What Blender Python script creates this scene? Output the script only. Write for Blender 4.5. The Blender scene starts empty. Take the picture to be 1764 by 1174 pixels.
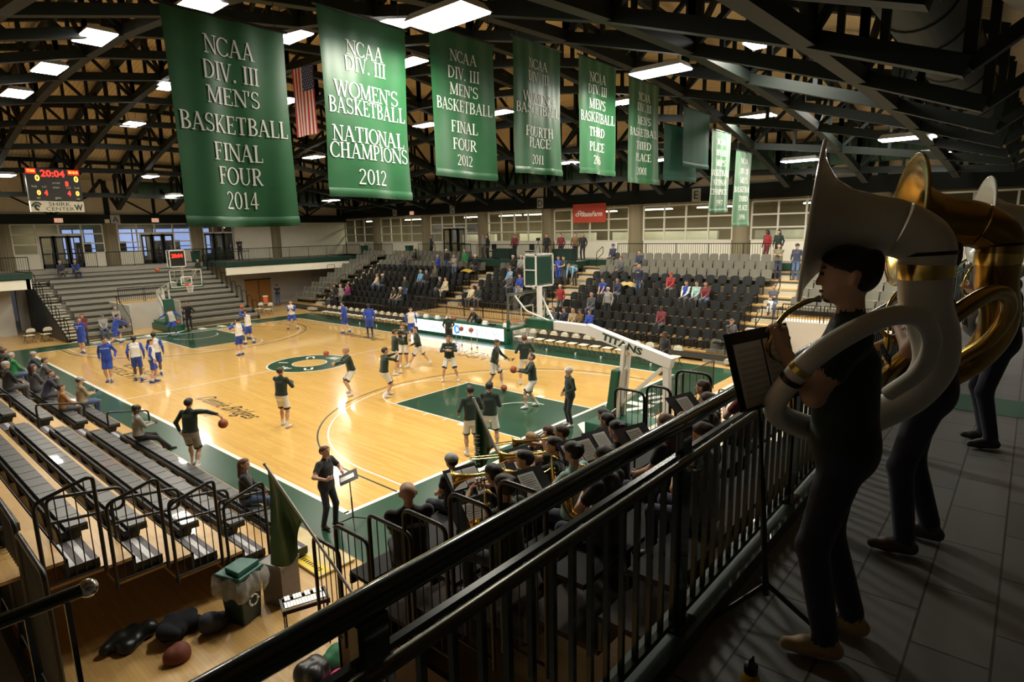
import bpy, math, random
import numpy as np
from mathutils import Vector, Matrix, Euler
random.seed(7); RNG = np.random.RandomState(7)
SC = bpy.context.scene
COL = SC.collection
PI = math.pi

# ---------------------------------------------------------------- camera
CAMP = np.array([-6.5964, -10.4926, 5.8443])
YAW, PITCH, ROLL, FPX = -0.854403, -0.183210, -0.020994, 1029.237
cd = bpy.data.cameras.new('camera'); cam = bpy.data.objects.new('camera', cd); COL.objects.link(cam)
cd.sensor_width = 36.0; cd.lens = FPX/1764*36.0; cd.clip_start = 0.05; cd.clip_end = 300
fw = Vector((-math.sin(YAW)*math.cos(PITCH), math.cos(YAW)*math.cos(PITCH), math.sin(PITCH)))
rt = Vector((math.cos(YAW), math.sin(YAW), 0)); up = rt.cross(fw)
r2 = rt*math.cos(ROLL)+up*math.sin(ROLL); u2 = -rt*math.sin(ROLL)+up*math.cos(ROLL)
cam.matrix_world = Matrix(((r2.x,u2.x,-fw.x,CAMP[0]),(r2.y,u2.y,-fw.y,CAMP[1]),(r2.z,u2.z,-fw.z,CAMP[2]),(0,0,0,1)))
SC.camera = cam

# ---------------------------------------------------------------- world and exposure
W = bpy.data.worlds.new('world'); SC.world = W; W.use_nodes = True
W.node_tree.nodes['Background'].inputs[0].default_value = (.9,.95,1,1)
W.node_tree.nodes['Background'].inputs[1].default_value = 0.03
SC.view_settings.view_transform = 'Standard'; SC.view_settings.look = 'None'
SC.view_settings.gamma = 1; SC.view_settings.use_curve_mapping = False
SC.view_settings.exposure = 0.55
LAMP_W = 190.0          # watts of each high-bay fixture
LAMP_COL = (1.0, .93, .78)

# ---------------------------------------------------------------- materials
MATS = {}
def nd(nt, t, **k):
    n = nt.nodes.new(t)
    for a, v in k.items(): setattr(n, a, v)
    return n
def M(name, col=(.5,.5,.5), rough=.55, metal=0., noise=.12, scale=6., bump=0., coat=0., emit=None, strength=1., alpha=None, sheen=0., stretch=None, spec=None):
    """procedural principled material: base colour broken up by noise, optional bump"""
    if name in MATS: return MATS[name]
    m = bpy.data.materials.new(name); m.use_nodes = True; nt = m.node_tree
    b = nt.nodes['Principled BSDF']
    b.inputs['Roughness'].default_value = rough; b.inputs['Metallic'].default_value = metal
    b.inputs['Coat Weight'].default_value = coat
    if spec is not None: b.inputs['Specular IOR Level'].default_value = spec
    b.inputs['Sheen Weight'].default_value = sheen
    b.inputs['Base Color'].default_value = (*col, 1)
    if emit is not None:
        b.inputs['Emission Color'].default_value = (*emit, 1); b.inputs['Emission Strength'].default_value = strength
    if noise > 0 or bump > 0:
        tc = nd(nt, 'ShaderNodeTexCoord'); nz = nd(nt, 'ShaderNodeTexNoise'); nz.inputs['Scale'].default_value = scale; nz.inputs['Detail'].default_value = 4
        src = tc.outputs['Object']
        if stretch:
            mp = nd(nt, 'ShaderNodeMapping'); mp.inputs['Scale'].default_value = stretch
            nt.links.new(src, mp.inputs[0]); src = mp.outputs[0]
        nt.links.new(src, nz.inputs['Vector'])
        if noise > 0:
            mx = nd(nt, 'ShaderNodeMix', data_type='RGBA')
            mx.inputs[6].default_value = (*[c*(1-noise) for c in col], 1); mx.inputs[7].default_value = (*[min(1, c*(1+noise)) for c in col], 1)
            nt.links.new(nz.outputs['Fac'], mx.inputs[0]); nt.links.new(mx.outputs[2], b.inputs['Base Color'])
        if bump > 0:
            bp = nd(nt, 'ShaderNodeBump'); bp.inputs['Strength'].default_value = bump; bp.inputs['Distance'].default_value = .02
            nt.links.new(nz.outputs['Fac'], bp.inputs['Height']); nt.links.new(bp.outputs[0], b.inputs['Normal'])
    MATS[name] = m
    return m
def M_glass(name, tint=(.9,.95,.95), refl=.08):
    if name in MATS: return MATS[name]
    m = bpy.data.materials.new(name); m.use_nodes = True; nt = m.node_tree; nt.nodes.clear()
    o = nd(nt,'ShaderNodeOutputMaterial'); mx = nd(nt,'ShaderNodeMixShader'); t = nd(nt,'ShaderNodeBsdfTransparent'); g = nd(nt,'ShaderNodeBsdfGlossy')
    mx.inputs[0].default_value = refl
    t.inputs[0].default_value = (*tint,1); g.inputs['Roughness'].default_value = .03
    nt.links.new(t.outputs[0], mx.inputs[1]); nt.links.new(g.outputs[0], mx.inputs[2]); nt.links.new(mx.outputs[0], o.inputs[0])
    MATS[name] = m; return m
def M_wood(name, c1, c2, rough=.22, coat=.5, w=.06, l=1.6, rot=True):
    """strip flooring running along Y"""
    if name in MATS: return MATS[name]
    m = bpy.data.materials.new(name); m.use_nodes = True; nt = m.node_tree; b = nt.nodes['Principled BSDF']
    tc = nd(nt,'ShaderNodeTexCoord'); mp = nd(nt,'ShaderNodeMapping')
    if rot: mp.inputs['Rotation'].default_value = (0,0,PI/2)
    br = nd(nt,'ShaderNodeTexBrick'); br.inputs['Scale'].default_value = 1.0; br.inputs['Brick Width'].default_value = l; br.inputs['Row Height'].default_value = w
    br.inputs['Mortar Size'].default_value = .0012; br.offset = .37
    br.inputs['Color1'].default_value = (*c1,1); br.inputs['Color2'].default_value = (*c2,1); br.inputs['Mortar'].default_value = (*[c*.55 for c in c1],1)
    nz = nd(nt,'ShaderNodeTexNoise'); nz.inputs['Scale'].default_value = 3.; m2 = nd(nt,'ShaderNodeMapping'); m2.inputs['Scale'].default_value = (12,.7,1)
    mx = nd(nt,'ShaderNodeMix', data_type='RGBA', blend_type='MULTIPLY'); mx.inputs[0].default_value = .35
    rp = nd(nt,'ShaderNodeValToRGB'); rp.color_ramp.elements[0].color = (.72,.68,.6,1); rp.color_ramp.elements[1].color = (1,1,1,1)
    L = nt.links.new
    L(tc.outputs['Object'], mp.inputs[0]); L(mp.outputs[0], br.inputs['Vector']); L(tc.outputs['Object'], m2.inputs[0]); L(m2.outputs[0], nz.inputs['Vector'])
    L(nz.outputs['Fac'], rp.inputs[0]); L(br.outputs['Color'], mx.inputs[6]); L(rp.outputs[0], mx.inputs[7]); L(mx.outputs[2], b.inputs['Base Color'])
    b.inputs['Roughness'].default_value = rough; b.inputs['Coat Weight'].default_value = coat; b.inputs['Coat Roughness'].default_value = .06
    MATS[name] = m; return m
def M_brick(name, c1, c2, mort, w, h, ms=.006, rough=.7, vec='Object', rot=(0,0,0), coat=0.):
    if name in MATS: return MATS[name]
    m = bpy.data.materials.new(name); m.use_nodes = True; nt = m.node_tree; b = nt.nodes['Principled BSDF']
    tc = nd(nt,'ShaderNodeTexCoord'); mp = nd(nt,'ShaderNodeMapping'); mp.inputs['Rotation'].default_value = rot
    br = nd(nt,'ShaderNodeTexBrick'); br.inputs['Scale'].default_value = 1.; br.inputs['Brick Width'].default_value = w; br.inputs['Row Height'].default_value = h; br.inputs['Mortar Size'].default_value = ms
    br.inputs['Color1'].default_value = (*c1,1); br.inputs['Color2'].default_value = (*c2,1); br.inputs['Mortar'].default_value = (*mort,1)
    nt.links.new(tc.outputs[vec], mp.inputs[0]); nt.links.new(mp.outputs[0], br.inputs['Vector']); nt.links.new(br.outputs['Color'], b.inputs['Base Color'])
    b.inputs['Roughness'].default_value = rough; b.inputs['Coat Weight'].default_value = coat
    MATS[name] = m; return m
def M_ribs(name, col, axis, freq, rough=.6):
    """corrugated metal deck"""
    if name in MATS: return MATS[name]
    m = M(name, col, rough, noise=0); nt = m.node_tree; b = nt.nodes['Principled BSDF']
    tc = nd(nt,'ShaderNodeTexCoord'); wv = nd(nt,'ShaderNodeTexWave', bands_direction=axis); wv.inputs['Scale'].default_value = freq
    bp = nd(nt,'ShaderNodeBump'); bp.inputs['Strength'].default_value = .5; bp.inputs['Distance'].default_value = .04
    mx = nd(nt,'ShaderNodeMix', data_type='RGBA'); mx.inputs[6].default_value = (*[c*.8 for c in col],1); mx.inputs[7].default_value = (*col,1)
    L = nt.links.new
    L(tc.outputs['Object'], wv.inputs['Vector']); L(wv.outputs['Fac'], bp.inputs['Height']); L(bp.outputs[0], b.inputs['Normal']); L(wv.outputs['Fac'], mx.inputs[0]); L(mx.outputs[2], b.inputs['Base Color'])
    return m

STEEL = M('green_black_steel', (.008,.012,.010), .55, 0, .2, 3, spec=.2)
STEELG = M('dark_green_steel', (.012,.045,.03), .4, .1, .2, 3)
BLACK = M('black_paint', (.012,.013,.012), .35, .1, .2, 9)
BLKPL = M('black_plastic', (.007,.0085,.008), .5, 0, .2, 12, spec=.3)
CHROME = M('chrome', (.75,.75,.75), .18, 1, .05)
BRASS = M('brass', (.85,.58,.16), .2, 1, .15, 14)
GOLDY = M('brass_lacquer', (.40,.25,.06), .24, 1, .3, 7)
WHITE = M('white_paint', (.78,.78,.74), .4, 0, .06)
CREAM = M('cream_wall', (.84,.79,.64), .8, 0, .06, 2)
GREYW = M('grey_wall', (.52,.49,.43), .8, 0, .08, 2)
TAN = M_brick('tan_block', (.30,.25,.15), (.27,.22,.13), (.2,.17,.11), .4, .2, .006, .8)
GREEN = M('green_paint', (.006,.056,.026), .3, 0, .15, 3, coat=.4)
PADGREEN = M('green_vinyl', (.01,.09,.05), .42, 0, .12, 5)
CLOTHG = M('green_satin', (.014,.115,.036), .42, 0, .22, 3, sheen=.3)
GREYB = M('grey_bench', (.25,.235,.185), .55, 0, .08, 4)
GREYSEAT = M('grey_seat', (.15,.142,.112), .6, 0, .1, 7, spec=.2)
PAPER = M('paper', (.85,.85,.82), .8, 0, .05)
INK = M('ink', (.02,.02,.02), .7, 0, 0)
LINEW = M('line_white', (.85,.83,.76), .3, 0, .06, coat=.4)
LINEK = M('line_black', (.015,.02,.018), .3, 0, 0, coat=.4)
LETTER = M('letter_white', (.85,.85,.80), .7, 0, .05)
ALU = M('aluminium', (.55,.55,.55), .4, .8, .1)
WOODDECK = M_wood('deck_wood', (.62,.40,.16), (.54,.33,.12), .35, .3, .09, 1.2)

# ---------------------------------------------------------------- mesh helpers
class MB:
    def __init__(s): s.v=[]; s.f=[]; s.m=[]
    def add(s, vs, fs, mi=0):
        o=len(s.v); s.v += [tuple(map(float,p)) for p in vs]; s.f += [tuple(o+i for i in f) for f in fs]; s.m += [mi]*len(fs); return s
    def hexa(s, P, mi=0):
        return s.add(P, [(0,3,2,1),(4,5,6,7),(0,1,5,4),(1,2,6,5),(2,3,7,6),(3,0,4,7)], mi)
    def box(s, x0,x1,y0,y1,z0,z1, mi=0):
        return s.hexa([(x0,y0,z0),(x1,y0,z0),(x1,y1,z0),(x0,y1,z0),(x0,y0,z1),(x1,y0,z1),(x1,y1,z1),(x0,y1,z1)], mi)
    def cbox(s, c, d, R=None, mi=0):
        c=Vector(c); P=[]
        for z in (-.5,.5):
            for x,y in ((-.5,-.5),(.5,-.5),(.5,.5),(-.5,.5)):
                p=Vector((x*d[0],y*d[1],z*d[2])); P.append(c+(R@p if R else p))
        return s.hexa(P, mi)
    def bar(s, p, q, w, h, mi=0, up=(0,0,1)):
        p=Vector(p); q=Vector(q); d=(q-p).normalized(); u=Vector(up)
        a=d.cross(u)
        if a.length<1e-4: a=d.cross(Vector((1,0,0)))
        a.normalize(); b=a.cross(d)
        a=a*w/2; b=b*h/2
        return s.hexa([p-a-b,p+a-b,p+a+b,p-a+b,q-a-b,q+a-b,q+a+b,q-a+b], mi)
    def tube(s, pts, r, n=8, mi=0, closed=False, cap=True):
        P=[Vector(p) for p in pts]; N=len(P); rs = r if hasattr(r,'__len__') else [r]*N
        T=[]
        for i in range(N):
            a=P[(i-1)%N] if (i>0 or closed) else P[0]; b=P[(i+1)%N] if (i<N-1 or closed) else P[-1]
            T.append((b-a).normalized() if (b-a).length>1e-9 else Vector((0,0,1)))
        u=T[0].orthogonal().normalized(); vs=[]
        for i in range(N):
            u=(u-T[i]*u.dot(T[i]));  u = u.normalized() if u.length>1e-6 else T[i].orthogonal().normalized()
            w=T[i].cross(u)
            for k in range(n):
                a=2*PI*k/n; vs.append(P[i]+(u*math.cos(a)+w*math.sin(a))*rs[i])
        fs=[]
        for i in range(N if closed else N-1):
            j=(i+1)%N
            for k in range(n): fs.append((i*n+k,i*n+(k+1)%n,j*n+(k+1)%n,j*n+k))
        if cap and not closed: fs += [tuple(range(n))[::-1], tuple((N-1)*n+k for k in range(n))]
        return s.add(vs, fs, mi)
    def lathe(s, prof, n=16, c=(0,0,0), R=None, mi=0, cap=False):
        vs=[];fs=[]; c=Vector(c)
        for r,z in prof:
            for k in range(n):
                a=2*PI*k/n; p=Vector((r*math.cos(a), r*math.sin(a), z)); vs.append(c+(R@p if R else p))
        for i in range(len(prof)-1):
            for k in range(n): fs.append((i*n+k,i*n+(k+1)%n,(i+1)*n+(k+1)%n,(i+1)*n+k))
        if cap: fs += [tuple(range(n))[::-1], tuple((len(prof)-1)*n+k for k in range(n))]
        return s.add(vs,fs,mi)
    def ball(s, c, r, n=12, mi=0, sc=(1,1,1)):
        m=max(4,n//2); vs=[(c[0],c[1],c[2]-r*sc[2])]; fs=[]
        for i in range(1,m):
            t=-PI/2+PI*i/m
            for k in range(n):
                a=2*PI*k/n; vs.append((c[0]+r*sc[0]*math.cos(t)*math.cos(a), c[1]+r*sc[1]*math.cos(t)*math.sin(a), c[2]+r*sc[2]*math.sin(t)))
        vs.append((c[0],c[1],c[2]+r*sc[2])); top=len(vs)-1
        for k in range(n):
            fs.append((0,1+(k+1)%n,1+k)); fs.append((top,1+(m-2)*n+k,1+(m-2)*n+(k+1)%n))
        for i in range(m-2):
            for k in range(n): fs.append((1+i*n+k,1+i*n+(k+1)%n,1+(i+1)*n+(k+1)%n,1+(i+1)*n+k))
        return s.add(vs,fs,mi)
    def grid(s, fn, nu, nv, mi=0):
        vs=[fn(i/nu,j/nv) for j in range(nv+1) for i in range(nu+1)]
        fs=[(j*(nu+1)+i,j*(nu+1)+i+1,(j+1)*(nu+1)+i+1,(j+1)*(nu+1)+i) for j in range(nv) for i in range(nu)]
        return s.add(vs,fs,mi)
    def prism(s, poly, a, b, axis='z', mi=0):
        """extrude a 2D polygon between a and b along an axis"""
        f={'z':lambda p,t:(p[0],p[1],t),'x':lambda p,t:(t,p[0],p[1]),'y':lambda p,t:(p[0],t,p[1])}[axis]
        n=len(poly); vs=[f(p,a) for p in poly]+[f(p,b) for p in poly]
        fs=[tuple(range(n))[::-1],tuple(range(n,2*n))]+[(i,(i+1)%n,n+(i+1)%n,n+i) for i in range(n)]
        return s.add(vs,fs,mi)
    def mesh(s, name, mats, smooth=False, ang=40):
        me=bpy.data.meshes.new(name); me.from_pydata(s.v,[],s.f); 
        for m in (mats if isinstance(mats,(list,tuple)) else [mats]): me.materials.append(m)
        if any(s.m): me.polygons.foreach_set('material_index', s.m)
        if smooth:
            me.polygons.foreach_set('use_smooth',[True]*len(me.polygons))
            try: me.set_sharp_from_angle(angle=math.radians(ang))
            except Exception: pass
        me.update(); return me
    def build(s, name, mats, parent=None, smooth=False, bevel=0, loc=None, ang=40):
        o=bpy.data.objects.new(name, s.mesh(name,mats,smooth,ang)); COL.objects.link(o)
        if parent is not None: o.parent=parent
        if loc is not None: o.location=loc
        if bevel:
            md=o.modifiers.new('bevel','BEVEL'); md.width=bevel; md.segments=2; md.limit_method='ANGLE'
        return o
def tag(o, label, cat, group=None, kind=None):
    o['label']=label; o['category']=cat
    if group: o['group']=group
    if kind: o['kind']=kind
    return o
def empty(name, label, cat, loc=(0,0,0), rz=0, group=None):
    o=bpy.data.objects.new(name,None); COL.objects.link(o); o.location=loc; o.rotation_euler=(0,0,rz); o.empty_display_size=.2
    return tag(o,label,cat,group)
def struct(o):
    o['kind']='structure'; return o
def clone(root, loc, rz=0, label=None, group=None, link=True):
    r=root.copy(); COL.objects.link(r); r.location=loc; r.rotation_euler=(0,0,rz)
    if label: r['label']=label
    if group: r['group']=group
    for ch in root.children:
        c=ch.copy(); COL.objects.link(c); c.parent=r
        for g in ch.children:
            d=g.copy(); COL.objects.link(d); d.parent=c
    return r
ORD=['','first','second','third','fourth','fifth','sixth','seventh','eighth','ninth','tenth','eleventh','twelfth','thirteenth','fourteenth','fifteenth','sixteenth','seventeenth','eighteenth','nineteenth','twentieth']
def ordn(n):
    if n<=20: return ORD[n]
    t=['','','twenty','thirty','forty','fifty'][n//10]
    return (t+'-'+ORD[n%10]) if n%10 else {20:'twentieth',30:'thirtieth',40:'fortieth',50:'fiftieth'}[n]
_tc={}
def text_mesh(txt, size=1., align='CENTER', ext=.01, shear=0., bold=0., sp=1.):
    """flat lettering from the built-in font: text lies in XY, centred"""
    k=(txt,size,align,ext,shear,bold,sp)
    if k in _tc: return _tc[k]
    cu=bpy.data.curves.new('txt','FONT'); cu.body=txt; cu.size=size; cu.align_x=align; cu.align_y='CENTER'; cu.extrude=ext; cu.shear=shear; cu.offset=bold; cu.space_character=sp; cu.resolution_u=2
    o=bpy.data.objects.new('txt',cu); COL.objects.link(o)
    bpy.context.view_layer.update()
    me=bpy.data.meshes.new_from_object(o.evaluated_get(bpy.context.evaluated_depsgraph_get()))
    bpy.data.objects.remove(o); bpy.data.curves.remove(cu)
    V=np.empty(len(me.vertices)*3); me.vertices.foreach_get('co',V)
    F=[tuple(p.vertices) for p in me.polygons]; bpy.data.meshes.remove(me)
    _tc[k]=(V.reshape(-1,3),F); return _tc[k]
def put_text(mb, txt, size, origin, xdir, ydir, mi=0, width=None, height=None, **kw):
    V,F=text_mesh(txt,size,**kw)
    x=Vector(xdir).normalized(); y=Vector(ydir).normalized(); z=x.cross(y); o=Vector(origin)
    V=V.copy()
    if width:
        w=V[:,0].max()-V[:,0].min(); V[:,0]*=width/w
    if height:
        h=V[:,1].max()-V[:,1].min(); V[:,1]*=height/h
    V[:,0]-=(V[:,0].max()+V[:,0].min())/2; V[:,1]-=(V[:,1].max()+V[:,1].min())/2
    mb.add([o+x*a+y*b+z*c for a,b,c in V],F,mi); return mb
# ================================================================ SETTING
F = 3.85                       # level of the upper walkway
FLOORW = M_wood('court_wood', (.80,.51,.155), (.70,.415,.11), .2, .55, .057, 1.5)
FLOORO = M_wood('outer_wood', (.58,.37,.14), (.50,.31,.11), .35, .3, .057, 1.5)
def ring(mb, cx, cy, r0, r1, z, a0=0, a1=2*PI, n=64, mi=0):
    vs=[];fs=[]
    for i in range(n+1):
        a=a0+(a1-a0)*i/n
        vs += [(cx+r0*math.cos(a),cy+r0*math.sin(a),z),(cx+r1*math.cos(a),cy+r1*math.sin(a),z)]
    for i in range(n): fs.append((2*i,2*i+1,2*i+3,2*i+2))
    mb.add(vs,fs,mi)
def rect(mb, x0,x1,y0,y1,z,mi): mb.add([(x0,y0,z),(x1,y0,z),(x1,y1,z),(x0,y1,z)],[(0,1,2,3)],mi)
fl=MB()
# slots: 0 outer wood 1 court wood 2 green 3 white 4 black
CW,CL=15.24,28.65
fl.box(-16,34,-16,46,-.3,0,0)
rect(fl,0,CW,0,CL,.002,1)
for a in ((-.95,17.5,-1.95,0),(-.95,17.5,CL,30.6),(-.95,0,0,CL),(CW,17.5,0,CL)): rect(fl,*a,.003,2)
def wline(x0,x1,y0,y1,z=.005,mi=3): rect(fl,x0,x1,y0,y1,z,mi)
for a in ((-.06,CW+.06,-.06,.06),(-.06,CW+.06,CL-.06,CL+.06),(-.06,.06,0,CL),(CW-.06,CW+.06,0,CL)): wline(*a)
cx=CW/2; cy=CL/2
wline(0,cx-1.85,cy-.025,cy+.025); wline(cx+1.85,CW,cy-.025,cy+.025)
ring(fl,cx,cy,.78,1.80,.004,mi=2); ring(fl,cx,cy,1.80,1.87,.005,mi=3); ring(fl,cx,cy,.74,.78,.005,mi=3)
for k,(t,s) in enumerate((('I',.62),('W',.62),('U',.62))*2):
    base = PI + (k//3)*PI + (-1.0,0,1.0)[k%3]*1.0
    c,sn=math.cos(base),math.sin(base)
    put_text(fl,t,s,(cx+1.30*c,cy+1.30*sn,.007),(-sn,c,0),(-c,-sn,0),3,ext=.0005,bold=.02)
for sgn in (0,1):
    Y=lambda y: y if sgn==0 else CL-y
    def yr(a,b): a,b=Y(a),Y(b); return (min(a,b),max(a,b))
    rect(fl,cx-1.83,cx+1.83,*yr(0.03,5.79),.004,2)
    wline(cx-1.86,cx-1.80,*yr(0,5.82)); wline(cx+1.80,cx+1.86,*yr(0,5.82)); wline(cx-1.86,cx+1.86,*yr(5.76,5.82))
    a0=0 if sgn==0 else PI
    ring(fl,cx,Y(5.79),1.80,1.85,.006,a0,a0+PI,mi=3)
    ring(fl,cx,Y(1.575),1.20,1.25,.006,a0,a0+PI,mi=3,n=32)
    for r,mi in ((6.32,4),(6.02,3)):
        ring(fl,cx,Y(1.575),r-.05,r,.005,a0,a0+PI,mi=mi,n=90)
        for s in (-1,1):
            xa=cx+s*r; wline(min(xa,xa-s*.05),max(xa,xa-s*.05),*yr(0,1.575),mi=mi)
    for y in (2.13,3.05,3.96,4.88):
        for s in (-1,1):
            xa=cx+s*1.86; wline(min(xa,xa+s*.2),max(xa,xa+s*.2),*yr(y,y+.05 if y>2.2 else y+.3))
    d=1 if sgn==0 else -1
    put_text(fl,'TITANS',1.0,(cx,Y(-1.0),.006),(d,0,0),(0,d,0),3,width=9.6,height=.95,ext=.0005,bold=.02)
for d in (1,-1):
    P=lambda x,y: (x,y,.007) if d==1 else (CW-x,CL-y,.007)
    put_text(fl,'ILLINOIS',.5,P(2.25,19.2),(0,-d,0),(d,0,0),4,width=4.0,height=.42,ext=.0005,bold=-.004)
    put_text(fl,'WESLEYAN',.5,P(1.55,19.2),(0,-d,0),(d,0,0),4,width=5.0,height=.5,ext=.0005,bold=-.004)
    put_text(fl,'Dennie Bridges',.8,P(1.95,10.2),(0,-d,0),(d,0,0),4,width=4.1,height=.8,ext=.0005,shear=.6)
    put_text(fl,'Court',.5,P(1.2,10.2),(0,-d,0),(d,0,0),4,width=1.3,height=.36,ext=.0005,shear=.6)
floor=struct(fl.build('floor',[FLOORO,FLOORW,GREEN,LINEW,LINEK]))

# ---- upper slabs, fascias
TILE=M_brick('grey_tile',(.20,.20,.20),(.17,.17,.175),(.05,.05,.05),.62,.31,.006,.5)
CARPET=M('walkway_floor',(.33,.30,.25),.8,0,.1,4)
sl=MB()   # far walkway and the corner balcony, the left balcony, the side walkway, the near balcony
sl.box(-14,28.6,39.5,46,F-.35,F,0)
sl.box(13.6,28.6,35.5,39.5,F-.35,F,0); sl.box(-14,1.75,35.3,39.5,F-.35,F,0)
sl.box(25.8,34,-9.6,46,F-.35,F,0)
struct(sl.build('floor_walkway',[CARPET]))
sl=MB(); sl.box(-14,25.8,-16,-9.26,F-.35,F,0); sl.box(25.8,34,-16,-9.6,F-.35,F,0)
struct(sl.build('floor_balcony',[TILE]))
gs=MB(); gs.box(1.2,1.95,-16,-9.46,F,F+.003,0); struct(gs.build('floor_tile_band',[M('green_tile',(.02,.12,.07),.5,0,.1)]))
fa=MB()
fa.box(13.55,25.7,35.42,35.5,F-.30,F+.06,0); fa.box(-14,1.8,35.22,35.3,F-.30,F+.06,0); fa.box(1.75,1.83,35.3,39.5,F-.3,F+.06,0)
fa.box(25.72,25.8,-9.6,35.5,F-.30,F+.06,0); fa.box(13.52,13.6,35.5,39.4,F-.3,F+.06,0)
struct(fa.build('trim_green_edge',[STEELG]))
fb=MB()
fb.box(13.6,25.8,35.5,35.7,2.93,F-.3,0); fb.box(-14,1.7,35.3,35.5,2.93,F-.3,0); fb.box(25.8,26.0,-9.6,35.5,2.2,F-.3,0); fb.box(1.5,1.75,35.3,39.5,2.93,F-.3,0)
struct(fb.build('trim_cream_fascia',[CREAM]))
# ---- lower walls
w=MB(); w.box(1.6,28.6,39.5,39.8,0,F-.3,0); struct(w.build('wall_far_lower',[GREYW]))
w=MB(); w.box(-14,1.0,37.3,37.5,0,F-.3,0); struct(w.build('wall_far_left_lower',[GREYW]))
w=MB(); w.box(28.4,28.7,-16,46,0,F-.3,0); struct(w.build('wall_right_lower',[GREYW]))
w=MB(); w.box(-14,34,-12.6,-12.3,0,F-.3,0); struct(w.build('wall_near_lower',[M('brown_wall',(.10,.05,.03),.7,0,.1)]))
# ---- outer shell behind the camera and on the left (closes the hall)
w=MB(); w.box(-14.3,-14,-16,46,0,11,0); struct(w.build('wall_left',[GREYW]))
w=MB(); w.box(-14,34,-16.3,-16,0,11,0); struct(w.build('wall_near',[M('dark_back_wall',(.10,.10,.095),.8,0,.1,2)]))
# wooden door pair low on the far wall
d=MB(); d.box(16.75,18.95,39.42,39.5,0,2.12,0); d.box(17.83,17.87,39.40,39.43,0,2.12,1); d.box(16.7,19.0,39.44,39.5,2.12,2.2,2)
for x in (17.7,18.0): d.box(x-.02,x+.02,39.37,39.42,.95,1.15,3)
struct(d.build('door_1',[M('oak_door',(.46,.22,.06),.45,0,.25,5,stretch=(6,1,.5)),BLACK,BLACK,CHROME]))

# ---- upper perimeter: girders, columns, glazing
UPW=M('upper_wall',(.66,.58,.44),.8,0,.08,2)
gf=MB(); gf.box(-14,28.6,41.7,42.1,6.95,7.6,0); struct(gf.build('trim_girder_far',[STEEL]))
gr=MB(); gr.box(28.3,28.75,-16,42.1,7.3,8.15,0); struct(gr.build('trim_girder_right',[STEEL]))
w=MB(); w.box(-14,28.6,42.05,42.3,7.55,12.2,0); struct(w.build('wall_far_upper',[UPW]))
w=MB(); w.box(28.6,28.85,-16,42.3,8.1,12.2,0); struct(w.build('wall_right_upper',[UPW]))
# dark posts and thin braces on the upper walls
ps=MB()
for x in (8.12+6.6*k for k in range(-2,4)):
    ps.box(x-.16,x+.16,41.9,42.1,7.6,10.5); ps.box(x+3.1,x+3.3,41.95,42.08,7.6,10.2)
    for s in (-1,1): ps.bar((x+3.2+s*.1,42.0,7.6),(x+3.2+s*2.7,42.0,9.1),.1,.1)
struct(ps.build('trim_far_braces',[STEEL]))
ps=MB()
for y in (2.41+6.86*k for k in range(-2,6)):
    ps.box(28.35,28.62,y-.2,y+.2,8.1,10.8); ps.box(28.4,28.6,y+3.3,y+3.5,8.1,10.4); ps.box(28.5,28.6,y+.5,y+.62,8.1,10.4)
    for s in (-1,1): ps.bar((28.5,y+3.43+s*.1,8.2),(28.5,y+3.43+s*2.8,9.7),.1,.1)
struct(ps.build('trim_right_braces',[STEEL]))
COLX=[1.8,8.12,14.28,21.16]; COLY=[-4.45,2.41,9.25,16.4,22.9,29.7,36.7]
n=0
for x in COLX:
    c=MB(); c.lathe([(.46,F),(.46,6.95)],20,(x,42.05,0)); o=c.build('trim_column_far_%d'%n,[TAN],smooth=True); struct(o); n+=1
for y in COLY:
    c=MB(); c.lathe([(.5,F),(.5,7.3)],20,(28.65,y,0)); o=c.build('trim_column_right_%d'%n,[TAN],smooth=True); struct(o); n+=1
GLASS=M_glass('window_glass')
FRAME=M('cream_frame',(.74,.70,.58),.5,0,.05)
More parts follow.
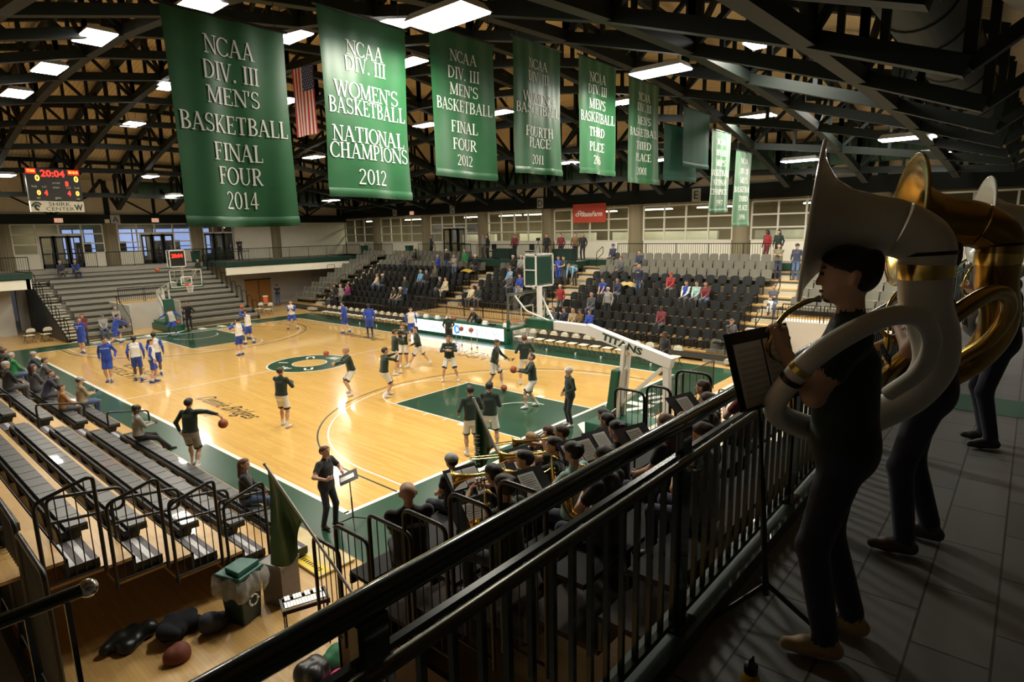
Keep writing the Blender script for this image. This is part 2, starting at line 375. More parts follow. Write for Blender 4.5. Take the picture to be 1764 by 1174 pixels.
# glazed bay: frame grid (mb slot 0), sill wall (slot 1), glass as its own child
wn=[0]
def bay(p0, p1, zb, zt, cols, rows, doors=None, fix='y', at=42.0, sill=True):
    """one glazed bay along X (fix='y') or Y (fix='x')"""
    wn[0]+=1
    mb=MB(); g=MB()
    def bx(a0,a1,d0,d1,z0,z1,m,mi=0):
        if fix=='y': m.box(a0,a1,at+d0,at+d1,z0,z1,mi)
        else: m.box(at+d0,at+d1,a0,a1,z0,z1,mi)
    t=.045
    ds=[]
    if doors:
        d0,d1,nd_=doors
        for k in range(nd_): ds.append((d0+(d1-d0)*k/nd_, d0+(d1-d0)*(k+1)/nd_))
    def indoor(a): return doors and doors[0]-.01<a<doors[1]-.0
    if sill:
        if doors:
            if doors[0]-p0>.1: bx(p0,doors[0],-.02,.1,F,zb,mb,1)
            if p1-doors[1]>.1: bx(doors[1],p1,-.02,.1,F,zb,mb,1)
        else: bx(p0,p1,-.02,.1,F,zb,mb,1)
    dz=F+2.3
    for k in range(cols+1):
        a=p0+(p1-p0)*k/cols
        z0=zb if not indoor(a) else dz
        bx(a-t,a+t,-.05,.05,z0,zt,mb)
    for k in range(rows+1):
        z=zb+(zt-zb)*k/rows
        if doors and z<dz:
            if doors[0]-p0>.1: bx(p0,doors[0],-.045,.045,z-t,z+t,mb)
            if p1-doors[1]>.1: bx(doors[1],p1,-.045,.045,z-t,z+t,mb)
        else: bx(p0,p1,-.045,.045,z-t,z+t,mb)
    if doors: bx(doors[0],doors[1],-.06,.06,dz-.06,dz+.06,mb)
    o=struct(mb.build('window_%d'%wn[0],[FRAME,CREAM]))
    if doors:
        if doors[0]-p0>.1: bx(p0,doors[0],-.006,.006,zb,zt,g)
        if p1-doors[1]>.1: bx(doors[1],p1,-.006,.006,zb,zt,g)
        bx(doors[0],doors[1],-.006,.006,dz,zt,g)
    else: bx(p0,p1,-.006,.006,zb,zt,g)
    g.build('pane',[GLASS],o)
    for k,(a,b) in enumerate(ds):
        dm=MB()
        for e in (a,b): bx(e-.04,e+.04,-.06,.06,F,dz,dm,2)
        for e0,e1 in ((a+.04,a+.16),(b-.16,b-.04)): bx(e0,e1,-.03,.03,F,dz-.05,dm)
        bx(a+.04,b-.04,-.03,.03,dz-.2,dz-.06,dm); bx(a+.04,b-.04,-.03,.03,F,F+.3,dm); bx(a+.04,b-.04,-.04,.04,F+.95,F+1.05,dm)
        q=struct(dm.build('door_%d'%(wn[0]*10+k),[BLACK,CHROME,FRAME]))
        gg=MB(); bx(a+.16,b-.16,-.005,.005,F+.3,dz-.2,gg); gg.build('pane',[GLASS],q)
        hb=MB(); bx(b-.3,b-.26,-.09,-.06,F+.8,F+1.3,hb); hb.build('handle',[CHROME],q)
zb,zt=4.85,6.9
bay(-4.6,1.35,zb,zt,4,3)
bay(2.3,7.65,zb,zt,4,3,(3.75,6.3,3))
bay(8.6,13.8,zb,zt,4,3,(10.1,12.5,3))
bay(14.8,17.3,zb,6.75,3,3,(14.85,17.25,3))
w=MB(); w.box(17.3,28.5,41.95,42.1,F,6.98,0); struct(w.build('wall_far_cream',[CREAM]))
zb,zt=5.0,7.15
for i in range(len(COLY)-1):
    a,b=COLY[i]+.55,COLY[i+1]-.55
    if i==4: bay(a,b,zb,zt,4,3,(a+1.5,b-1.5,3),'x',28.6)
    elif i==0: bay(a,b,zb,zt,4,3,None,'x',28.6)
    else: bay(a,b,zb,zt,4,3,None,'x',28.6)
bay(37.25,41.9,zb,zt,3,3,None,'x',28.6)
bay(-11.3,-5.0,zb,zt,4,3,None,'x',28.6)
w=MB(); w.box(28.55,28.7,-16,-11.3,F,7.3,0); struct(w.build('wall_right_end',[CREAM]))
# rooms seen through the glass
BRWALL=M('corridor_wall',(.30,.24,.15),.8,0,.25,.6)
w=MB(); w.box(33,33.2,-16,46,F,8,0); struct(w.build('wall_right_corridor',[BRWALL]))
w=MB(); w.box(28.6,33.1,-16,42.2,7.5,7.6,0); struct(w.build('ceiling_right_corridor',[M('corridor_ceiling',(.30,.28,.22),.8,0,.1)]))
w=MB(); w.box(-14,33,45.6,45.8,F,8,0); struct(w.build('wall_far_corridor',[BRWALL]))
w=MB(); w.box(-14,28.6,42.2,45.7,7.1,7.2,0); struct(w.build('ceiling_far_corridor',[M('corridor_ceiling')]))
# daylit windows at the back of the far corridor, and low counters in the right corridor
DAYL=M('dusk_window',(.25,.28,.40),.3,0,0,emit=(.45,.55,1.0),strength=.55)
for k,(x0,x1) in enumerate(((5.9,8.0),(8.7,11.6),(12.2,16.8))):
    m=MB(); m.box(x0,x1,45.5,45.58,F+.5,6.6,0)
    for j in range(4): 
        xx=x0+(x1-x0)*j/3; m.box(xx-.03,xx+.03,45.44,45.5,F+.5,6.6,1)
    for z in (F+.5,5.1,6.6): m.box(x0,x1,45.44,45.5,z-.03,z+.03,1)
    struct(m.build('window_%d'%(40+k),[DAYL,BLACK]))
for k,(y0,y1) in enumerate(((-2.9,2.2),(4.5,12.0),(13.5,20.5),(23.2,27))):
    m=MB(); m.box(30.2,30.5,y0,y1,F,5.55,0); struct(m.build('trim_parapet_%d'%k,[CREAM]))
SHELF=M('dark_shelving',(.10,.055,.03),.6,0,.3,5)
for k,(x,y) in enumerate(((7.0,44.6),(9.4,44.7),(12.3,44.5),(13.4,44.6))):
    m=MB(); m.box(x-.5,x+.5,y,y+.4,F,5.6,0)
    for z in (4.2,4.6,5.0,5.4): m.box(x-.45,x+.45,y-.02,y,z-.14,z+.1,1)
    tag(m.build('bookcase',[SHELF,BLACK]),'dark wooden bookcase behind the far glazing, %s from the left'%ordn(k+1),'bookcase',group='bookcases behind the far glazing')
TUBE=M('fluorescent_tube',(1,.95,.8),.4,0,0,emit=(1,.9,.66),strength=7)
k=0
for y in (-1.6,4.6,8.5,12.6,18.6,21.2,25.2,33,39):
    for x in (29.9,):
        k+=1
        m=MB(); m.box(x-.1,x+.1,y-1.1,y+1.1,6.95,7.0,0); m.box(x-.06,x+.06,y-1.1,y+1.1,7.0,7.06,1); m.box(x-.01,x+.01,y-.9,y-.88,7.06,7.5,1); m.box(x-.01,x+.01,y+.88,y+.9,7.06,7.5,1)
        tag(m.build('strip_light',[TUBE,WHITE]),'long fluorescent strip light in the glazed corridor, %s from the near end'%ordn(k),'ceiling light',group='corridor strip lights')
        ld=bpy.data.lights.new('strip_lamp','AREA'); ld.shape='RECTANGLE'; ld.size=.3; ld.size_y=2.2; ld.energy=36; ld.color=(1,.88,.62)
        lo=bpy.data.objects.new('strip_lamp',ld); COL.objects.link(lo); lo.location=(x,y,6.92)
for k,x in enumerate((-2,4.5,11)):
    ld=bpy.data.lights.new('lobby_lamp','AREA'); ld.size=.6; ld.energy=40; ld.color=(1,.9,.7)
    lo=bpy.data.objects.new('lobby_lamp',ld); COL.objects.link(lo); lo.location=(x,43.8,7.05)
# ---- signs on the girders
def girder_sign(txt,x,y,z,w_,h_,face,mats,label,name='letter_sign',ink=1):
    m=MB()
    if face=='far': m.box(x-w_/2,x+w_/2,y-.03,y,z-h_/2,z+h_/2,0); put_text(m,txt,h_*.9,(x,y-.035,z),(1,0,0),(0,0,1),1,ext=.003,height=h_*.62)
    else: m.box(x-.03,x,y-w_/2,y+w_/2,z-h_/2,z+h_/2,0); put_text(m,txt,h_*.9,(x-.035,y,z),(0,-1,0),(0,0,1),1,ext=.003,height=h_*.62)
    tag(m.build(name,mats),label,'sign')
SG=M('sign_grey',(.45,.46,.42),.5,0,.05)
girder_sign('A',8.5,41.7,7.25,.62,.62,'far',[SG,INK],'grey section sign with letter A on the far girder')
girder_sign('B',28.3,33.6,7.62,.55,.6,'r',[SG,INK],'grey section sign with letter B on the side girder')
girder_sign('C',28.3,26.1,7.62,.55,.65,'r',[SG,INK],'grey section sign with letter C on the side girder')
girder_sign('D',28.3,16.9,7.72,.55,.7,'r',[SG,INK],'grey section sign with letter D on the side girder')
girder_sign('E',28.3,5.08,7.68,.55,.75,'r',[SG,INK],'grey section sign with letter E on the side girder')
EXM=M('exit_face',(.75,.70,.55),.5,0,.03,emit=(1,.9,.6),strength=.25); EXR=M('exit_red',(.6,.03,.02),.5,0,0,emit=(1,.05,.02),strength=.6)
girder_sign('EXIT',5.0,41.66,7.18,.5,.3,'far',[EXM,EXR],'small lit EXIT sign left of the A sign','exit_sign')
girder_sign('EXIT',11.2,41.66,7.18,.5,.3,'far',[EXM,EXR],'small lit EXIT sign right of the A sign','exit_sign')
girder_sign('EXIT',28.26,31.2,7.5,.5,.3,'r',[EXM,EXR],'small lit EXIT sign on the side girder','exit_sign')
sb=MB(); sb.box(7.8,8.1,41.64,41.7,6.98,7.25,0); sb.box(7.82,8.08,41.6,41.64,7.0,7.23,1); tag(sb.build('emergency_light',[WHITE,CREAM]),'small white box mounted just left of the A sign','box')

# ---- roof
def S(X,Y):
    u=(X-7.6)/18.4; v=(Y-13)/22.6
    return 7.8+4.65*max(0,1-u*u)*max(0,1-v*v)
def Rf(X,Y): return S(X,Y)+2.25
DECK=M_ribs('roof_deck',(.62,.48,.29),'X',1.6)
rf=MB(); NX,NY=34,42
rf.grid(lambda a,b:(-14.2+48.2*a,-16.2+62*b,Rf(-14.2+48.2*a,-16.2+62*b)),NX,NY,0)
vv=len(rf.v); rf.grid(lambda a,b:(-14.2+48.2*a,-16.2+62*b,Rf(-14.2+48.2*a,-16.2+62*b)+.3),NX,NY,0)
struct(rf.build('ceiling',[DECK],smooth=True))
# ================================================================ ROOF TRUSSES
XK=[7.0+3.45*k for k in range(-5,6)]; YK=[13.06+3.45*k for k in range(-6,7)]
XN=[-10.8]+XK+[26.0]; YN=[-9.6]+YK+[35.6]
def truss(axis, c, nodes, label, group):
    P=(lambda t,z:(t,c,z)) if axis=='x' else (lambda t,z:(c,t,z))
    B=lambda t:(S(t,c) if axis=='x' else S(c,t))
    T=lambda t:B(t)+1.95
    root=bpy.data.objects.new('roof_truss',None); COL.objects.link(root); root.location=P(nodes[0],B(nodes[0])); tag(root,label,'roof truss',group)
    off=Vector(root.location)
    def part(name,mb):
        mb.v=[tuple(Vector(v)-off) for v in mb.v]; return mb.build(name,[STEEL],root)
    m=MB()
    for a,b in zip(nodes[:-1],nodes[1:]): m.bar(P(a,B(a)),P(b,B(b)),.26,.26)
    part('bottom_chord',m)
    m=MB()
    for a,b in zip(nodes[:-1],nodes[1:]): m.bar(P(a,T(a)),P(b,T(b)),.22,.22)
    part('top_chord',m)
    for i,t in enumerate(nodes):
        if i%1==0:
            m=MB(); m.bar(P(t,B(t)),P(t,T(t)),.15,.15,up=(1,0,0)); part('web_post',m)
    for i,(a,b) in enumerate(zip(nodes[:-1],nodes[1:])):
        mid=(a+b)/2
        m=MB(); m.bar(P(mid,T(mid)-.02),P(a,B(a)) if i>=len(nodes)//2-1 else P(b,B(b)),.12,.12); part('web_diagonal',m)
        m=MB(); m.bar(P(mid,T(mid)),P(mid,(B(a)+B(b))/2),.11,.11,up=(1,0,0)); part('web_post',m)
    if axis=='x':
        m=MB(); m.bar(P(26.0,B(26)),P(28.5,9.6),.2,.2); part('knee_brace',m)
    else:
        m=MB(); m.bar(P(35.6,B(35.6)),P(38.6,9.8),.18,.18); m2=MB(); m2.bar(P(-9.6,B(-9.6)),P(-12.4,9.8),.18,.18); part('knee_brace',m); part('knee_brace',m2)
        m=MB(); m.bar(P(38.6,9.8),P(41.9,8.9),.16,.16); part('wall_tie',m)
    return root
for k,y in enumerate(YK):
    truss('x',y,XN,'dark arched roof truss spanning the court, %s from the near balcony'%ordn(k+1),'trusses across the hall')
for k,x in enumerate(XK):
    truss('y',x,YN,'dark arched roof truss running lengthwise, %s from the left wall'%ordn(k+1),'trusses along the hall')
# ---- ducts
DUCTM=M_ribs('duct_green',(.03,.075,.055),'X',9,.5)
DUCTM2=M_ribs('duct_green_y',(.03,.10,.07),'Y',3,.45)
def duct(name,p,q,r,mat,label,bands):
    m=MB(); p=Vector(p); q=Vector(q); d=(q-p).normalized()
    R=d.to_track_quat('Z','Y').to_matrix(); L=(q-p).length
    m.lathe([(0,0),(r,0),(r,L),(0,L)],28,p,R); o=m.build(name,[mat],smooth=True)
    n=int(L/bands)
    for i in range(1,n):
        b=MB(); b.lathe([(r+.002,-.05),(r+.03,-.03),(r+.03,.03),(r+.002,.05)],28,p+d*(i*bands),R); b.build('duct_band',[STEEL],o,smooth=True)
    tag(o,label,'duct'); return o
duct('air_duct',(-13,-8.75,9.3),(25.9,-8.75,9.3),.57,M_ribs('duct_dark',(.02,.028,.025),'X',9,.6),'huge dark round duct running above the near balcony',1.5)
duct('air_duct',(27.0,-9,9.3),(27.0,37,9.3),.62,DUCTM2,'dark green round duct along the side wall above the seats',2.2)
duct('air_duct',(9,38.2,9.2),(26.2,38.2,9.2),.58,M_ribs('duct_green_x',(.03,.09,.065),'X',3,.45),'dark green round duct crossing the far corner under the roof',2.2)
m=MB(); m.prism([(-.9,0),(.9,0),(.5,.9),(-.5,.9)],-.45,.45,'y'); 
o=m.build('duct_outlet',[M('galvanised',(.35,.36,.36),.35,.5,.15,3)]); o.location=(5.6,-10.2,9.0); o.rotation_euler=(.7,0,.2); tag(o,'pale galvanised outlet hood beside the big dark duct','vent')
# ---- high-bay fixtures
LENS=M('lit_lens',(1,1,1),.4,0,0,emit=(1,.97,.92),strength=16)
LIGHTS=[(-.2,4.1,10.86),(-.7,9.5,11.25),(-.65,14.5,11.35),(-.9,18.1,11.1),(.53,30.6,9.2),(4.4,23.1,11.25),(7.36,30.6,9.49),(9.6,33.25,8.56),(3.9,17.2,11.96),(4.0,7.5,11.85),(9.2,17.1,12.1),(14.8,24.3,10.6),(20.5,31.6,8.43),(4.2,2.5,11.2),(1.2,-2.35,9.5),(8.8,7.7,12.0),(15.6,14.5,11.4),(15.5,9.3,11.3),(21.8,9.9,9.5),(15.1,2.5,10.7),(8.6,-2.6,9.85),(22.0,4.1,9.17),(9.1,-5.4,10.15),(18.5,-5.4,10.18),(18.2,-1.7,10.0),(16.1,-7.15,8.4),(22.2,-2.35,8.58),(22.1,-7.0,8.4)]
fx=None
for k,(x,y,z) in enumerate(LIGHTS):
    lab='lit rectangular high-bay light, %s nearest to the balcony'%ordn(k+1)
    if fx is None:
        fx=empty('high_bay_light',lab,'ceiling light',(x,y,z),0,'high-bay lights under the trusses')
        m=MB(); m.hexa([(-.37,-.74,0),(.37,-.74,0),(.37,.74,0),(-.37,.74,0),(-.27,-.65,.14),(.27,-.65,.14),(.27,.65,.14),(-.27,.65,.14)]); m.build('housing',[M('fixture_white',(.5,.5,.48),.5)],fx)
        m=MB(); m.box(-.35,.35,-.72,.72,-.03,-.002); m.build('lens',[LENS],fx)
        roots=[fx]
    else:
        roots.append(clone(fx,(x,y,z)))
order=sorted(range(len(LIGHTS)),key=lambda i:(LIGHTS[i][0]+6.6)**2+(LIGHTS[i][1]+10.5)**2)
for r_,i in enumerate(order): roots[i]['label']='lit rectangular high-bay light, %s nearest to the near balcony corner'%ordn(r_+1)
for (x,y,z),fo in zip(LIGHTS,roots):
    for s in (-.5,.5):
        m=MB(); m.tube([(0,s,.12),(0,s,Rf(x,y+s)-z+.01)],.008,5); m.build('hanger',[BLACK],fo)
    ld=bpy.data.lights.new('high_bay_lamp','AREA'); ld.shape='RECTANGLE'; ld.size=.66; ld.size_y=1.4; ld.energy=LAMP_W; ld.color=LAMP_COL; ld.spread=math.radians(168)
    lo=bpy.data.objects.new('high_bay_lamp',ld); COL.objects.link(lo); lo.location=(x,y,z-.06)

# ================================================================ serif lettering (own stroke alphabet)
# strokes: l x0 y0 x1 y1 w | a cx cy rx ry a0 a1 wthick wthin ; unit height 1
K,T_=.15,.06
def ser(x,y,w=.3): return ('l',x-w/2,y,x+w/2,y,.055,1)
ALPH={
'N':(.86,[('l',.14,0,.14,1,T_),('l',.14,1,.74,0,K),('l',.74,0,.74,1,T_),ser(.14,.03),ser(.1,.97,.24),ser(.74,.97)]),
'C':(.80,[('a',.45,.5,.38,.48,42,318,K,T_),('l',.75,.72,.75,.95,.04),('l',.75,.06,.75,.25,.04)]),
'A':(.86,[('l',.12,0,.42,1,T_),('l',.42,1,.72,0,K),('l',.2,.34,.62,.34,.05),ser(.11,.03,.24),ser(.73,.03,.28)]),
'D':(.88,[('l',.18,0,.18,1,K),('a',.3,.5,.46,.47,-90,90,K,T_),('l',.08,.03,.34,.03,.06),('l',.08,.97,.34,.97,.06)]),
'I':(.42,[('l',.21,0,.21,1,K),ser(.21,.03,.34),ser(.21,.97,.34)]),
'V':(.84,[('l',.12,1,.42,0,K),('l',.42,0,.72,1,T_),ser(.12,.97,.28),ser(.72,.97,.24)]),
'.':(.34,[('l',.17,0,.17,.15,.15)]),
"'":(.24,[('l',.12,.68,.12,1,.09)]),
'M':(1.04,[('l',.14,0,.16,1,T_),('l',.16,1,.52,.05,K),('l',.52,.05,.86,1,T_),('l',.88,0,.88,1,K),ser(.14,.03,.24),ser(.88,.03),ser(.1,.97,.2),ser(.92,.97,.2)]),
'E':(.74,[('l',.2,0,.2,1,K),('l',.08,.03,.66,.03,.06),('l',.08,.97,.64,.97,.06),('l',.2,.52,.5,.52,.055),('l',.65,.03,.65,.24,.045),('l',.62,.97,.62,.78,.045),('l',.5,.42,.5,.62,.04)]),
'S':(.64,[('a',.32,.74,.22,.235,25,270,.1,T_),('a',.32,.26,.24,.235,90,-155,.1,T_),('l',.53,.78,.53,.97,.04),('l',.09,.04,.09,.24,.04),('l',.24,.58,.42,.42,.13)]),
'B':(.76,[('l',.2,0,.2,1,K),('a',.34,.75,.26,.22,-90,90,.14,T_),('a',.34,.27,.32,.24,-90,90,.15,T_),('l',.08,.03,.36,.03,.06),('l',.08,.97,.36,.97,.06),('l',.2,.52,.36,.52,.05)]),
'K':(.86,[('l',.2,0,.2,1,K),('l',.27,.42,.68,.97,T_),('l',.36,.55,.72,.0,K),ser(.2,.03),ser(.2,.97),ser(.72,.03,.26),ser(.68,.97,.24)]),
'T':(.74,[('l',.37,0,.37,1,K),('l',.05,.97,.69,.97,.06),('l',.06,.76,.06,.97,.045),('l',.68,.76,.68,.97,.045),ser(.37,.03,.34)]),
'L':(.70,[('l',.2,0,.2,1,K),('l',.08,.03,.64,.03,.06),('l',.63,.03,.63,.26,.045),ser(.2,.97)]),
'F':(.70,[('l',.2,0,.2,1,K),('l',.08,.97,.62,.97,.06),('l',.61,.97,.61,.76,.045),('l',.2,.52,.48,.52,.055),('l',.48,.42,.48,.62,.04),ser(.2,.03,.34)]),
'O':(.90,[('a',.45,.5,.38,.48,0,360,K,T_)]),
'U':(.86,[('l',.18,1,.18,.34,K),('a',.44,.34,.26,.32,180,360,.1,T_),('l',.70,1,.70,.34,T_),ser(.18,.97),ser(.70,.97,.26)]),
'R':(.82,[('l',.2,0,.2,1,K),('a',.34,.74,.28,.235,-90,90,.14,T_),('l',.4,.5,.74,0,.14),('l',.2,.5,.4,.5,.05),('l',.08,.97,.36,.97,.06),ser(.2,.03),ser(.74,.03,.2)]),
'W':(1.16,[('l',.1,1,.36,0,K),('l',.36,0,.58,1,T_),('l',.58,1,.82,0,K),('l',.82,0,1.04,1,T_),ser(.1,.97,.26),ser(.58,.97,.2),ser(1.04,.97,.22)]),
'H':(.90,[('l',.2,0,.2,1,K),('l',.70,0,.70,1,K),('l',.2,.52,.7,.52,.055),ser(.2,.03),ser(.2,.97),ser(.7,.03),ser(.7,.97)]),
'P':(.74,[('l',.2,0,.2,1,K),('a',.34,.73,.28,.25,-90,90,.14,T_),('l',.2,.48,.36,.48,.05),('l',.08,.97,.36,.97,.06),ser(.2,.03,.34)]),
'0':(.62,[('a',.31,.5,.22,.48,0,360,.12,T_)]),
'1':(.46,[('l',.23,0,.23,1,.12),('l',.1,.86,.23,.97,.06),ser(.23,.03,.3)]),
'2':(.62,[('a',.3,.73,.2,.25,160,-40,.1,T_),('l',.45,.58,.1,.05,.08),('l',.07,.04,.54,.04,.1)]),
'4':(.64,[('l',.42,0,.42,1,.12),('l',.42,.98,.07,.3,.05),('l',.05,.28,.6,.28,.07)]),
'6':(.62,[('a',.31,.3,.22,.28,0,360,.1,T_),('a',.55,.35,.46,.62,105,180,.1,T_)]),
'7':(.60,[('l',.07,.95,.55,.95,.09),('l',.53,.95,.24,0,.1)]),
'9':(.62,[('a',.31,.7,.22,.28,0,360,.1,T_),('a',.07,.65,.46,.62,-75,0,.1,T_)]),
' ':(.4,[])}
def serif_text(mb, txt, h, cx, y0, place, width=None, mi=0):
    """letters as ribbons; place(x,y,d) maps banner coordinates to 3D"""
    tot=sum(ALPH[c][0] for c in txt)*h; k=(width/tot) if width else 1.
    x=cx-tot*k/2
    def quad(a,b,w,hor=False):
        ax,ay=a; bx,by=b; L=math.hypot(bx-ax,by-ay); n=max(1,int(L/.05))
        if L<1e-6: return
        if hor or abs(by-ay)<1e-6: nx,ny=0,w/2
        else: nx,ny=w/2*k,0        # thickness measured horizontally, like type
        vs=[];fs=[]
        for i in range(n+1):
            t=i/n; px,py=ax+(bx-ax)*t,ay+(by-ay)*t
            vs+=[place(px-nx,py-ny,.012),place(px+nx,py+ny,.012)]
        for i in range(n): fs.append((2*i,2*i+1,2*i+3,2*i+2))
        mb.add(vs,fs,mi)
    for c in txt:
        adv,st=ALPH[c]
        for s in st:
            if s[0]=='l': quad((x+s[1]*h*k,y0+s[2]*h),(x+s[3]*h*k,y0+s[4]*h),s[5]*h)
            else:
                _,ccx,ccy,rx,ry,a0,a1,wk,wt=s; n=max(6,int(abs(a1-a0)/15)); vs=[];fs=[]
                for i in range(n+1):
                    a=math.radians(a0+(a1-a0)*i/n); ca,sa=math.cos(a),math.sin(a)
                    w=(wt+(wk-wt)*ca*ca)/2
                    vs+=[place(x+(ccx+(rx-w)*ca)*h*k,y0+(ccy+(ry-w)*sa)*h,.012),place(x+(ccx+(rx+w)*ca)*h*k,y0+(ccy+(ry+w)*sa)*h,.012)]
                for i in range(n): fs.append((2*i,2*i+1,2*i+3,2*i+2))
                mb.add(vs,fs,mi)
        x+=adv*h*k
# ---- championship banners
def banner(k,x0,x1,z0,z1,y,lines,label,mat=None,fold=1.,plain=False):
    rng=random.Random(k*13+5); w=x1-x0; h=z1-z0
    ph=[rng.uniform(0,6.28) for _ in range(6)]; fr=[rng.uniform(2.2,4.2),rng.uniform(5,8),rng.uniform(9,14)]
    sk=[rng.uniform(-1.2,1.2) for _ in range(3)]
    def D(u,v):     # u across 0..1, v up 0..1 ; folds grow towards the hem
        g=(1-v)**.8
        d=.045*math.sin(fr[0]*2*u+ph[0]+sk[0]*v)*g+.022*math.sin(fr[1]*2*u+ph[1]+sk[1]*v*2)*(.25+.75*g)+.010*math.sin(fr[2]*2*u+ph[2]+sk[2]*2*v)
        d+=.03*math.sin(5*u+4*v+ph[3])*g
        return d*fold
    bulge=.06*(1 if w<2.5 else 0)
    def place(px,pz,off):
        u=(px-x0)/w; v=(pz-z0)/h
        sag=.03*math.sin(PI*u*1+ph[4])*(1-v)
        nar=1-.035*math.sin(PI*v)
        return (x0+w/2+(px-x0-w/2)*nar, y-off-D(u,v), pz+sag*0.5)
    mb=MB(); NU,NV=48,56
    mb.grid(lambda a,b:place(x0+w*a,z0+h*b,0),NU,NV,0)
    root=mb.build('championship_banner' if not plain else 'blank_banner',[mat or CLOTHG],smooth=True,ang=80)
    tag(root,label,'banner',None if plain else 'championship banners')
    hm=MB(); hm.grid(lambda a,b:tuple(Vector(place(x0+w*a,z0+.16*b,.008+.02*b*(1-b)*4))),NU,4,0); hm.build('hem',[mat or CLOTHG],root,smooth=True)
    rod=MB(); rod.tube([(x0-.06,y,z1-.02),(x1+.06,y,z1-.02)],.022,8); rod.build('hanging_rod',[BLACK],root)
    for xx in (x0+.15,x1-.15):
        cb=MB(); zt_=max(z1+.02,S(xx,y)); cb.tube([(xx,y,z1-.02),(xx,-.74,zt_)],.006,4); cb.build('hanging_cord',[BLACK],root)
    if lines:
        lt=MB()
        for txt,vz,hh,wd in lines: serif_text(lt,txt,hh*h,x0+w*.5,z0+h*vz,place,wd*w if wd else None)
        lt.build('lettering',[LETTER],root)
    return root
BY=-.74
mens=lambda *a:[('NCAA',.80,.085,.44),('DIV. III',.70,.08,.52),("MEN'S",.575,.085,.46),('BASKETBALL',.46,.085,.92)]+list(a)
banner(1,-2.87,-.98,6.0,9.15,BY,[('NCAA',.815,.085,.42),('DIV. III',.70,.085,.48),("MEN'S",.59,.08,.46),('BASKETBALL',.455,.085,.94),('FINAL',.325,.085,.44),('FOUR',.21,.085,.40),('2014',.09,.085,.30)],'large green banner reading NCAA DIV. III MEN\'S BASKETBALL FINAL FOUR 2014')
banner(2,-.35,1.6,6.5,9.75,BY,[('NCAA',.775,.08,.44),('DIV. III',.69,.08,.50),("WOMEN'S",.545,.085,.78),('BASKETBALL',.455,.085,.94),('NATIONAL',.305,.085,.88),('CHAMPIONS',.215,.085,.95),('2012',.075,.085,.36)],'green banner reading WOMEN\'S BASKETBALL NATIONAL CHAMPIONS 2012')
banner(3,2.23,4.15,7.0,10.0,BY,[('NCAA',.80,.075,.42),('DIV. III',.685,.08,.50),("MEN'S",.575,.08,.45),('BASKETBALL',.465,.08,.90),('FINAL',.32,.08,.44),('FOUR',.20,.08,.40),('2012',.09,.075,.28)],'green banner reading MEN\'S BASKETBALL FINAL FOUR 2012')
banner(4,4.85,6.72,7.22,10.35,BY,[('NCAA',.80,.07,.42),('DIV. III',.70,.075,.48),("WOMEN'S",.545,.075,.68),('BASKETBALL',.46,.075,.94),('FOURTH',.29,.075,.60),('PLACE',.205,.075,.48),('2011',.08,.07,.27)],'green banner reading WOMEN\'S BASKETBALL FOURTH PLACE 2011')
banner(5,7.54,9.45,7.36,10.45,BY,mens(('THIRD',.335,.08,.46),('PLACE',.205,.08,.48),('2006',.09,.075,.28)),'green banner reading MEN\'S BASKETBALL THIRD PLACE 2006')
banner(6,10.2,12.12,7.22,10.35,BY,[('NCAA',.80,.075,.42),('DIV. III',.70,.075,.48),("MEN'S",.575,.075,.45),('BASKETBALL',.46,.075,.90),('THIRD',.335,.075,.46),('PLACE',.22,.075,.46),('2001',.09,.07,.28)],'green banner reading MEN\'S BASKETBALL THIRD PLACE 2001')
GREENF=M('flat_green_board',(.02,.12,.075),.55,0,.08,2)
banner(7,13.0,15.7,7.46,9.35,BY+.25,[],'blank dark green panel partly hidden behind another blank panel',GREENF,.12,True)
banner(8,13.85,16.1,7.95,9.95,BY-.05,[],'blank dark green panel hanging in front of its twin',GREENF,.12,True)
banner(9,16.42,18.35,6.36,9.5,BY,[('NCAA',.83,.07,.42),('DIV. III',.70,.07,.46),("MEN'S",.575,.075,.45),('BASKETBALL',.455,.075,.92),('NATIONAL',.34,.07,.66),('CHAMPIONS',.225,.07,.84),('1997',.09,.07,.28)],'green banner reading MEN\'S BASKETBALL NATIONAL CHAMPIONS 1997')
banner(10,19.0,20.85,5.8,8.95,BY,[('NCAA',.83,.07,.42),('DIV. III',.70,.07,.46),("MEN'S",.575,.075,.45),('BASKETBALL',.455,.075,.92),('THIRD',.335,.07,.46),('PLACE',.215,.07,.46),('1996',.09,.07,.28)],'green banner reading THIRD PLACE, last and farthest of the row')
# ---- national flag hung vertically from a lengthwise truss
FX,FY0,FY1,FZ0,FZ1=7.0,12.64,11.12,9.72,12.46
FW,FH=FY0-FY1,FZ1-FZ0
REDC=M('flag_red',(.55,.02,.025),.7,0,.06); WHC=M('flag_white',(.80,.76,.68),.7,0,.05); BLC=M('flag_blue',(.03,.06,.22),.7,0,.06)
def fp(u,v,off=0): return (FX-.05-off+.03*math.sin(9*u+2*v)*(1-v), FY0-FW*u, FZ0+FH*v)
m=MB()
for i in range(13): m.grid(lambda a,b,i=i:fp((i+a)/13,b),2,14,i%2)
fl_=m.build('national_flag',[REDC,WHC],smooth=True); tag(fl_,'US flag hanging vertically between the first two green banners','flag')
m=MB(); m.grid(lambda a,b:fp(6/13+a*7/13,.6+.4*b,.006),8,8); ca=m.build('canton',[BLC],fl_,smooth=True)
m=MB()
for r_ in range(9):
    for c in range(11):
        if (r_+c)%2==0:
            u=6/13+7/13*(r_+1)/10; v=.6+.4*(c+1)/12; vs=[];
            for q in range(10):
                a=PI/2+q*PI/5; rr=.038 if q%2==0 else .016
                x,y,z=fp(u,v,.012); vs.append((x,y+rr*math.cos(a),z+rr*math.sin(a)))
            m.add(vs,[tuple(range(10))])
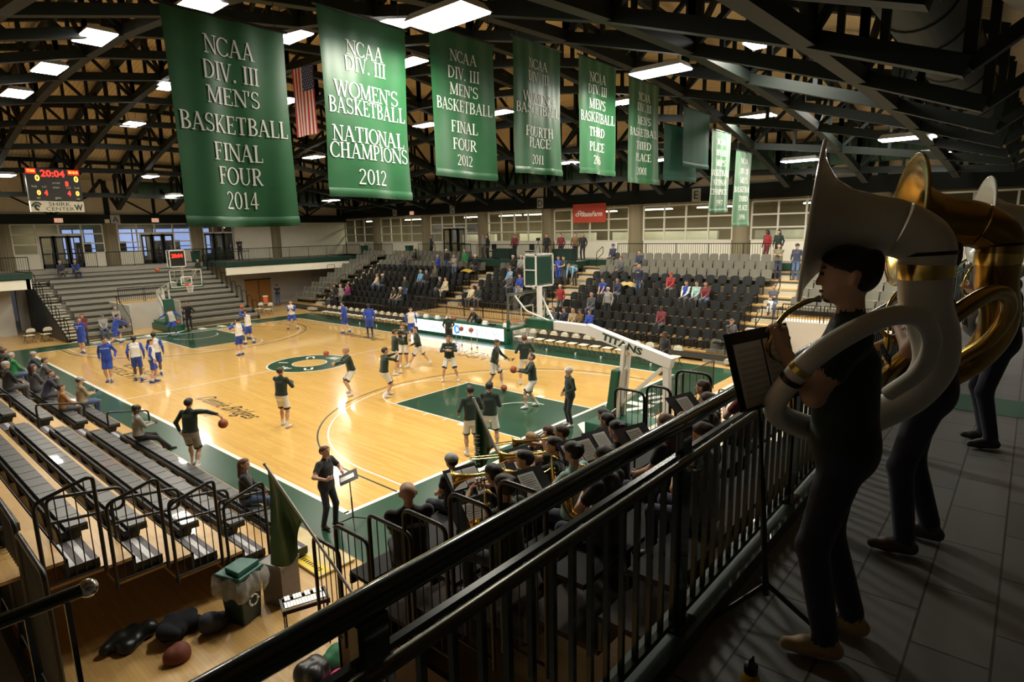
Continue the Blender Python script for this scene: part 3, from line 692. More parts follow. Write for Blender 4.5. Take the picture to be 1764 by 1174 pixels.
m.build('stars',[WHC],ca)
m=MB(); m.tube([(FX-.05,FY0+.05,FZ1),(FX-.05,FY1-.05,FZ1)],.02,6); m.build('hanging_rod',[BLACK],fl_)
# ---- loudspeaker cluster under the roof
def speaker(loc,rot,sz,label):
    m=MB(); m.prism([(-.5,-.35),(.5,-.35),(.5,.35),(-.5,.35)],0,1,'z'); 
    m.v=[(x*sz[0]*(1 if z<.5 else .8),y*sz[1],z*sz[2]) for x,y,z in m.v]
    o=m.build('loudspeaker',[M('speaker_grey',(.08,.085,.08),.6)],bevel=.02); o.location=loc; o.rotation_euler=rot
    g=MB(); g.box(-.4*sz[0],.4*sz[0],-.37*sz[1]-.0,-.35*sz[1],.08*sz[2],.92*sz[2]); g.build('grille',[BLKPL],o)
    b=MB(); b.tube([(0,0,sz[2]),(0,0,sz[2]+.5)],.02,6); b.build('bracket',[BLACK],o)
    return tag(o,label,'loudspeaker')
speaker((8.6,9.4,10.75),(.45,.12,.9),(.75,.75,1.4),'grey loudspeaker hanging between the NATIONAL CHAMPIONS and FINAL FOUR banners')
speaker((9.6,6.2,10.3),(.4,-.2,-.4),(.9,.9,1.2),'dark loudspeaker hanging behind the gap of the third and fourth banners')
# ---- scoreboard on the far girder
sbz=.0
SBX0,SBX1,SBZ0,SBZ1,SBY=3.25,6.28,7.72,10.6,40.95
sbd=bpy.data.objects.new('scoreboard',None); COL.objects.link(sbd); sbd.location=(2.46,29.9,7.33); sbd.scale=(.79,.79,.79)
tag(sbd,'black and red lit scoreboard hanging before the far glazing with a white nameplate below','scoreboard')
SW=SBX1-SBX0; SH=SBZ1-SBZ0
LED=M('led_red',(.3,0,0),.5,0,0,emit=(1,.02,.01),strength=2.6); LEDO=M('led_orange',(.4,.2,0),.5,0,0,emit=(1,.42,.05),strength=2.4); LEDW=M('led_white',(.5,.4,.3),.5,0,0,emit=(1,.75,.5),strength=1.2)
LEDD=M('led_red_dim',(.3,0,0),.5,0,0,emit=(1,.01,.005),strength=1.2)
m=MB(); m.box(-SW/2,SW/2,0,.3,SH*.265,SH); m.build('case',[M('scoreboard_black',(.015,.018,.016),.5)],sbd,bevel=.01)
m=MB(); m.box(-SW/2,SW/2,-.02,.25,0,SH*.25); pn=m.build('nameplate',[M('ivory_plate',(.72,.70,.56),.5)],sbd)
m=MB(); put_text(m,'SHIRK',.4,(.12,-.026,SH*.18),(1,0,0),(0,0,1),0,width=1.25,height=.26,ext=.003); put_text(m,'CENTER',.4,(.12,-.026,SH*.07),(1,0,0),(0,0,1),0,width=1.6,height=.24,ext=.003)
m.build('lettering',[M('nameplate_ink',(.02,.05,.035),.6)],pn)
m=MB()   # crested helmet emblem
for k in range(11):
    a0=PI*.15+PI*.85*k/11; a1=a0+PI*.85/12; r0,r1=.20,.31; c=(-1.16,SH*.115)
    m.prism([(c[0]+r*math.cos(a),c[1]+r*1.05*math.sin(a)) for r,a in ((r0,a0),(r1,a0),(r1,a1),(r0,a1))],-.035,-.02,'y')
m.prism([(-1.34,SH*.115-.02),(-1.3,SH*.115+.14),(-1.16,SH*.115+.18),(-1.02,SH*.115+.1),(-.99,SH*.115-.05),(-1.1,SH*.115-.02),(-1.14,SH*.115+.05),(-1.2,SH*.115-.03),(-1.04,SH*.115-.2),(-1.12,SH*.115-.27),(-1.26,SH*.115-.22)],-.035,-.02,'y')
m.build('helmet_emblem',[M('nameplate_ink')],pn)
m=MB(); put_text(m,'W',.5,(1.18,-.026,SH*.105),(1,0,0),(0,0,1),0,width=.5,height=.42,ext=.003,bold=.02); put_text(m,'I',.2,(1.18,-.026,SH*.2),(1,0,0),(0,0,1),0,height=.14,ext=.003); put_text(m,'U',.2,(1.18,-.03,SH*.105),(1,0,0),(0,0,1),0,height=.2,ext=.003)
m.build('monogram_emblem',[M('nameplate_ink')],pn)
def sbtext(name,t,x,z,h_,mat,w_=None,bold=0):
    m=MB(); put_text(m,t,h_,(x*SW/2,-.012,SH*z),(1,0,0),(0,0,1),0,height=h_,width=w_,ext=.004,bold=bold); return m.build(name,[mat],sbd)
for x0,x1,nm,t in ((-.98,-.62,'home_name','TITANS'),(.55,.98,'guest_name','BIG BLUE')):
    m=MB(); m.box(x0*SW/2,x1*SW/2,-.01,0,SH*.87,SH*.985); p=m.build('team_panel',[LEDD],sbd)
    m=MB(); put_text(m,t,.2,((x0+x1)/2*SW/2,-.014,SH*.93),(1,0,0),(0,0,1),0,height=.17,width=(x1-x0)*SW/2*.8,ext=.004); m.build('lettering',[LEDO],p)
sbtext('clock_digits','20:04',-.02,.885,.46,LED,1.35,.012)
for t,x,z,h_ in (('0',-.6,.775,.42),('0',.84,.775,.42),('0',-.62,.44,.34),('0',.82,.44,.34)): sbtext('score_digit',t,x,z,h_,LEDO,h_*.62,.015)
for t,x,z,h_ in (('1',.46,.66,.3),('4',-.36,.44,.34),('4',.5,.44,.34)): sbtext('score_digit',t,x,z,h_,LED,h_*.55,.02)
for t,x,z in (('period',.06,.67),('fouls',-.75,.585),('t.o.l',-.4,.585),('player',.05,.565),('t.o.l',.5,.575),('fouls',.82,.575),('won',-.66,.315),('game',.06,.315),('won',.82,.31)): sbtext('caption',t,x,z,.16 if t!='won' else .11,M('caption_white',(.75,.7,.58),.6,0,0))
for s in (-1,1):
    m=MB(); m.bar((s*1.1,.2,SH*.98),(s*1.1,.2,(Rf(2.46+s,30.0)-7.33)/.79),.04,.04); m.build('bracket',[STEEL],sbd)
# ---- StateFarm sponsor banner on the side girder
m=MB(); m.box(28.25,28.302,11.35,14.0,6.25,7.5); sf=m.build('sponsor_sign',[M('sponsor_red',(.62,.075,.035),.55,0,.06)]); tag(sf,'red sponsor sign reading StateFarm on the side girder','sign')
m=MB(); put_text(m,'StateFarm',.5,(28.243,12.45,6.82),(0,-1,0),(0,0,1),0,width=1.7,height=.34,ext=.003,shear=.3,bold=.012); m.build('lettering',[LETTER],sf)
m=MB()
for yy,zz in ((13.62,6.78),(13.42,6.95),(13.22,6.78)):
    m.tube([(28.24,yy+.13*math.cos(a),zz+.085*math.sin(a)) for a in [2*PI*i/14 for i in range(14)]],.035,6,closed=True)
m.build('three_oval_emblem',[LETTER],sf)
# ================================================================ RAILS, STANDS, SEATS
_bal={}
def fence(p, q, h=1.07, label='', name='guard_rail', mat=None, bal=.115, post=1.8, tube=.024, bars=True, group=None, lift=.1, parent=None):
    """steel guard rail between two floor points: posts, top and bottom rail, each baluster a part"""
    mat=mat or STEEL; p=Vector(p); q=Vector(q); L=(q-p).length; d=(q-p)/L
    if parent is None:
        root=bpy.data.objects.new(name,None); COL.objects.link(root); root.location=p; tag(root,label,'railing',group); off=p
    else:
        root=bpy.data.objects.new(name,None); COL.objects.link(root); root.parent=parent; root.location=p-Vector(parent.location); off=p
    Z=Vector((0,0,1)); a=Vector((0,0,0)); b=q-p
    m=MB(); m.tube([a+Z*h,b+Z*h],tube,8); m.build('top_rail',[mat],root,smooth=True)
    m=MB(); m.tube([a+Z*lift,b+Z*lift],tube*.75,6); m.build('bottom_rail',[mat],root,smooth=True)
    n=max(1,round(L/post))
    for i in range(n+1):
        m=MB(); c=a+d*(L*i/n); m.tube([c,c+Z*(h)],tube*.95,8); m.build('post',[mat],root,smooth=True)
    if bars:
        k=(mat.name,round(h,2),lift)
        if k not in _bal:
            m=MB(); m.box(-.008,.008,-.008,.008,lift,h-.01); _bal[k]=m.mesh('baluster',[mat])
        nb=int(L/bal); lim=100
        for i in range(1,min(nb,lim)):
            o=bpy.data.objects.new('baluster',_bal[k]); COL.objects.link(o); o.parent=root; o.location=d*(L*i/nb)
        if nb>lim:
            m=MB()
            for i in range(lim,nb):
                c=d*(L*i/nb); m.box(c.x-.008,c.x+.008,c.y-.008,c.y+.008,c.z+lift,c.z+h-.01)
            o=m.build('balusters',[mat],root); o['kind']='stuff'
    return root
def loop_rail(pts, label, r=.021, name='hand_rail', group=None, mat=None):
    m=MB(); m.tube(pts,r,8); o=m.build(name,[mat or STEEL],smooth=True,ang=60)
    return tag(o,label,'railing',group)
def rnd(pts, r=.1, n=4):
    """round the corners of a polyline"""
    P=[Vector(p) for p in pts]; out=[P[0]]
    for i in range(1,len(P)-1):
        a=(P[i-1]-P[i]); b=(P[i+1]-P[i]); k=min(r,a.length*.45,b.length*.45); a=P[i]+a.normalized()*k; b=P[i]+b.normalized()*k
        for t in range(n+1):
            t/=n; out.append(a*(1-t)**2+P[i]*2*t*(1-t)+b*t*t)
    return out+[P[-1]]
# ---- upper walkway rails
fence((7.0,39.55,F),(14.0,39.55,F),1.05,'dark rail along the far walkway, right of the two seated men')
fence((3.9,39.55,F),(6.4,39.55,F),1.05,'short dark rail along the far walkway behind the two seated men')
fence((-6,35.26,F),(1.75,35.26,F),1.0,'dark rail on the small balcony at the far left')
fence((13.65,35.46,F),(25.6,35.46,F),1.02,'long dark rail around the far corner balcony',bal=.13)
fence((13.56,35.5,F),(13.56,39.4,F),1.02,'dark rail on the left edge of the corner balcony')
for k,(a,b,t) in enumerate(((31.0,34.9,'near the far corner'),(21.6,27.6,'above the left grey seats'),(-.7,8.9,'above the near grey seats'),(-8.5,-2.4,'right of the near stair'))):
    fence((25.76,a,F),(25.76,b,F),1.05,'dark walkway rail along the side stand, '+t,bal=.13)
# media platform
mp=MB(); mp.box(24.3,25.72,11.0,21.2,F-.35,F,0); struct(mp.build('floor_media_platform',[CARPET]))
mp=MB(); mp.box(24.22,24.3,11.0,21.2,F-.45,F+.05,0); mp.box(24.3,25.7,10.95,11.0,F-.45,F,0); struct(mp.build('trim_media_edge',[STEELG]))
fence((24.26,11.0,F),(24.26,21.2,F),1.05,'dark rail in front of the media platform',bal=.13)
# stair behind the far corner balcony rail
# ---- side stand (right)
XR=lambda i:18.2+.76*i
ZR=lambda i:.45+.34*i
STEPM=M('step_plate',(.50,.47,.36),.6,0,.1,5)
RISER=M('riser_dark',(.045,.045,.04),.6,0,.2,4)
st=empty('sideline_stand','long raked stand with wooden decks along the far sideline','bleacher',(18.2,0,0))
def spart(name,m,mats,par=st):
    o=Vector(par.location); m.v=[tuple(Vector(v)-o) for v in m.v]; return m.build(name,mats,par)
YS0,YS1=-7.6,35.2
AIS=[(-2.3,-1.0),(9.35,10.6),(17.3,18.4),(30.9,31.9)]
for i in range(10):
    m=MB()
    segs=[(YS0,YS1)]
    if i<2: segs=[(-2.3,9.35),(18.4,YS1)]
    elif i<4: segs=[(-2.3,YS1)]
    x1=25.72 if i<9 else 25.72
    for a,b in segs:
        if i>=8: 
            for aa,bb in ((a,11.0),(21.2,b)): m.box(XR(i),XR(i+1) if i<9 else 25.75,aa,bb,ZR(i)-.06,ZR(i),0); m.box(XR(i),XR(i)+.03,aa,bb,ZR(i)-.34,ZR(i)-.06,1)
        else:
            m.box(XR(i),XR(i+1)+.05,a,b,ZR(i)-.06,ZR(i),0); m.box(XR(i),XR(i)+.03,a,b,ZR(i)-.34,ZR(i)-.06,1 if i<7 else 2)
    spart('deck',m,[WOODDECK,RISER,GREYB])
for k,(a,b) in enumerate(AIS):
    for i in range(10):
        if i<2 and k in (1,2): continue
        if i<4 and k==0 and False: continue
        m=MB(); m.box(XR(i)-.34,XR(i)+.02,a+.05,b-.05,ZR(i)-.34,ZR(i)-.17,0); m.box(XR(i)-.34,XR(i)-.3,a+.05,b-.05,ZR(i)-.17,ZR(i)-.165,1)
        spart('aisle_step',m,[STEPM,BLACK])
# scorers' platform: grey face, wooden top, black fence
m=MB(); m.box(17.3,19.8,9.35,18.4,0,.93,0); m.box(17.25,19.8,9.3,18.45,.93,.98,1); spart('front_platform',m,[GREYW,WOODDECK])
m=MB(); m.box(17.3,18.2,-.9,9.35,0,.02,0); 
fence((17.34,9.5,.98),(17.34,16.9,.98),.95,'black fence along the front edge of the scorers platform',mat=BLACK,bal=.12,post=1.5)
fence((17.34,17.1,.98),(17.34,18.3,.98),.95,'short black gate beside the team bench',mat=BLACK,bal=.12,post=1.2)
# right-end block of the stand: grey face, fence
m=MB(); m.box(20.4,25.7,YS0,-2.3,0,ZR(4)-.06,0); spart('end_block',m,[GREYW])
fence((20.5,-2.5,ZR(3)),(20.5,-4.0,ZR(3)),1.0,'black fence in front of the seated person with the child',mat=BLACK)
fence((20.5,-4.15,ZR(3)),(20.5,-7.3,ZR(3)),1.0,'black fence right of the seated person with the child',mat=BLACK)
# ---- seats: one prototype of each kind, then copies
def black_chair():
    m=MB()
    def back(u,v):
        y=(u-.5)*.46*(1-.12*v*v); x=.17+.10*v+.05*math.cos((u-.5)*PI)-.03; z=.46+.42*v-(.05*(2*abs(u-.5))**3 if v>.9 else 0)
        return (x,y,z)
    m.grid(back,6,5,0); n0=len(m.v); m.grid(lambda u,v:tuple(Vector(back(1-u,v))+Vector((.035,0,0))),6,5,0)
    for y in (-.16,.16): m.box(.16,.20,y-.02,y+.02,0,.5,0); m.box(-.05,.3,y-.02,y+.02,0,.025,0)
    r=m.build('stadium_chair',[BLKPL],smooth=True,ang=50)
    s=MB(); s.grid(lambda u,v:(-.27+.44*v,(u-.5)*.44,.43-.03*math.sin(PI*v)+.02*(2*u-1)**2),4,4); s.grid(lambda u,v:(-.27+.44*v,(.5-u)*.44,.39),4,4)
    s.box(-.29,-.27,-.2,.2,.385,.44)
    s.build('seat',[BLKPL],r,smooth=True,ang=50)
    return r
def grey_seat():
    m=MB()
    def back(u,v,t=0):
        w=.5*(1-.10*max(0,v-.6)/.4); y=(u-.5)*w; x=.16+.07*v+.05*math.cos((u-.5)*PI)+t; z=.42+.42*v-.04*(2*abs(u-.5))**4*(v>.8)
        return (x,y,z)
    m.grid(back,8,5); m.grid(lambda u,v:back(1-u,v,.03),8,5); m.grid(lambda u,v:back(u,1,.03*v),8,1)
    r=m.build('moulded_seat',[GREYSEAT],smooth=True,ang=50)
    s=MB(); s.grid(lambda u,v:(-.24+.42*v,(u-.5)*.49,.44-.02*math.sin(PI*v)),4,4); s.box(-.25,.18,-.245,.245,.30,.42); s.build('seat_pan',[GREYSEAT],r,smooth=True,ang=40)
    return r
bc=black_chair(); gsd=grey_seat(); ub=[False]; ug=[False]
def put_seat(proto,used,x,y,z,label,cat,grp):
    if not used[0]: used[0]=True; o=proto; o.location=(x,y,z)
    else: o=clone(proto,(x,y,z))
    tag(o,label,cat,grp); return o
SECT=[('near section',-.85,9.2,16,0),('middle section',10.75,17.2,10,2),('left section',18.55,30.8,19,0)]
for nm,a,b,n,i0 in SECT:
    for i in range(i0,7):
        for k in range(n):
            put_seat(bc,ub,XR(i)+.41,a+(b-a)*(k+.5)/n,ZR(i)+.004,'black stadium chair, %s row up, %s from the near end, %s'%(ordn(i+1),ordn(k+1),nm),'chair','black chairs, %s, %s row'%(nm,ordn(i+1)))
for nm,a,b,n,rows in (('near grey block',-.85,9.2,18,(7,8,9)),('middle grey block',10.75,17.2,12,(7,)),('left grey block',18.55,30.8,22,(7,8,9)),('far end grey block',32.0,35.1,6,range(10)),('right end grey block',-7.4,-2.4,9,range(4,10))):
    for i in rows:
        if nm=='left grey block' and i>=8: a2,n2=21.4,17
        else: a2,n2=a,n
        for k in range(n2):
            put_seat(gsd,ug,XR(i)+.41,a2+(b-a2)*(k+.5)/n2,ZR(i)+.004,'grey moulded seat, %s row up, %s from the near end, %s'%(ordn(i+1),ordn(k+1),nm),'seat','grey seats, %s, %s row'%(nm,ordn(i+1)))
for k in range(3):
    put_seat(gsd,ug,18.45,-1.0+.52*k+.3-.9+.2,.12,'grey moulded seat at floor level beside the near stair, %s from the right'%ordn(k+1),'seat','floor level grey seats')
m=MB(); m.box(18.1,18.8,-1.75,.0,0,.12); spart('low_plinth',m,[GREYB])
# aisle hand rails
k=0
for (a,b),rows in zip(AIS,((2,5,8),(3,6,9),(3,),(1,3,5,7))):
    for i in rows:
        y=(a+b)/2; x=XR(i); z=ZR(i); k+=1
        if (a,b)==AIS[2]: y=a
        loop_rail(rnd([(x,y,z),(x,y,z+.85),(x+.75,y,z+.34+.9),(x+.75,y,z+.34+.45),(x,y,z+.45)],.12),'black looped stair rail on the side stand, %s from the near end'%ordn(k))
for i in (3,4,5):
    loop_rail(rnd([(XR(i),35.2,ZR(i)-.34),(XR(i),35.2,ZR(i)+1.1),(XR(i)+.7,35.2,ZR(i)+1.1),(XR(i)+.7,35.2,ZR(i))],.06),'black end frame on the far end grey block, %s up'%ordn(i-2))
for y in (-2.35,-.95):
    for i in (0,2):
        fence((XR(i),y,ZR(i)),(XR(i)+1.3,y,ZR(i)),1.15,'black side fence of the near stair, %s side, %s'%('right' if y<-2 else 'left','lower' if i==0 else 'upper'),mat=BLACK,bal=.2,post=.65)
# ---- far end stand: eleven long grey benches
fs_=empty('end_stand','grey bench bleacher across the far end behind the basket','bleacher',(2.1,31,0))
YF=lambda i:31+.775*i
for i in range(11):
    z=.43+.31*i
    m=MB(); xs=[(2.2,13.55)]
    if i<5: xs=[(3.2,5.5),(8.46,13.55)]
    else: xs=[(3.2 if i<10 else 2.6,13.55)]
    for a,b in xs:
        m.box(a,b,YF(i),YF(i)+.30,z-.06,z,0); m.box(a,b,YF(i),YF(i)+.03,z-.19,z-.06,0); m.box(a,b,YF(i)+.06,YF(i)+.1,max(0,z-.43),z-.06,1)
        m.box(a,b,YF(i)+.1,YF(i)+(.8 if i<10 else .7),z-.48,z-.43,0)
        for j in range(int((b-a)/.46)): m.box(a+.46*j,a+.46*j+.006,YF(i)-.002,YF(i)+.3,z-.06,z+.002,2)
    spart('bench',m,[GREYB,M('bench_riser',(.10,.094,.075),.6,0,.2,4),M('bench_joint',(.25,.245,.21),.6)],fs_)
    m=MB(); m.box(2.25,3.15,YF(i)+.0,YF(i)+.74,z-.48,z-.43+(.0),0); m.box(2.35,3.1,YF(i)-.35,YF(i)+.02,max(0.01,z-.60),z-.58+.0 if z>.62 else .03,0); spart('aisle_step',m,[STEPM],fs_)
m=MB(); m.prism([(31,0),(39.5,0),(39.5,3.75),(31.0,.28)],2.12,2.2,'x'); spart('end_panel',m,[BLACK],fs_)
m=MB(); m.prism([(31,0),(39.5,0),(39.5,3.6),(31.0,.25)],13.55,13.62,'x'); spart('end_panel',m,[RISER],fs_)
m=MB(); m.box(5.56,8.38,33.0,33.08,0,1.75,0); m.box(5.56,8.38,33.0,34.85,1.75,1.8,1); m.box(5.5,5.56,31,34.85,0,1.8,0); m.box(8.38,8.44,31,34.85,0,1.8,0); spart('platform',m,[GREYW,WOODDECK],fs_)
fence((5.6,33.05,1.8),(7.0,33.05,1.8),.95,'black fence panel on the far platform, left of the basket',mat=BLACK)
fence((7.1,33.05,1.8),(8.35,33.05,1.8),.95,'black fence panel on the far platform, behind the basket',mat=BLACK)
loop_rail(rnd([(5.5,31,.0),(5.5,31,1.0),(5.5,33.2,2.3),(5.5,33.2,1.4)],.1),'black stair rail left of the far platform')
loop_rail(rnd([(8.5,31,.0),(8.5,31,1.0),(8.5,33.2,2.3),(8.5,33.2,1.4)],.1),'black stair rail right of the far platform')
for i in range(0,10,2):
    loop_rail(rnd([(2.3,YF(i),.31*i),(2.3,YF(i),.31*i+1.15),(2.3,YF(i)+.7,.31*i+1.4),(2.3,YF(i)+.7,.31*i+.7),(2.3,YF(i),.31*i+.5)],.1),'black end rail on the left of the far bleacher, %s up'%ordn(i//2+1))
for i in range(0,11):
    loop_rail(rnd([(13.5,YF(i),.31*i),(13.5,YF(i),.31*i+1.3),(13.5,YF(i)+.62,.31*i+1.3),(13.5,YF(i)+.62,.31*i+.3)],.08),'black end frame on the right of the far bleacher, %s up'%ordn(i+1))
# ---- near left stand: rows of dark seat modules
XL=lambda i:-1.5-.78*i
ZL=lambda i:.42+.3*i
DL=lambda i:.3*i+(.08 if i else 0)
DKG=M('charcoal_module',(.085,.09,.092),.35,0,.15,6,coat=.2)
ls=empty('left_stand','retractable wooden-decked bleacher in the left foreground','bleacher',(-1.2,0,0))
mod=MB(); mod.box(-.13,.12,-.218,.218,-.05,0); mod.box(.11,.135,-.218,.218,-.13,-.01); mod.box(-.145,-.115,-.218,.218,-.07,.006)
MODM=mod.mesh('seat_module',[DKG])
BROWNB=M('brown_beam',(.10,.065,.035),.5,0,.2,5)
TREAD=M('tread_stripes',(.42,.42,.43),.4,.3,.1)
for i in range(6):
    zd=DL(i)
    m=MB()
    if i>0: m.box(XL(i)-.62,XL(i)+.42,-1.0,33.2,zd-.05,zd,0); m.box(XL(i)+.40,XL(i)+.43,-1.0,33.2,max(.02,zd-.3),zd-.0,1)
    else: m.box(XL(0)-.62,XL(0)+.18,-1.0,33.2,.005,.02,0)
    spart('deck',m,[WOODDECK,RISER],ls)
    if i>0:
        m=MB(); x=XL(i)+.43
        for j in range(4): m.box(x+.09*j,x+.09*j+.085,-.95,-.05,zd-.17,zd-.15,j%2)
        m.box(x,x+.36,-.97,-.95,zd-.26,zd-.14,2); m.box(x,x+.36,-.95,-.05,max(.01,zd-.3),zd-.17,2); spart('aisle_step',m,[TREAD,M('tread_dark',(.06,.05,.06),.5),BLACK],ls)
        m=MB(); x=XL(i)+.43
        for j in range(4): m.box(x+.09*j,x+.09*j+.085,8.75,9.55,zd-.17,zd-.15,j%2)
        spart('aisle_step',m,[TREAD,M('tread_dark')],ls)
k=0
for i in range(6):
    for sname,a,b in (('near block',.0,8.6),('far block',9.7,32.6)):
        k+=1
        r=empty('bench_row','row of dark seat modules, %s row from the court, %s of the left stand'%(ordn(i+1),sname),'bench',(XL(i),a,ZL(i)),0,'bench rows of the left stand')
        n=int((b-a)/.46); 
        for j in range(n):
            o=bpy.data.objects.new('seat_module',MODM); COL.objects.link(o); o.parent=r; o.location=(0,(j+.5)*.46,0)
        m=MB(); m.box(-.20,-.14,0,b-a,-.17,-.06,0); m.box(-.21,-.20,0,b-a,-.13,-.09,1); m.box(-.12,.12,0,b-a,-.12,-.05,0); m.build('support_beam',[BLACK,BROWNB],r)
        for j in range(int((b-a)/.92)+1):
            m=MB(); y=.25+.92*j
            if y<b-a: m.prism([(-.22,-.12),(.10,-.12),(.04,-.33),(-.2,-.33)],y-.06,y+.06,'y'); m.build('bracket',[BLACK],r)
# end rails of the near aisle
for i in range(1,5):
    x0=XL(i)-.62; x1=XL(i)+.06; z=.3*i
    r=empty('end_rail','black barred end rail on the left stand, %s from the court'%ordn(i),'railing',(x0,-1.02,z+.1),0,'end rails of the left stand')
    w_=x1-x0
    m=MB(); m.tube(rnd([(0,0,-.1),(0,0,1.18),(w_,0,1.36),(w_,0,-.1)],.1,5),.026,8); m.build('frame',[BLACK],r,smooth=True,ang=60)
    m=MB(); m.tube([(0,0,.0),(w_,0,.0)],.018,6); m.build('bottom_bar',[BLACK],r)
    for j in range(1,6):
        m=MB(); m.tube([(w_*j/6,0,0),(w_*j/6,0,1.17+.18*j/6)],.008,5); m.build('bar',[BLACK],r)
for i in range(1,5):
    x=XL(i)-.35; z=.3*i
    loop_rail(rnd([(x,-.15,z),(x,-.15,z+1.0),(x+.95,-.15,z+.86),(x+.95,-.15,z+.52),(x,-.15,z+.62)],.12),'black looped hand rail on the near aisle of the left stand, %s from the court'%ordn(i),r=.026,mat=BLACK)
for i,yy in ((0,9.15),(2,9.15),(4,9.15)):
    loop_rail(rnd([(XL(i)-.3,yy,.3*i),(XL(i)-.3,yy,.3*i+.95),(XL(i)+.75,yy,.3*i+.75),(XL(i)+.75,yy,.3*i+.4)],.1),'black looped hand rail on the middle aisle of the left stand, %s from the court'%ordn(i//2+1),r=.026,mat=BLACK)
# guard frames along the back of the left stand, and its grey sill
sl=MB(); sl.box(-5.95,-5.62,-3.2,33,0,.04); sl.box(-5.6,-5.5,-3.2,33,0,.12,1); spart('back_sill',sl,[M('sill_grey',(.14,.14,.15),.5),BLACK],ls)
for k,(a,b,zt_) in enumerate(((.2,1.5,2.55),(-1.0,.1,2.35),(-2.4,-1.1,2.2))):
    r=empty('guard_frame','black barred guard frame at the back of the left stand, %s from the right'%ordn(3-k),'railing',(-5.45,a,0))
    w_=b-a
    m=MB(); m.tube(rnd([(0,0,0),(0,0,zt_-.05),(0,w_,zt_),(0,w_,0)],.1,5),.032,8); m.build('frame',[BLACK],r,smooth=True,ang=60)
    for j in range(1,10):
        m=MB(); m.tube([(0,w_*j/10,.2),(0,w_*j/10,zt_-.04)],.009,5); m.build('bar',[BLACK],r)
    m=MB(); m.tube([(0,0,.2),(0,w_,.2)],.02,6); m.build('bottom_bar',[BLACK],r)
# ---- band stand under the near balcony
dk=lambda y: 2.28-.39*(y+7.1)
bs=empty('band_stand','dark raked stand for the pep band below the balcony','bleacher',(-1.6,-2.4,0))
for j in range(3,10):
    y0=-1.27-.77*j; z=.15+.3*j
    x0=-3.0 if j>=4 else -1.5
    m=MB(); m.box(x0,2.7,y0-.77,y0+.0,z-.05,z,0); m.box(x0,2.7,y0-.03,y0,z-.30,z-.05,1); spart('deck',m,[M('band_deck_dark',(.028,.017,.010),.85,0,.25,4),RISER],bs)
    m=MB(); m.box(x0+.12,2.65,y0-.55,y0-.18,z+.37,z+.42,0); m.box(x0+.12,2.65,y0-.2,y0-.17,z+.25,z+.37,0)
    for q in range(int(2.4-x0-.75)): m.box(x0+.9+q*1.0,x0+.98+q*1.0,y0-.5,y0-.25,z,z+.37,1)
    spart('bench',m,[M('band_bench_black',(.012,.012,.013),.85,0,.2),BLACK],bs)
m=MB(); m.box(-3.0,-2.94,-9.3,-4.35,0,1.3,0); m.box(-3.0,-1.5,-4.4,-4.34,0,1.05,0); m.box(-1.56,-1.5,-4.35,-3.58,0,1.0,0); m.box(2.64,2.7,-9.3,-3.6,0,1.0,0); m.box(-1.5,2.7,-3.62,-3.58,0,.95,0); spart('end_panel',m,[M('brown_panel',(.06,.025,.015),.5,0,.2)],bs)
for k,(a,b,zt_) in enumerate(((-4.02,-4.58,2.13),(-4.55,-5.2,2.46),(-5.25,-5.96,2.81),(-5.87,-6.5,3.06),(-6.58,-7.1,3.44),(-7.22,-7.72,3.74))):
    zb_=dk(a)-.25; r=empty('end_rail','black barred end rail of the band stand, %s from the court'%ordn(k+1),'railing',(-3.04,a,0),0,'end rails of the band stand')
    w_=b-a
    m=MB(); m.tube(rnd([(0,0,zb_),(0,0,zt_),(0,w_,zt_),(0,w_,zb_)],.1,5),.024,8); m.build('frame',[BLACK],r,smooth=True,ang=60)
    for j in range(1,5):
        m=MB(); m.tube([(0,w_*j/5,zb_+.1),(0,w_*j/5,zt_)],.007,5); m.build('bar',[BLACK],r)
    m=MB(); m.tube([(0,0,zb_+.1),(0,w_,zb_+.1)],.016,6); m.build('bottom_bar',[BLACK],r)
# ---- near balcony rail in the foreground
br=empty('balcony_rail','heavy dark green balcony railing in the foreground','railing',(-6.4,-9.36,F))
L=26.0; RX0=-6.45
def bp_(name,m,mats,smooth=True,par=None): return m.build(name,mats,par or br,smooth=smooth,ang=50)
GLOSSG=M('gloss_dark_green',(.010,.022,.017),.22,.2,.15,5,coat=.6)
m=MB(); m.tube([(0,0,1.12),(L,0,1.12)],.036,12); bp_('top_rail',m,[GLOSSG])
m=MB(); m.tube([(.1,-.08,.99),(L,-.08,.99)],.020,10); hr=bp_('hand_rail',m,[M('worn_steel_rail',(.10,.10,.075),.3,.7,.3,9)])
m=MB(); m.box(0,L,-.012,.012,.96,.98); m.box(0,L,-.015,.015,.12,.15); bp_('flat_bars',m,[GLOSSG],False)
m=MB(); m.box(0,L,-.085,.085,0,.085); bp_('kerb',m,[M('kerb_green',(.02,.045,.035),.35,.2,.2,6,coat=.3)],False)
for i in range(15):
    x=.55+i*1.75
    if x>L: break
    m=MB(); m.box(x-.045,x+.045,-.02,.02,0,1.08); m.box(x-.09,x+.09,-.05,.05,.08,.095); bp_('post',m,[GLOSSG],False)
    m=MB(); m.tube(rnd([(x,-.02,.90),(x,-.08,.90),(x,-.08,.975)],.03),.011,6); m.ball((x,-.02,.90),.026,8); bp_('bracket',m,[CHROME])
m=MB(); m.box(-.011,.011,-.011,.011,.15,.97); BALM=m.mesh('baluster',[GLOSSG])
for i in range(100):
    o=bpy.data.objects.new('baluster',BALM); COL.objects.link(o); o.parent=br; o.location=(.12+i*.117,0,0)
m=MB()
for i in range(100,int(L/.117)): x=.12+i*.117; m.box(x-.011,x+.011,-.011,.011,.15,.99)
bb=bp_('balusters',m,[GLOSSG],False); bb['kind']='stuff'
b2=empty('balcony_rail','dark railing stub at the lower left corner of the photo','railing',(-8.3,-7.86,3.45))
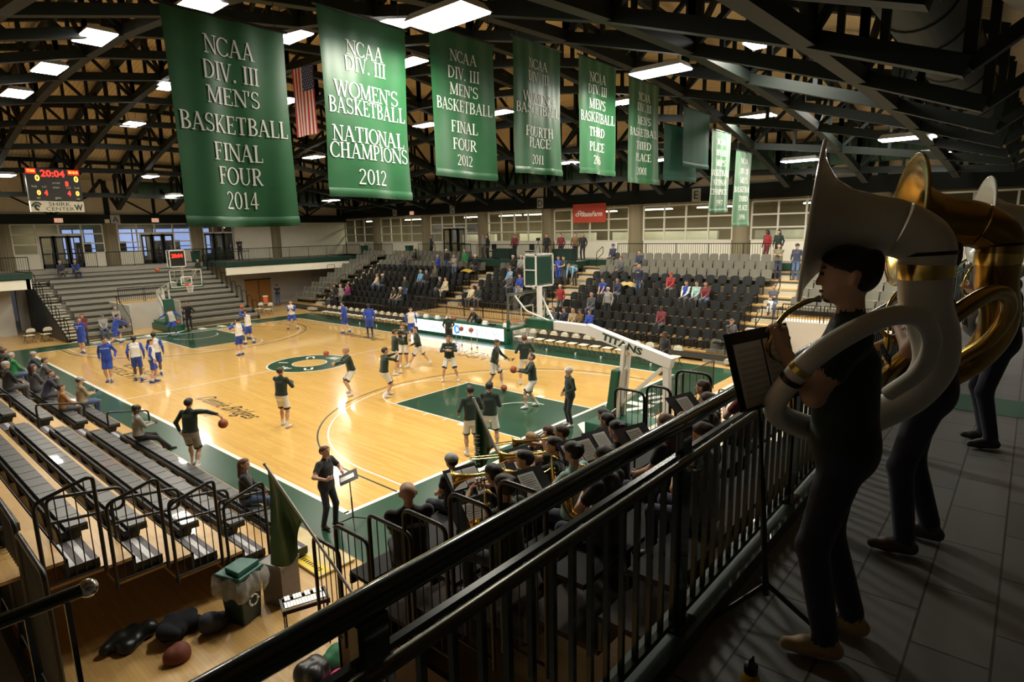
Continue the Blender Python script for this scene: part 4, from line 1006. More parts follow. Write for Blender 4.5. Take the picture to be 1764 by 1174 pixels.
m=MB(); m.tube([(0,0,1.07),(2.2,0,1.07)],.026,12); m.build('top_rail',[GLOSSG],b2,smooth=True,ang=50)
m=MB(); m.ball((2.2,0,1.07),.036,12); m.build('end_cap',[CHROME],b2,smooth=True)
for i in range(1,18):
    m=MB(); m.box(2.25-i*.12-.009,2.25-i*.12+.009,-.009,.009,0,1.06); m.build('baluster',[GLOSSG],b2)
sl=MB(); sl.box(-14,-6.08,-9.2,-7.8,3.1,3.45,0); struct(sl.build('floor_stair_landing',[TILE]))
# ================================================================ PEOPLE
SKIN=M('skin_light',(.60,.36,.25),.55,0,.08,12); SKIN2=M('skin_tan',(.48,.28,.18),.55,0,.08,12); SKIN3=M('skin_dark',(.13,.065,.04),.5,0,.1,12)
EYE=M('eye_dark',(.02,.015,.012),.3,0,0); LIP=M('lip',(.30,.10,.08),.5,0,0)
HAIRC={'black':M('hair_black',(.012,.010,.009),.6,0,.3,30),'brown':M('hair_brown',(.05,.026,.014),.6,0,.3,30),'blond':M('hair_blond',(.32,.19,.08),.6,0,.25,30),'red':M('hair_auburn',(.10,.032,.014),.6,0,.3,30),'grey':M('hair_grey',(.33,.32,.30),.7,0,.2,30),'white':M('hair_white',(.62,.60,.56),.7,0,.1,30)}
def cl(name,c,r=.8): return M('cloth_'+name,c,r,0,.16,9,sheen=.2)
CT={'green':cl('dark_green',(.007,.022,.013)),'white':cl('white',(.72,.70,.64)),'blue':cl('royal_blue',(.015,.055,.36)),'navy':cl('navy',(.018,.022,.05)),'black':cl('black',(.008,.008,.009)),'grey':cl('grey',(.30,.29,.27)),'dgrey':cl('dark_grey',(.07,.07,.075)),'denim':cl('denim',(.06,.10,.20)),'tan':cl('tan',(.36,.27,.15)),'red':cl('red',(.28,.015,.018)),'maroon':cl('maroon',(.16,.02,.025)),'magenta':cl('magenta',(.35,.02,.16)),'yellow':cl('yellow',(.65,.42,.04)),'cream':cl('cream',(.65,.56,.36)),'lblue':cl('light_blue',(.16,.38,.62)),'teal':cl('teal',(.02,.20,.16)),'kelly':cl('kelly_green',(.02,.22,.07)),'brown':cl('brown',(.16,.085,.03)),'orange':cl('orange_brown',(.32,.14,.03)),'olive':cl('olive',(.12,.11,.06)),'mint':cl('mint',(.35,.55,.50)),'sock':cl('sock',(.75,.73,.70)),'shoeblue':cl('shoe_blue',(.02,.04,.25),.5),'shoewhite':cl('shoe_white',(.70,.68,.64),.5),'shoedark':cl('shoe_dark',(.03,.025,.022),.5),'shoetan':cl('shoe_tan',(.42,.30,.14),.6),'shoebrown':cl('shoe_brown',(.07,.035,.022),.5),'pink':cl('pink',(.5,.20,.2))}
def surfnet(prims, h, k=.03, cut=None):
    """one closed surface around tapered capsules, blended smoothly; returns vertices, quads, labels"""
    A=np.array([p[0] for p in prims],float); B=np.array([p[1] for p in prims],float); RA=np.array([p[2] for p in prims]); RB=np.array([p[3] for p in prims])
    pad=3*h
    lo=np.minimum((A-RA[:,None]).min(0),(B-RB[:,None]).min(0))-pad; hi=np.maximum((A+RA[:,None]).max(0),(B+RB[:,None]).max(0))+pad
    n=np.ceil((hi-lo)/h).astype(int)+1
    F=np.full(n,9.,np.float32); BD=np.full(n,9.,np.float32); LB=np.zeros(n,np.int16)
    for i in range(len(prims)):
        m=max(RA[i],RB[i])+.11
        s=np.maximum(((np.minimum(A[i],B[i])-m-lo)/h).astype(int),0); e=np.minimum(((np.maximum(A[i],B[i])+m-lo)/h).astype(int)+2,n)
        sl=tuple(slice(a,b) for a,b in zip(s,e))
        g=np.stack(np.meshgrid(*[lo[c]+h*np.arange(s[c],e[c]) for c in range(3)],indexing='ij'),-1)
        ab=B[i]-A[i]; L2=max(1e-9,ab@ab); t=np.clip(((g-A[i])@ab)/L2,0,1)
        d=np.sqrt(((g-A[i]-t[...,None]*ab)**2).sum(-1))-(RA[i]+(RB[i]-RA[i])*t)
        kk=prims[i][5] if len(prims[i])>5 else k
        if len(prims[i])>6: d=np.maximum(d,((g-B[i])@ab)/math.sqrt(L2)-prims[i][6])
        f=F[sl]; hh=np.clip(.5+.5*(f-d)/kk,0,1); F[sl]=f*(1-hh)+d*hh-kk*hh*(1-hh)
        b=BD[sl]; w=d<b; b[w]=d[w]; BD[sl]=b; l=LB[sl]; l[w]=prims[i][4]; LB[sl]=l
    if cut is not None:
        g=np.stack(np.meshgrid(*[lo[c]+h*np.arange(n[c]) for c in range(3)],indexing='ij'),-1); F=np.maximum(F,cut(g))
    ins=F<0
    cs=n-1; acc=np.zeros((*cs,3)); cnt=np.zeros(cs)
    for ax in range(3):
        o=[x for x in range(3) if x!=ax]
        for d1 in (0,1):
            for d2 in (0,1):
                s0=[None]*3; s0[ax]=slice(0,cs[ax]); s0[o[0]]=slice(d1,d1+cs[o[0]]); s0[o[1]]=slice(d2,d2+cs[o[1]])
                s1=list(s0); s1[ax]=slice(1,cs[ax]+1); s0=tuple(s0); s1=tuple(s1)
                x=ins[s0]!=ins[s1]
                t=np.where(x,F[s0]/np.where(x,F[s0]-F[s1],1),0)
                acc[...,ax]+=np.where(x,t,0); acc[...,o[0]]+=np.where(x,d1,0); acc[...,o[1]]+=np.where(x,d2,0); cnt+=x
    act=cnt>0; idx=np.full(cs,-1); ii=np.argwhere(act); idx[act]=np.arange(len(ii))
    V=lo+h*(ii+acc[act]/cnt[act][:,None]); lab=LB[tuple(np.round(ii+acc[act]/cnt[act][:,None]).astype(int).T)]
    Q=[]
    for ax in range(3):
        a,b=[(1,2),(2,0),(0,1)][ax]
        s0=[slice(1,None)]*3; s0[ax]=slice(0,cs[ax]); 
        lim=[slice(1,cs[c]) for c in range(3)]; lim[ax]=slice(0,cs[ax]); up=list(lim); up[ax]=slice(1,cs[ax]+1)
        x=ins[tuple(lim)]!=ins[tuple(up)]; p=np.argwhere(x)
        off=np.array([l.start for l in lim]); p=p+off; inside=ins[tuple(p.T)]
        ea=np.zeros(3,int); ea[a]=1; eb=np.zeros(3,int); eb[b]=1
        q=np.stack([idx[tuple((p-ea-eb).T)],idx[tuple((p-eb).T)],idx[tuple(p.T)],idx[tuple((p-ea).T)]],1)
        q[~inside]=q[~inside][:,::-1]; Q.append(q)
    return V,np.concatenate(Q),lab
def ik(a,t,l1,l2,hint):
    a=np.array(a,float); t=np.array(t,float); d=t-a; L=np.linalg.norm(d); L2=min(L,(l1+l2)*.999)
    u=d/max(L,1e-6); t=a+u*L2
    c=(l1*l1+L2*L2-l2*l2)/(2*L2); h=math.sqrt(max(0,l1*l1-c*c)); w=np.array(hint,float); w=w-u*(w@u); w/=max(1e-6,np.linalg.norm(w))
    return a+u*c+w*h, t
SIT=dict(pel=(0,0,.565),fL=(-.12,.44,.085),fR=(.12,.42,.085),hL=(-.08,.32,-.38),hR=(.10,.32,-.40),lean=.02)
def person(loc, face, label, h=1.80, skin=SKIN, hair='brown', top='green', sleeve='long', slv=None, bot='pants', botc='black', shoe='shoedark', trim=None, pose=None, vox=.024, hairstyle='short', hat=None, hatc='white', text=None, textb=None, textc=None, detail=True, group=None, fing=None, wide=1., curl=.5, beard=False, name='person', dress=None, bodyk=.028):
    P=dict(pel=(0,0,.945),lean=.03,side=0.,twist=0.,fL=(-.11,.0,.08),fR=(.11,.0,.08),hL=(-.27,.05,-.50),hR=(.27,.05,-.50),eL=(-.5,-.8,-.3),eR=(.5,-.8,-.3),kL=(-.12,1,0),kR=(.12,1,0),toeL=-10,toeR=10,hy=0,hp=0,hr=0)
    if pose: P.update(pose)
    s=h/1.80
    TOP,BOT,TRIM,SK,SLV,SOCK,SHOE,EY,LP,BRD=range(10)
    pel=np.array(P['pel'],float); dv=np.array([math.sin(P['side']),math.sin(P['lean']),math.cos(P['lean'])*math.cos(P['side'])]); dv/=np.linalg.norm(dv)
    tw=P['twist']; sx=np.array([math.cos(tw),math.sin(tw),0]); sx=sx-dv*(sx@dv); sx/=np.linalg.norm(sx); fy=np.cross(dv,sx)
    C=pel+dv*.50; hx=np.array([math.cos(tw*.3),math.sin(tw*.3),0])
    neck=pel+dv*.55; 
    Rz=Euler((P['hp'],P['hr'],P['hy']+tw*.5),'XYZ').to_matrix(); RH=np.array(Rz)
    hc=neck+(dv*.5+np.array([0,0,.5]))*.165+RH@np.array([0,.015,0])
    H=lambda *v: hc+RH@np.array(v)
    pr=[]
    W_=wide
    sw=.185*W_
    shL=C-sx*sw; shR=C+sx*sw
    pr+= [(pel+dv*.36-sx*.075*W_+fy*.005,pel+dv*.05-sx*.06*W_,.112*W_,.112*W_,TOP,.06),(pel+dv*.36+sx*.075*W_+fy*.005,pel+dv*.05+sx*.06*W_,.112*W_,.112*W_,TOP,.06),
          (pel+dv*.34+fy*.012,pel+dv*.02+fy*.008,.118*W_,.116*W_,TOP,.06),
          (shL+dv*-.02,shR+dv*-.02,.064,.064,TOP,.06),(C-sx*.06,neck+dv*-.01-sx*.02,.07,.055,TOP),(C+sx*.06,neck+dv*-.01+sx*.02,.07,.055,TOP)]
    pr+= [(pel-hx*.065*W_+dv*.03,pel+hx*.065*W_+dv*.03,.118*W_,.118*W_,TOP,.05), (pel-hx*.07*W_-dv*.03,pel+hx*.07*W_-dv*.03,.117*W_,.117*W_,BOT,.05)]
    pr+= [(neck-dv*.02,hc+RH@np.array([0,-.01,-.06]),.054,.050,SK)]
    pr+= [(H(0,-.022,.018),H(0,.022,.03),.090,.086,SK,.02),(H(0,.045,-.055),H(0,.03,-.03),.052,.062,SK,.03),(H(0,.074,-.085),H(0,.072,-.08),.022,.024,BRD if beard else SK,.02)]
    if detail: pr+= [(H(0,.112,-.022),H(0,.096,.022),.014,.009,SK,.012),(H(.088,-.01,-.02),H(.09,-.018,.018),.014,.018,SK,.008),(H(-.088,-.01,-.02),H(-.09,-.018,.018),.014,.018,SK,.008)]
    # arms
    ends={}
    for sd,sh,tg,el in (('L',shL,P['hL'],P['eL']),('R',shR,P['hR'],P['eR'])):
        T=C+sx*tg[0]+fy*tg[1]+np.array([0,0,1])*tg[2] if not P.get('abs') else np.array(tg,float)
        hint=sx*el[0]+fy*el[1]+np.array([0,0,el[2]])
        e,wv=ik(sh,T,.285,.255,hint)
        c0=SLV if slv else TOP
        if sleeve=='long': pr+=[(sh,e,.060,.050,c0),(e,e+(wv-e)*.94,.050,.038,c0)]; pr+=[(e+(wv-e)*.94,wv,.029,.027,SK)]
        elif sleeve=='short': q=sh+(e-sh)*.66; pr+=[(sh,q,.058,.060,c0,.03,.0),(sh,e,.052,.040,SK),(e,wv,.041,.027,SK)]
        else: pr+=[(sh,e,.052,.042,SK),(e,wv,.041,.027,SK)]
        d=(wv-e)/np.linalg.norm(wv-e)
        hd=P.get('d'+sd); hd=d if hd is None else (sx*hd[0]+fy*hd[1]+np.array([0,0,hd[2]])); hd=hd/np.linalg.norm(hd)
        pn=P.get('n'+sd); pn=-sx*(1 if sd=='R' else -1) if pn is None else (sx*pn[0]+fy*pn[1]+np.array([0,0,pn[2]]))   # palm normal
        pn=pn-hd*(pn@hd); pn/=max(1e-6,np.linalg.norm(pn)); lat=np.cross(hd,pn)
        pr+=[(wv+hd*.02-lat*.012,wv+hd*.085-lat*.022,.022,.017,SK,.015),(wv+hd*.02+lat*.012,wv+hd*.085+lat*.022,.022,.017,SK,.015)]
        ends[sd]=(wv,hd,pn,lat)
    # legs
    for sd,sg,ft,kn,toe in (('L',-1,P['fL'],P['kL'],P['toeL']),('R',1,P['fR'],P['kR'],P['toeR'])):
        hp=pel+hx*(sg*.092)-np.array([0,0,.02]); k_,an=ik(hp,ft,.435,.43,kn)
        if bot=='pants': pr+=[(hp,k_,.092,.066,BOT),(k_,an+(k_-an)*.08,.066,.055,BOT)]
        elif bot=='shorts':
            q=hp+(k_-hp)*.80; q2=hp+(k_-hp)*.90
            pr+=[(hp,q,.094,.096,BOT,.016,.0),(q,q2,.0965,.098,TRIM if trim else BOT,.004,.0),(hp,k_,.072,.054,SK),(k_,k_+(an-k_)*.35,.050,.056,SK),(k_+(an-k_)*.35,k_+(an-k_)*.72,.056,.038,SK),(k_+(an-k_)*.72,an,.040,.036,SOCK)]
        elif bot=='tights':
            q=hp+(k_-hp)*.85; pr+=[(hp,q,.104,.102,BOT,.03,.0),(q,k_,.06,.054,TRIM),(k_,an,.054,.038,TRIM)]
        t=math.radians(toe); fd=np.array([math.sin(t),math.cos(t),0]); dr=P.get('tip'+sd,0.)
        heel=an+np.array([0,0,-.042])-fd*.035; tip=an+fd*.155+np.array([0,0,-.05-dr])
        pr+=[(heel,an+fd*.08+np.array([0,0,-.04-dr*.5]),.041,.042,SHOE,.02),(an+fd*.07+np.array([0,0,-.045-dr*.5]),tip,.040,.030,SHOE,.02),(an,an+np.array([0,0,-.03]),.045,.045,SHOE,.02)]
    pr=[tuple([np.array(p[0])*s,np.array(p[1])*s,p[2]*s,p[3]*s]+list(p[4:])) for p in pr]
    V,Q,lab=surfnet(pr,vox,bodyk)
    vs=[tuple(v) for v in V]; fs=[tuple(q) for q in Q]; ms=[int(x) for x in lab[Q[:,0]]]
    ex=MB()
    for sd in 'LR':
        wv,hd,pn,lat=ends[sd]; cu=curl if not isinstance(curl,dict) else curl[sd]
        sg=1 if sd=='R' else -1
        for i,(o,l) in enumerate(((-.030,.068),(-.010,.076),(.011,.072),(.030,.056))):
            b=wv+hd*.092+lat*(-o if sd=='R' else o)*1.; a1=cu*.9; a2=cu*2.1
            p1=b+(hd*math.cos(a1)+pn*math.sin(a1))*l*.5; p2=p1+(hd*math.cos(a2)+pn*math.sin(a2))*l*.5
            ex.tube([tuple((b-hd*.02)*s),tuple(p1*s),tuple(p2*s)],[.0095*s,.0088*s,.0065*s],6,SK)
        side=lat*(1 if sd=='R' else -1)
        b=wv+hd*.025+side*.024; p1=b+(hd*.55+side*.65+pn*.35)*.036; p2=p1+(hd*.8+side*.1+pn*.6*(.3+cu))*.034
        ex.tube([tuple(b*s),tuple(p1*s),tuple(p2*s)],[.012*s,.0105*s,.008*s],6,SK)
    if detail:
        for q in (-1,1):
            e=H(q*.034,.098,.018)*s; ex.ball(tuple(e),.0125*s,8,EY,(1,1,.7)); a,b=H(q*.018,.101,.042)*s,H(q*.054,.092,.044)*s; ex.tube([tuple(a),tuple(b)],.0055*s,5,EY)
        ex.tube([tuple(H(-.022,.094,-.058)*s),tuple(H(0,.102,-.058)*s),tuple(H(.022,.094,-.058)*s)],[.004*s,.0075*s,.004*s],5,LP)
    n0=len(vs); vs+=ex.v; fs+=[tuple(i+n0 for i in f) for f in ex.f]; ms+=ex.m
    me=bpy.data.meshes.new(name); me.from_pydata(vs,[],fs)
    hm=HAIRC.get(hair) if hair else skin
    for m in (CT[top],CT[botc],CT[trim] if trim else CT[botc],skin,CT[slv] if slv else CT[top],CT['sock'],CT[shoe],EYE,LIP,hm or skin): me.materials.append(m)
    me.polygons.foreach_set('material_index',ms); me.polygons.foreach_set('use_smooth',[True]*len(fs)); me.update()
    o=bpy.data.objects.new(name,me); COL.objects.link(o); o.location=(loc[0],loc[1],loc[2]+.012); o.rotation_euler=(0,0,math.radians(face-90))
    tag(o,label,'person',group)
    hv=min(vox,.02)
    if hair and hairstyle!='bald':
        hp_=[(H(0,-.026,.020)*s,H(0,.018,.034)*s,.098*s,.093*s,0)]
        if hairstyle=='curly': hp_=[(H(0,-.024,.022)*s,H(0,.020,.036)*s,.095*s,.092*s,0)]+[(H(.07*math.cos(k*2.4)*(.4+.6*(k%3)/2),.07*math.sin(k*2.4)*(.4+.6*(k%3)/2)+.0,.092-.012*(k%3))*s,H(.07*math.cos(k*2.4+.5)*(.4+.6*(k%3)/2),.07*math.sin(k*2.4+.5)*(.4+.6*(k%3)/2),.094-.012*(k%3))*s,.024*s,.024*s,0) for k in range(14)]+[(H(.05*math.cos(k),-.085-.01*math.sin(k),.02+.03*(k%3))*s,H(.05*math.cos(k+.6),-.09,.03+.03*(k%3))*s,.02*s,.02*s,0) for k in range(6)]
        if hairstyle in('long','ponytail','bun'):
            if hairstyle=='long': hp_+=[(H(.05,-.05,-.02)*s,H(.075,-.06,-.22)*s,.055*s,.05*s,0),(H(-.05,-.05,-.02)*s,H(-.075,-.06,-.22)*s,.055*s,.05*s,0),(H(0,-.08,-.03)*s,H(0,-.10,-.26)*s,.06*s,.05*s,0)]
            else: hp_+=[(H(0,-.11,.04)*s,H(0,-.15,-.16)*s,.045*s,.025*s,0)]
        Ri=np.array(Rz.transposed())
        lo_=-.5 if hairstyle=='long' else (-.30 if hairstyle in('ponytail','bun') else -.058)
        def cut(g):            # hairline: brow, over the ear, nape
            q=(g/s-hc)@Ri.T
            return np.interp(q[...,1],[-.12,-.045,-.028,.005,.02,.06,.085,.11],[lo_,lo_,-.045 if lo_>-.1 else lo_,.022,.03,.042,.058,.072])-q[...,2]
        if hat: pass
        V,Q,_=surfnet(hp_,hv*.9,.03,cut)
        if len(Q):
            m=bpy.data.meshes.new('hair'); m.from_pydata([tuple(v) for v in V],[],[tuple(q) for q in Q]); m.materials.append(HAIRC[hair]); m.polygons.foreach_set('use_smooth',[True]*len(Q))
            ho=bpy.data.objects.new('hair',m); COL.objects.link(ho); ho.parent=o
    if hat:
        hp_=[(H(0,-.025,.04)*s,H(0,.018,.048)*s,.104*s,.098*s,0)]
        Ri=np.array(Rz.transposed())
        if hat=='cap': hp_+=[(H(-.04,.10,.045)*s,H(-.02,.165,.035)*s,.018*s,.012*s,0),(H(.04,.10,.045)*s,H(.02,.165,.035)*s,.018*s,.012*s,0),(H(0,.10,.047)*s,H(0,.17,.037)*s,.018*s,.012*s,0)]
        def cut2(g):
            q=(g/s-hc)@Ri.T; return .022-q[...,2]
        V,Q,_=surfnet(hp_,hv*.9,.02,cut2)
        m=bpy.data.meshes.new(hat); m.from_pydata([tuple(v) for v in V],[],[tuple(q) for q in Q]); m.materials.append(CT[hatc]); m.polygons.foreach_set('use_smooth',[True]*len(Q))
        ho=bpy.data.objects.new('cap' if hat=='cap' else 'knit_hat',m); COL.objects.link(ho); ho.parent=o
    for tx,dirn,zz in ((text,1,.42),(textb,-1,.40)):
        if tx:
            mb=MB(); c=(pel+dv*zz+fy*dirn*(.121*W_+.010))*s
            put_text(mb,tx,.06,tuple(c),tuple(-sx*dirn),tuple(dv),0,width=min(.30,.05*len(tx))*s,height=.045*s,ext=.002); 
            mb.build('lettering',[CT[textc or 'white']],o)
    o['hands']=''; del o['hands']
    HANDS[o.name]={sd:o_w(o,ends[sd][0]*s,ends[sd][1]*s) for sd in 'LR'}
    HEADS[o.name]=(hc*s,RH)
    return o
HANDS={}; HEADS={}
def o_w(o,w,d):
    a=o.rotation_euler[2]; c,sn=math.cos(a),math.sin(a); R=np.array([[c,-sn,0],[sn,c,0],[0,0,1]])
    return (R@w+np.array(o.location), R@d)
BALLM=M('basketball_leather',(.33,.075,.03),.55,0,.15,40,bump=.2); SEAM=M('ball_seam',(.02,.015,.012),.6,0,0)
_ball=[None]
def basketball(loc,label):
    if _ball[0] is None:
        m=MB(); m.ball((0,0,0),.121,20); r=m.build('basketball',[BALLM],smooth=True,ang=180)
        s_=MB(); R=.1205
        for ax in range(3):
            P=[]
            for i in range(24):
                a=2*PI*i/24; v=[0,0,0]; v[ax]=0.; v[(ax+1)%3]=R*math.cos(a); v[(ax+2)%3]=R*math.sin(a); P.append(v)
            if ax<2: s_.tube(P,.003,4,closed=True)
        s_.build('seams',[SEAM],r,smooth=True); _ball[0]=r; o=r; o.location=loc
    else: o=clone(_ball[0],loc,random.uniform(0,3))
    return tag(o,label,'ball','basketballs')
# ---------------------------------------------------------------- green team warming up
GT=dict(top='green',bot='shorts',botc='white',trim='black',shoe='shoewhite',vox=.021,h=1.93)
FOLD=dict(hL=(.10,.24,-.20),hR=(-.06,.24,-.22))
person((2.12,6.52,0),25,'player in dark green top at midcourt left, back turned and arms folded',**{**GT,'h':1.9},hair='brown',pose=dict(hL=(.0,.28,-.16),hR=(.16,.30,-.14),fL=(-.14,.12,.08),fR=(.16,-.08,.08),lean=.06))
person((5.62,8.05,0),165,'player in dark green reaching for the flying ball',**GT,hair='blond',text='TITANS',pose=dict(pel=(0,-.05,.84),lean=.22,hL=(-.12,.46,-.05),hR=(.12,.42,-.16),eL=(-1,-.2,-.3),fL=(-.22,.08,.08),fR=(.22,-.05,.08)))
person((6.21,6.72,0),-15,'player in green bending his knees with both hands raised',**GT,hair='black',pose=dict(pel=(0,-.06,.86),lean=.10,hL=(-.06,.40,.10),hR=(.12,.40,.06),fL=(-.14,.12,.08),fR=(.14,-.10,.08)))
person((8.58,9.18,0),-20,'player in green half hidden behind the one raising both hands',**GT,hair='brown',pose=dict(hL=(-.05,.36,.0),hR=(.15,.30,.02),fL=(-.12,.15,.08),fR=(.12,-.12,.08)))
person((9.7,10.02,0),220,'player in green with both hands cupped at his mouth',**GT,hair='brown',text='TITANS',pose=dict(hL=(.02,.20,.10),hR=(.0,.21,.11),eL=(-1,.1,-.5),eR=(1,.1,-.5),fL=(-.12,.0,.08),fR=(.14,.10,.08)))
person((10.11,9.5,0),150,'player in green striding left with legs far apart',**GT,hair='black',pose=dict(pel=(0,0,.86),lean=.12,fL=(-.10,.48,.09),fR=(.10,-.50,.12),tipR=-.05,hL=(-.20,.25,-.36),hR=(.26,-.05,-.48),hy=.2))
person((9.18,6.54,0),222,'player in green facing us with legs apart and hands clasped at his chest',**GT,hair='brown',text='TITANS',pose=dict(fL=(-.30,.0,.08),fR=(.26,.04,.08),pel=(0,0,.88),hL=(-.02,.24,-.17),hR=(.03,.25,-.18),eL=(-1,-.1,-.3),eR=(1,-.1,-.3)))
person((9.45,4.38,0),-62,'player in green walking right with one hand out',**GT,hair='brown',pose=dict(lean=.14,hp=-.25,fL=(-.1,.24,.08),fR=(.1,-.28,.10),pel=(0,0,.91),hL=(-.25,.34,-.34),hR=(.25,.10,-.48)))
person((10.53,3.79,0),55,'player in green with his back turned, farthest near the bench',**GT,hair='red',pose=dict(fL=(-.16,.05,.08),fR=(.18,-.05,.08),hL=(-.25,.20,-.30),hR=(.25,.22,-.28)))
gshoot=person((8.35,1.7,0),138,'player in green looking up with a basketball ready to shoot',**GT,hair='brown',pose=dict(pel=(0,-.04,.87),hp=.45,hL=(-.10,.42,-.16),hR=(.10,.40,-.22),fL=(-.12,.20,.08),fR=(.12,-.20,.08),dL=(.2,.9,.3),dR=(-.2,.9,.2)))
person((3.98,.18,0),62,'player in green under the basket, left of the pair seen from behind',**GT,hair='black',pose=dict(hL=(-.28,.15,-.40),hR=(.20,.25,-.30),fL=(-.12,.05,.08),fR=(.10,-.05,.08)))
person((4.55,.05,0),30,'player in green under the basket, right of the pair seen from behind',**GT,hair='black',pose=dict(hL=(-.1,.28,-.25),hR=(.12,.28,-.25),fL=(-.18,.05,.08),fR=(.18,-.02,.08)))
gdrib=person((-1.03,5.25,0),52,'player in green dribbling a ball on the green border at left',**{**GT,'botc':'grey','h':1.9},hair='black',pose=dict(pel=(0,0,.90),lean=.16,twist=-.35,hR=(.66,.12,-.10),eR=(.3,-.6,.4),hL=(-.32,.0,-.46),fL=(-.12,.28,.09),fR=(.12,-.24,.12),tipR=-.04,dR=(.7,.1,-.6)))
person((7.55,-.43,0),150,'coach in a dark tracksuit and white cap watching under the basket',h=1.83,top='green',bot='pants',botc='black',shoe='shoewhite',hair='grey',hat='cap',hatc='white',vox=.021,pose=dict(hL=(-.22,.20,-.36),hR=(.24,.10,-.46)))
# ---------------------------------------------------------------- blue team at the far end
BT=dict(bot='shorts',botc='blue',shoe='shoeblue',vox=.024,h=1.90)
person((1.83,26.46,0),230,'player in blue shirt stretching one arm across his chest, far left corner',**BT,top='blue',hair='brown',text='MILLIKIN',pose=dict(hL=(.16,.22,-.12),hR=(.02,.26,-.16),hy=.7,fL=(-.08,.1,.08),fR=(.08,-.08,.08)))
person((2.6,29.1,0),240,'person in a long dark coat standing at the far baseline behind the stretching player',h=1.8,top='maroon',bot='pants',botc='navy',hair='red',vox=.024,pose=FOLD)
person((3.74,28.0,0),10,'player in blue lunging with his right arm thrown out, far left',**BT,top='blue',hair='brown',pose=dict(pel=(0,0,.80),lean=.35,hR=(.25,.60,-.10),hL=(-.2,.4,-.3),fL=(-.15,.30,.08),fR=(.12,-.45,.12)))
person((.62,17.9,0),240,'player in an all blue warm-up walking near the left sideline',**BT,top='blue',hair='black',text='MILLIKIN',pose=dict(hy=.8,fL=(-.08,.06,.08),fR=(.08,-.04,.08),hL=(-.30,.08,-.44),hR=(.26,-.05,-.48)))
person((1.48,17.22,0),70,'player in white top with blue sleeves seen from behind',**BT,top='white',slv='blue',hair='black',skin=SKIN3,pose=dict(fL=(-.1,.1,.08),fR=(.1,-.12,.08)))
person((2.35,17.6,0),75,'player in white and blue farther right, back to us',**BT,top='white',slv='blue',hair='black',skin=SKIN3,pose=dict(fL=(-.1,.0,.08),fR=(.1,-.05,.08),twist=-.3))
person((1.75,16.27,0),-20,'player in white top with blue sleeves looking to the right',**{**BT,'h':1.82},top='white',slv='blue',hair='black',pose=dict(fL=(-.1,.05,.08),fR=(.1,-.12,.08)))
person((6.88,28.29,0),215,'player in white top spreading both arms below the far basket',**BT,top='white',slv='blue',hair='black',skin=SKIN3,text='MILLIKIN',pose=dict(pel=(0,-.03,.84),lean=.15,hL=(-.68,.1,-.2),hR=(.60,.1,-.25),fL=(-.25,.05,.08),fR=(.25,-.02,.08)))
person((8.31,29.56,0),225,'coach in a dark suit standing right of the far basket',h=1.85,top='black',bot='pants',botc='black',hair='red',vox=.024,pose=dict(hL=(-.28,.12,-.40),hR=(.16,.2,-.2)))
bshoot=person((8.33,21.59,0),125,'player in white top raising a ball overhead to shoot',**BT,top='white',slv='blue',hair='black',pose=dict(hL=(-.06,.26,.32),hR=(.10,.22,.34),eL=(-.6,.6,-.2),eR=(.6,.6,-.2),fL=(-.12,.16,.08),fR=(.12,-.18,.10)))
person((6.53,18.79,0),110,'player in white top with blue shorts standing left of the shooter, seen from behind',**BT,top='white',slv='blue',hair='black',pose=dict(hL=(-.10,.30,.02),hR=(.24,.1,-.4)))
person((12.38,24.26,0),228,'player in white top bouncing on his toes with hands together, far right corner',**BT,top='white',slv='blue',hair='brown',text='MILLIKIN',pose=dict(hL=(-.06,.25,-.14),hR=(.05,.25,-.14),fL=(-.26,.0,.10),fR=(.26,.0,.10),pel=(0,0,.90)))
person((13.54,20.23,0),125,'player in blue walking along the far sideline past the white chairs',**BT,top='blue',hair='black',pose=dict(lean=.1,fL=(-.08,.1,.08),fR=(.08,-.22,.10)))
person((13.42,17.63,0),60,'tall player in blue with one black legging seen from behind',**{**BT,'bot':'tights','trim':'black','h':1.96},top='blue',hair='black',skin=SKIN3)
person((14.2,14.9,0),240,'player in white and blue beside the scorers table',**{**BT,'h':1.85},top='white',slv='blue',hair='brown',pose=dict(hp=-.2))
# ---------------------------------------------------------------- along the sideline
person((14.0,11.7,0),222,'person in dark green standing at the ball rack by the lit table',h=1.78,top='green',bot='shorts',botc='black',shoe='shoewhite',hair='blond',vox=.022,pose=dict(hL=(-.2,.28,-.34),hR=(.2,.28,-.34)))
person((17.02,12.7,0),165,'person in black leaning over behind the scorers table',h=1.78,top='black',bot='pants',botc='black',hair='grey',vox=.024,pose=dict(lean=.55,pel=(0,-.1,.92),hL=(-.25,.46,-.30),hR=(.2,.42,-.32)))
person((14.9,.2,0),160,'person in a black suit standing by the last white chair',h=1.80,top='black',bot='pants',botc='black',skin=SKIN3,hair='black',vox=.023,text=None,pose=dict(hL=(-.20,.18,-.38),hR=(.24,.12,-.44)))
person((18.75,-.95,.12),-120,'person in grey printed sweatshirt and jeans walking down the near stair',h=1.82,top='dgrey',bot='pants',botc='denim',hair='brown',vox=.022,text='USA',textc='red',pose=dict(fL=(-.1,.16,.08),fR=(.1,-.14,.10),hL=(-.2,.24,-.32),hR=(.2,.30,-.34),hp=-.2))
person((18.38,37.29,0),235,'person in a dark jacket and cap standing beside the wooden doors',h=1.78,top='navy',bot='pants',botc='denim',hair='brown',hat='cap',hatc='black',vox=.028,pose=FOLD)
person((16.0,38.2,3.85),230,'person in black standing at the far corner balcony rail',h=1.85,top='black',bot='pants',botc='black',hair='grey',hairstyle='bald',vox=.028,pose=FOLD)
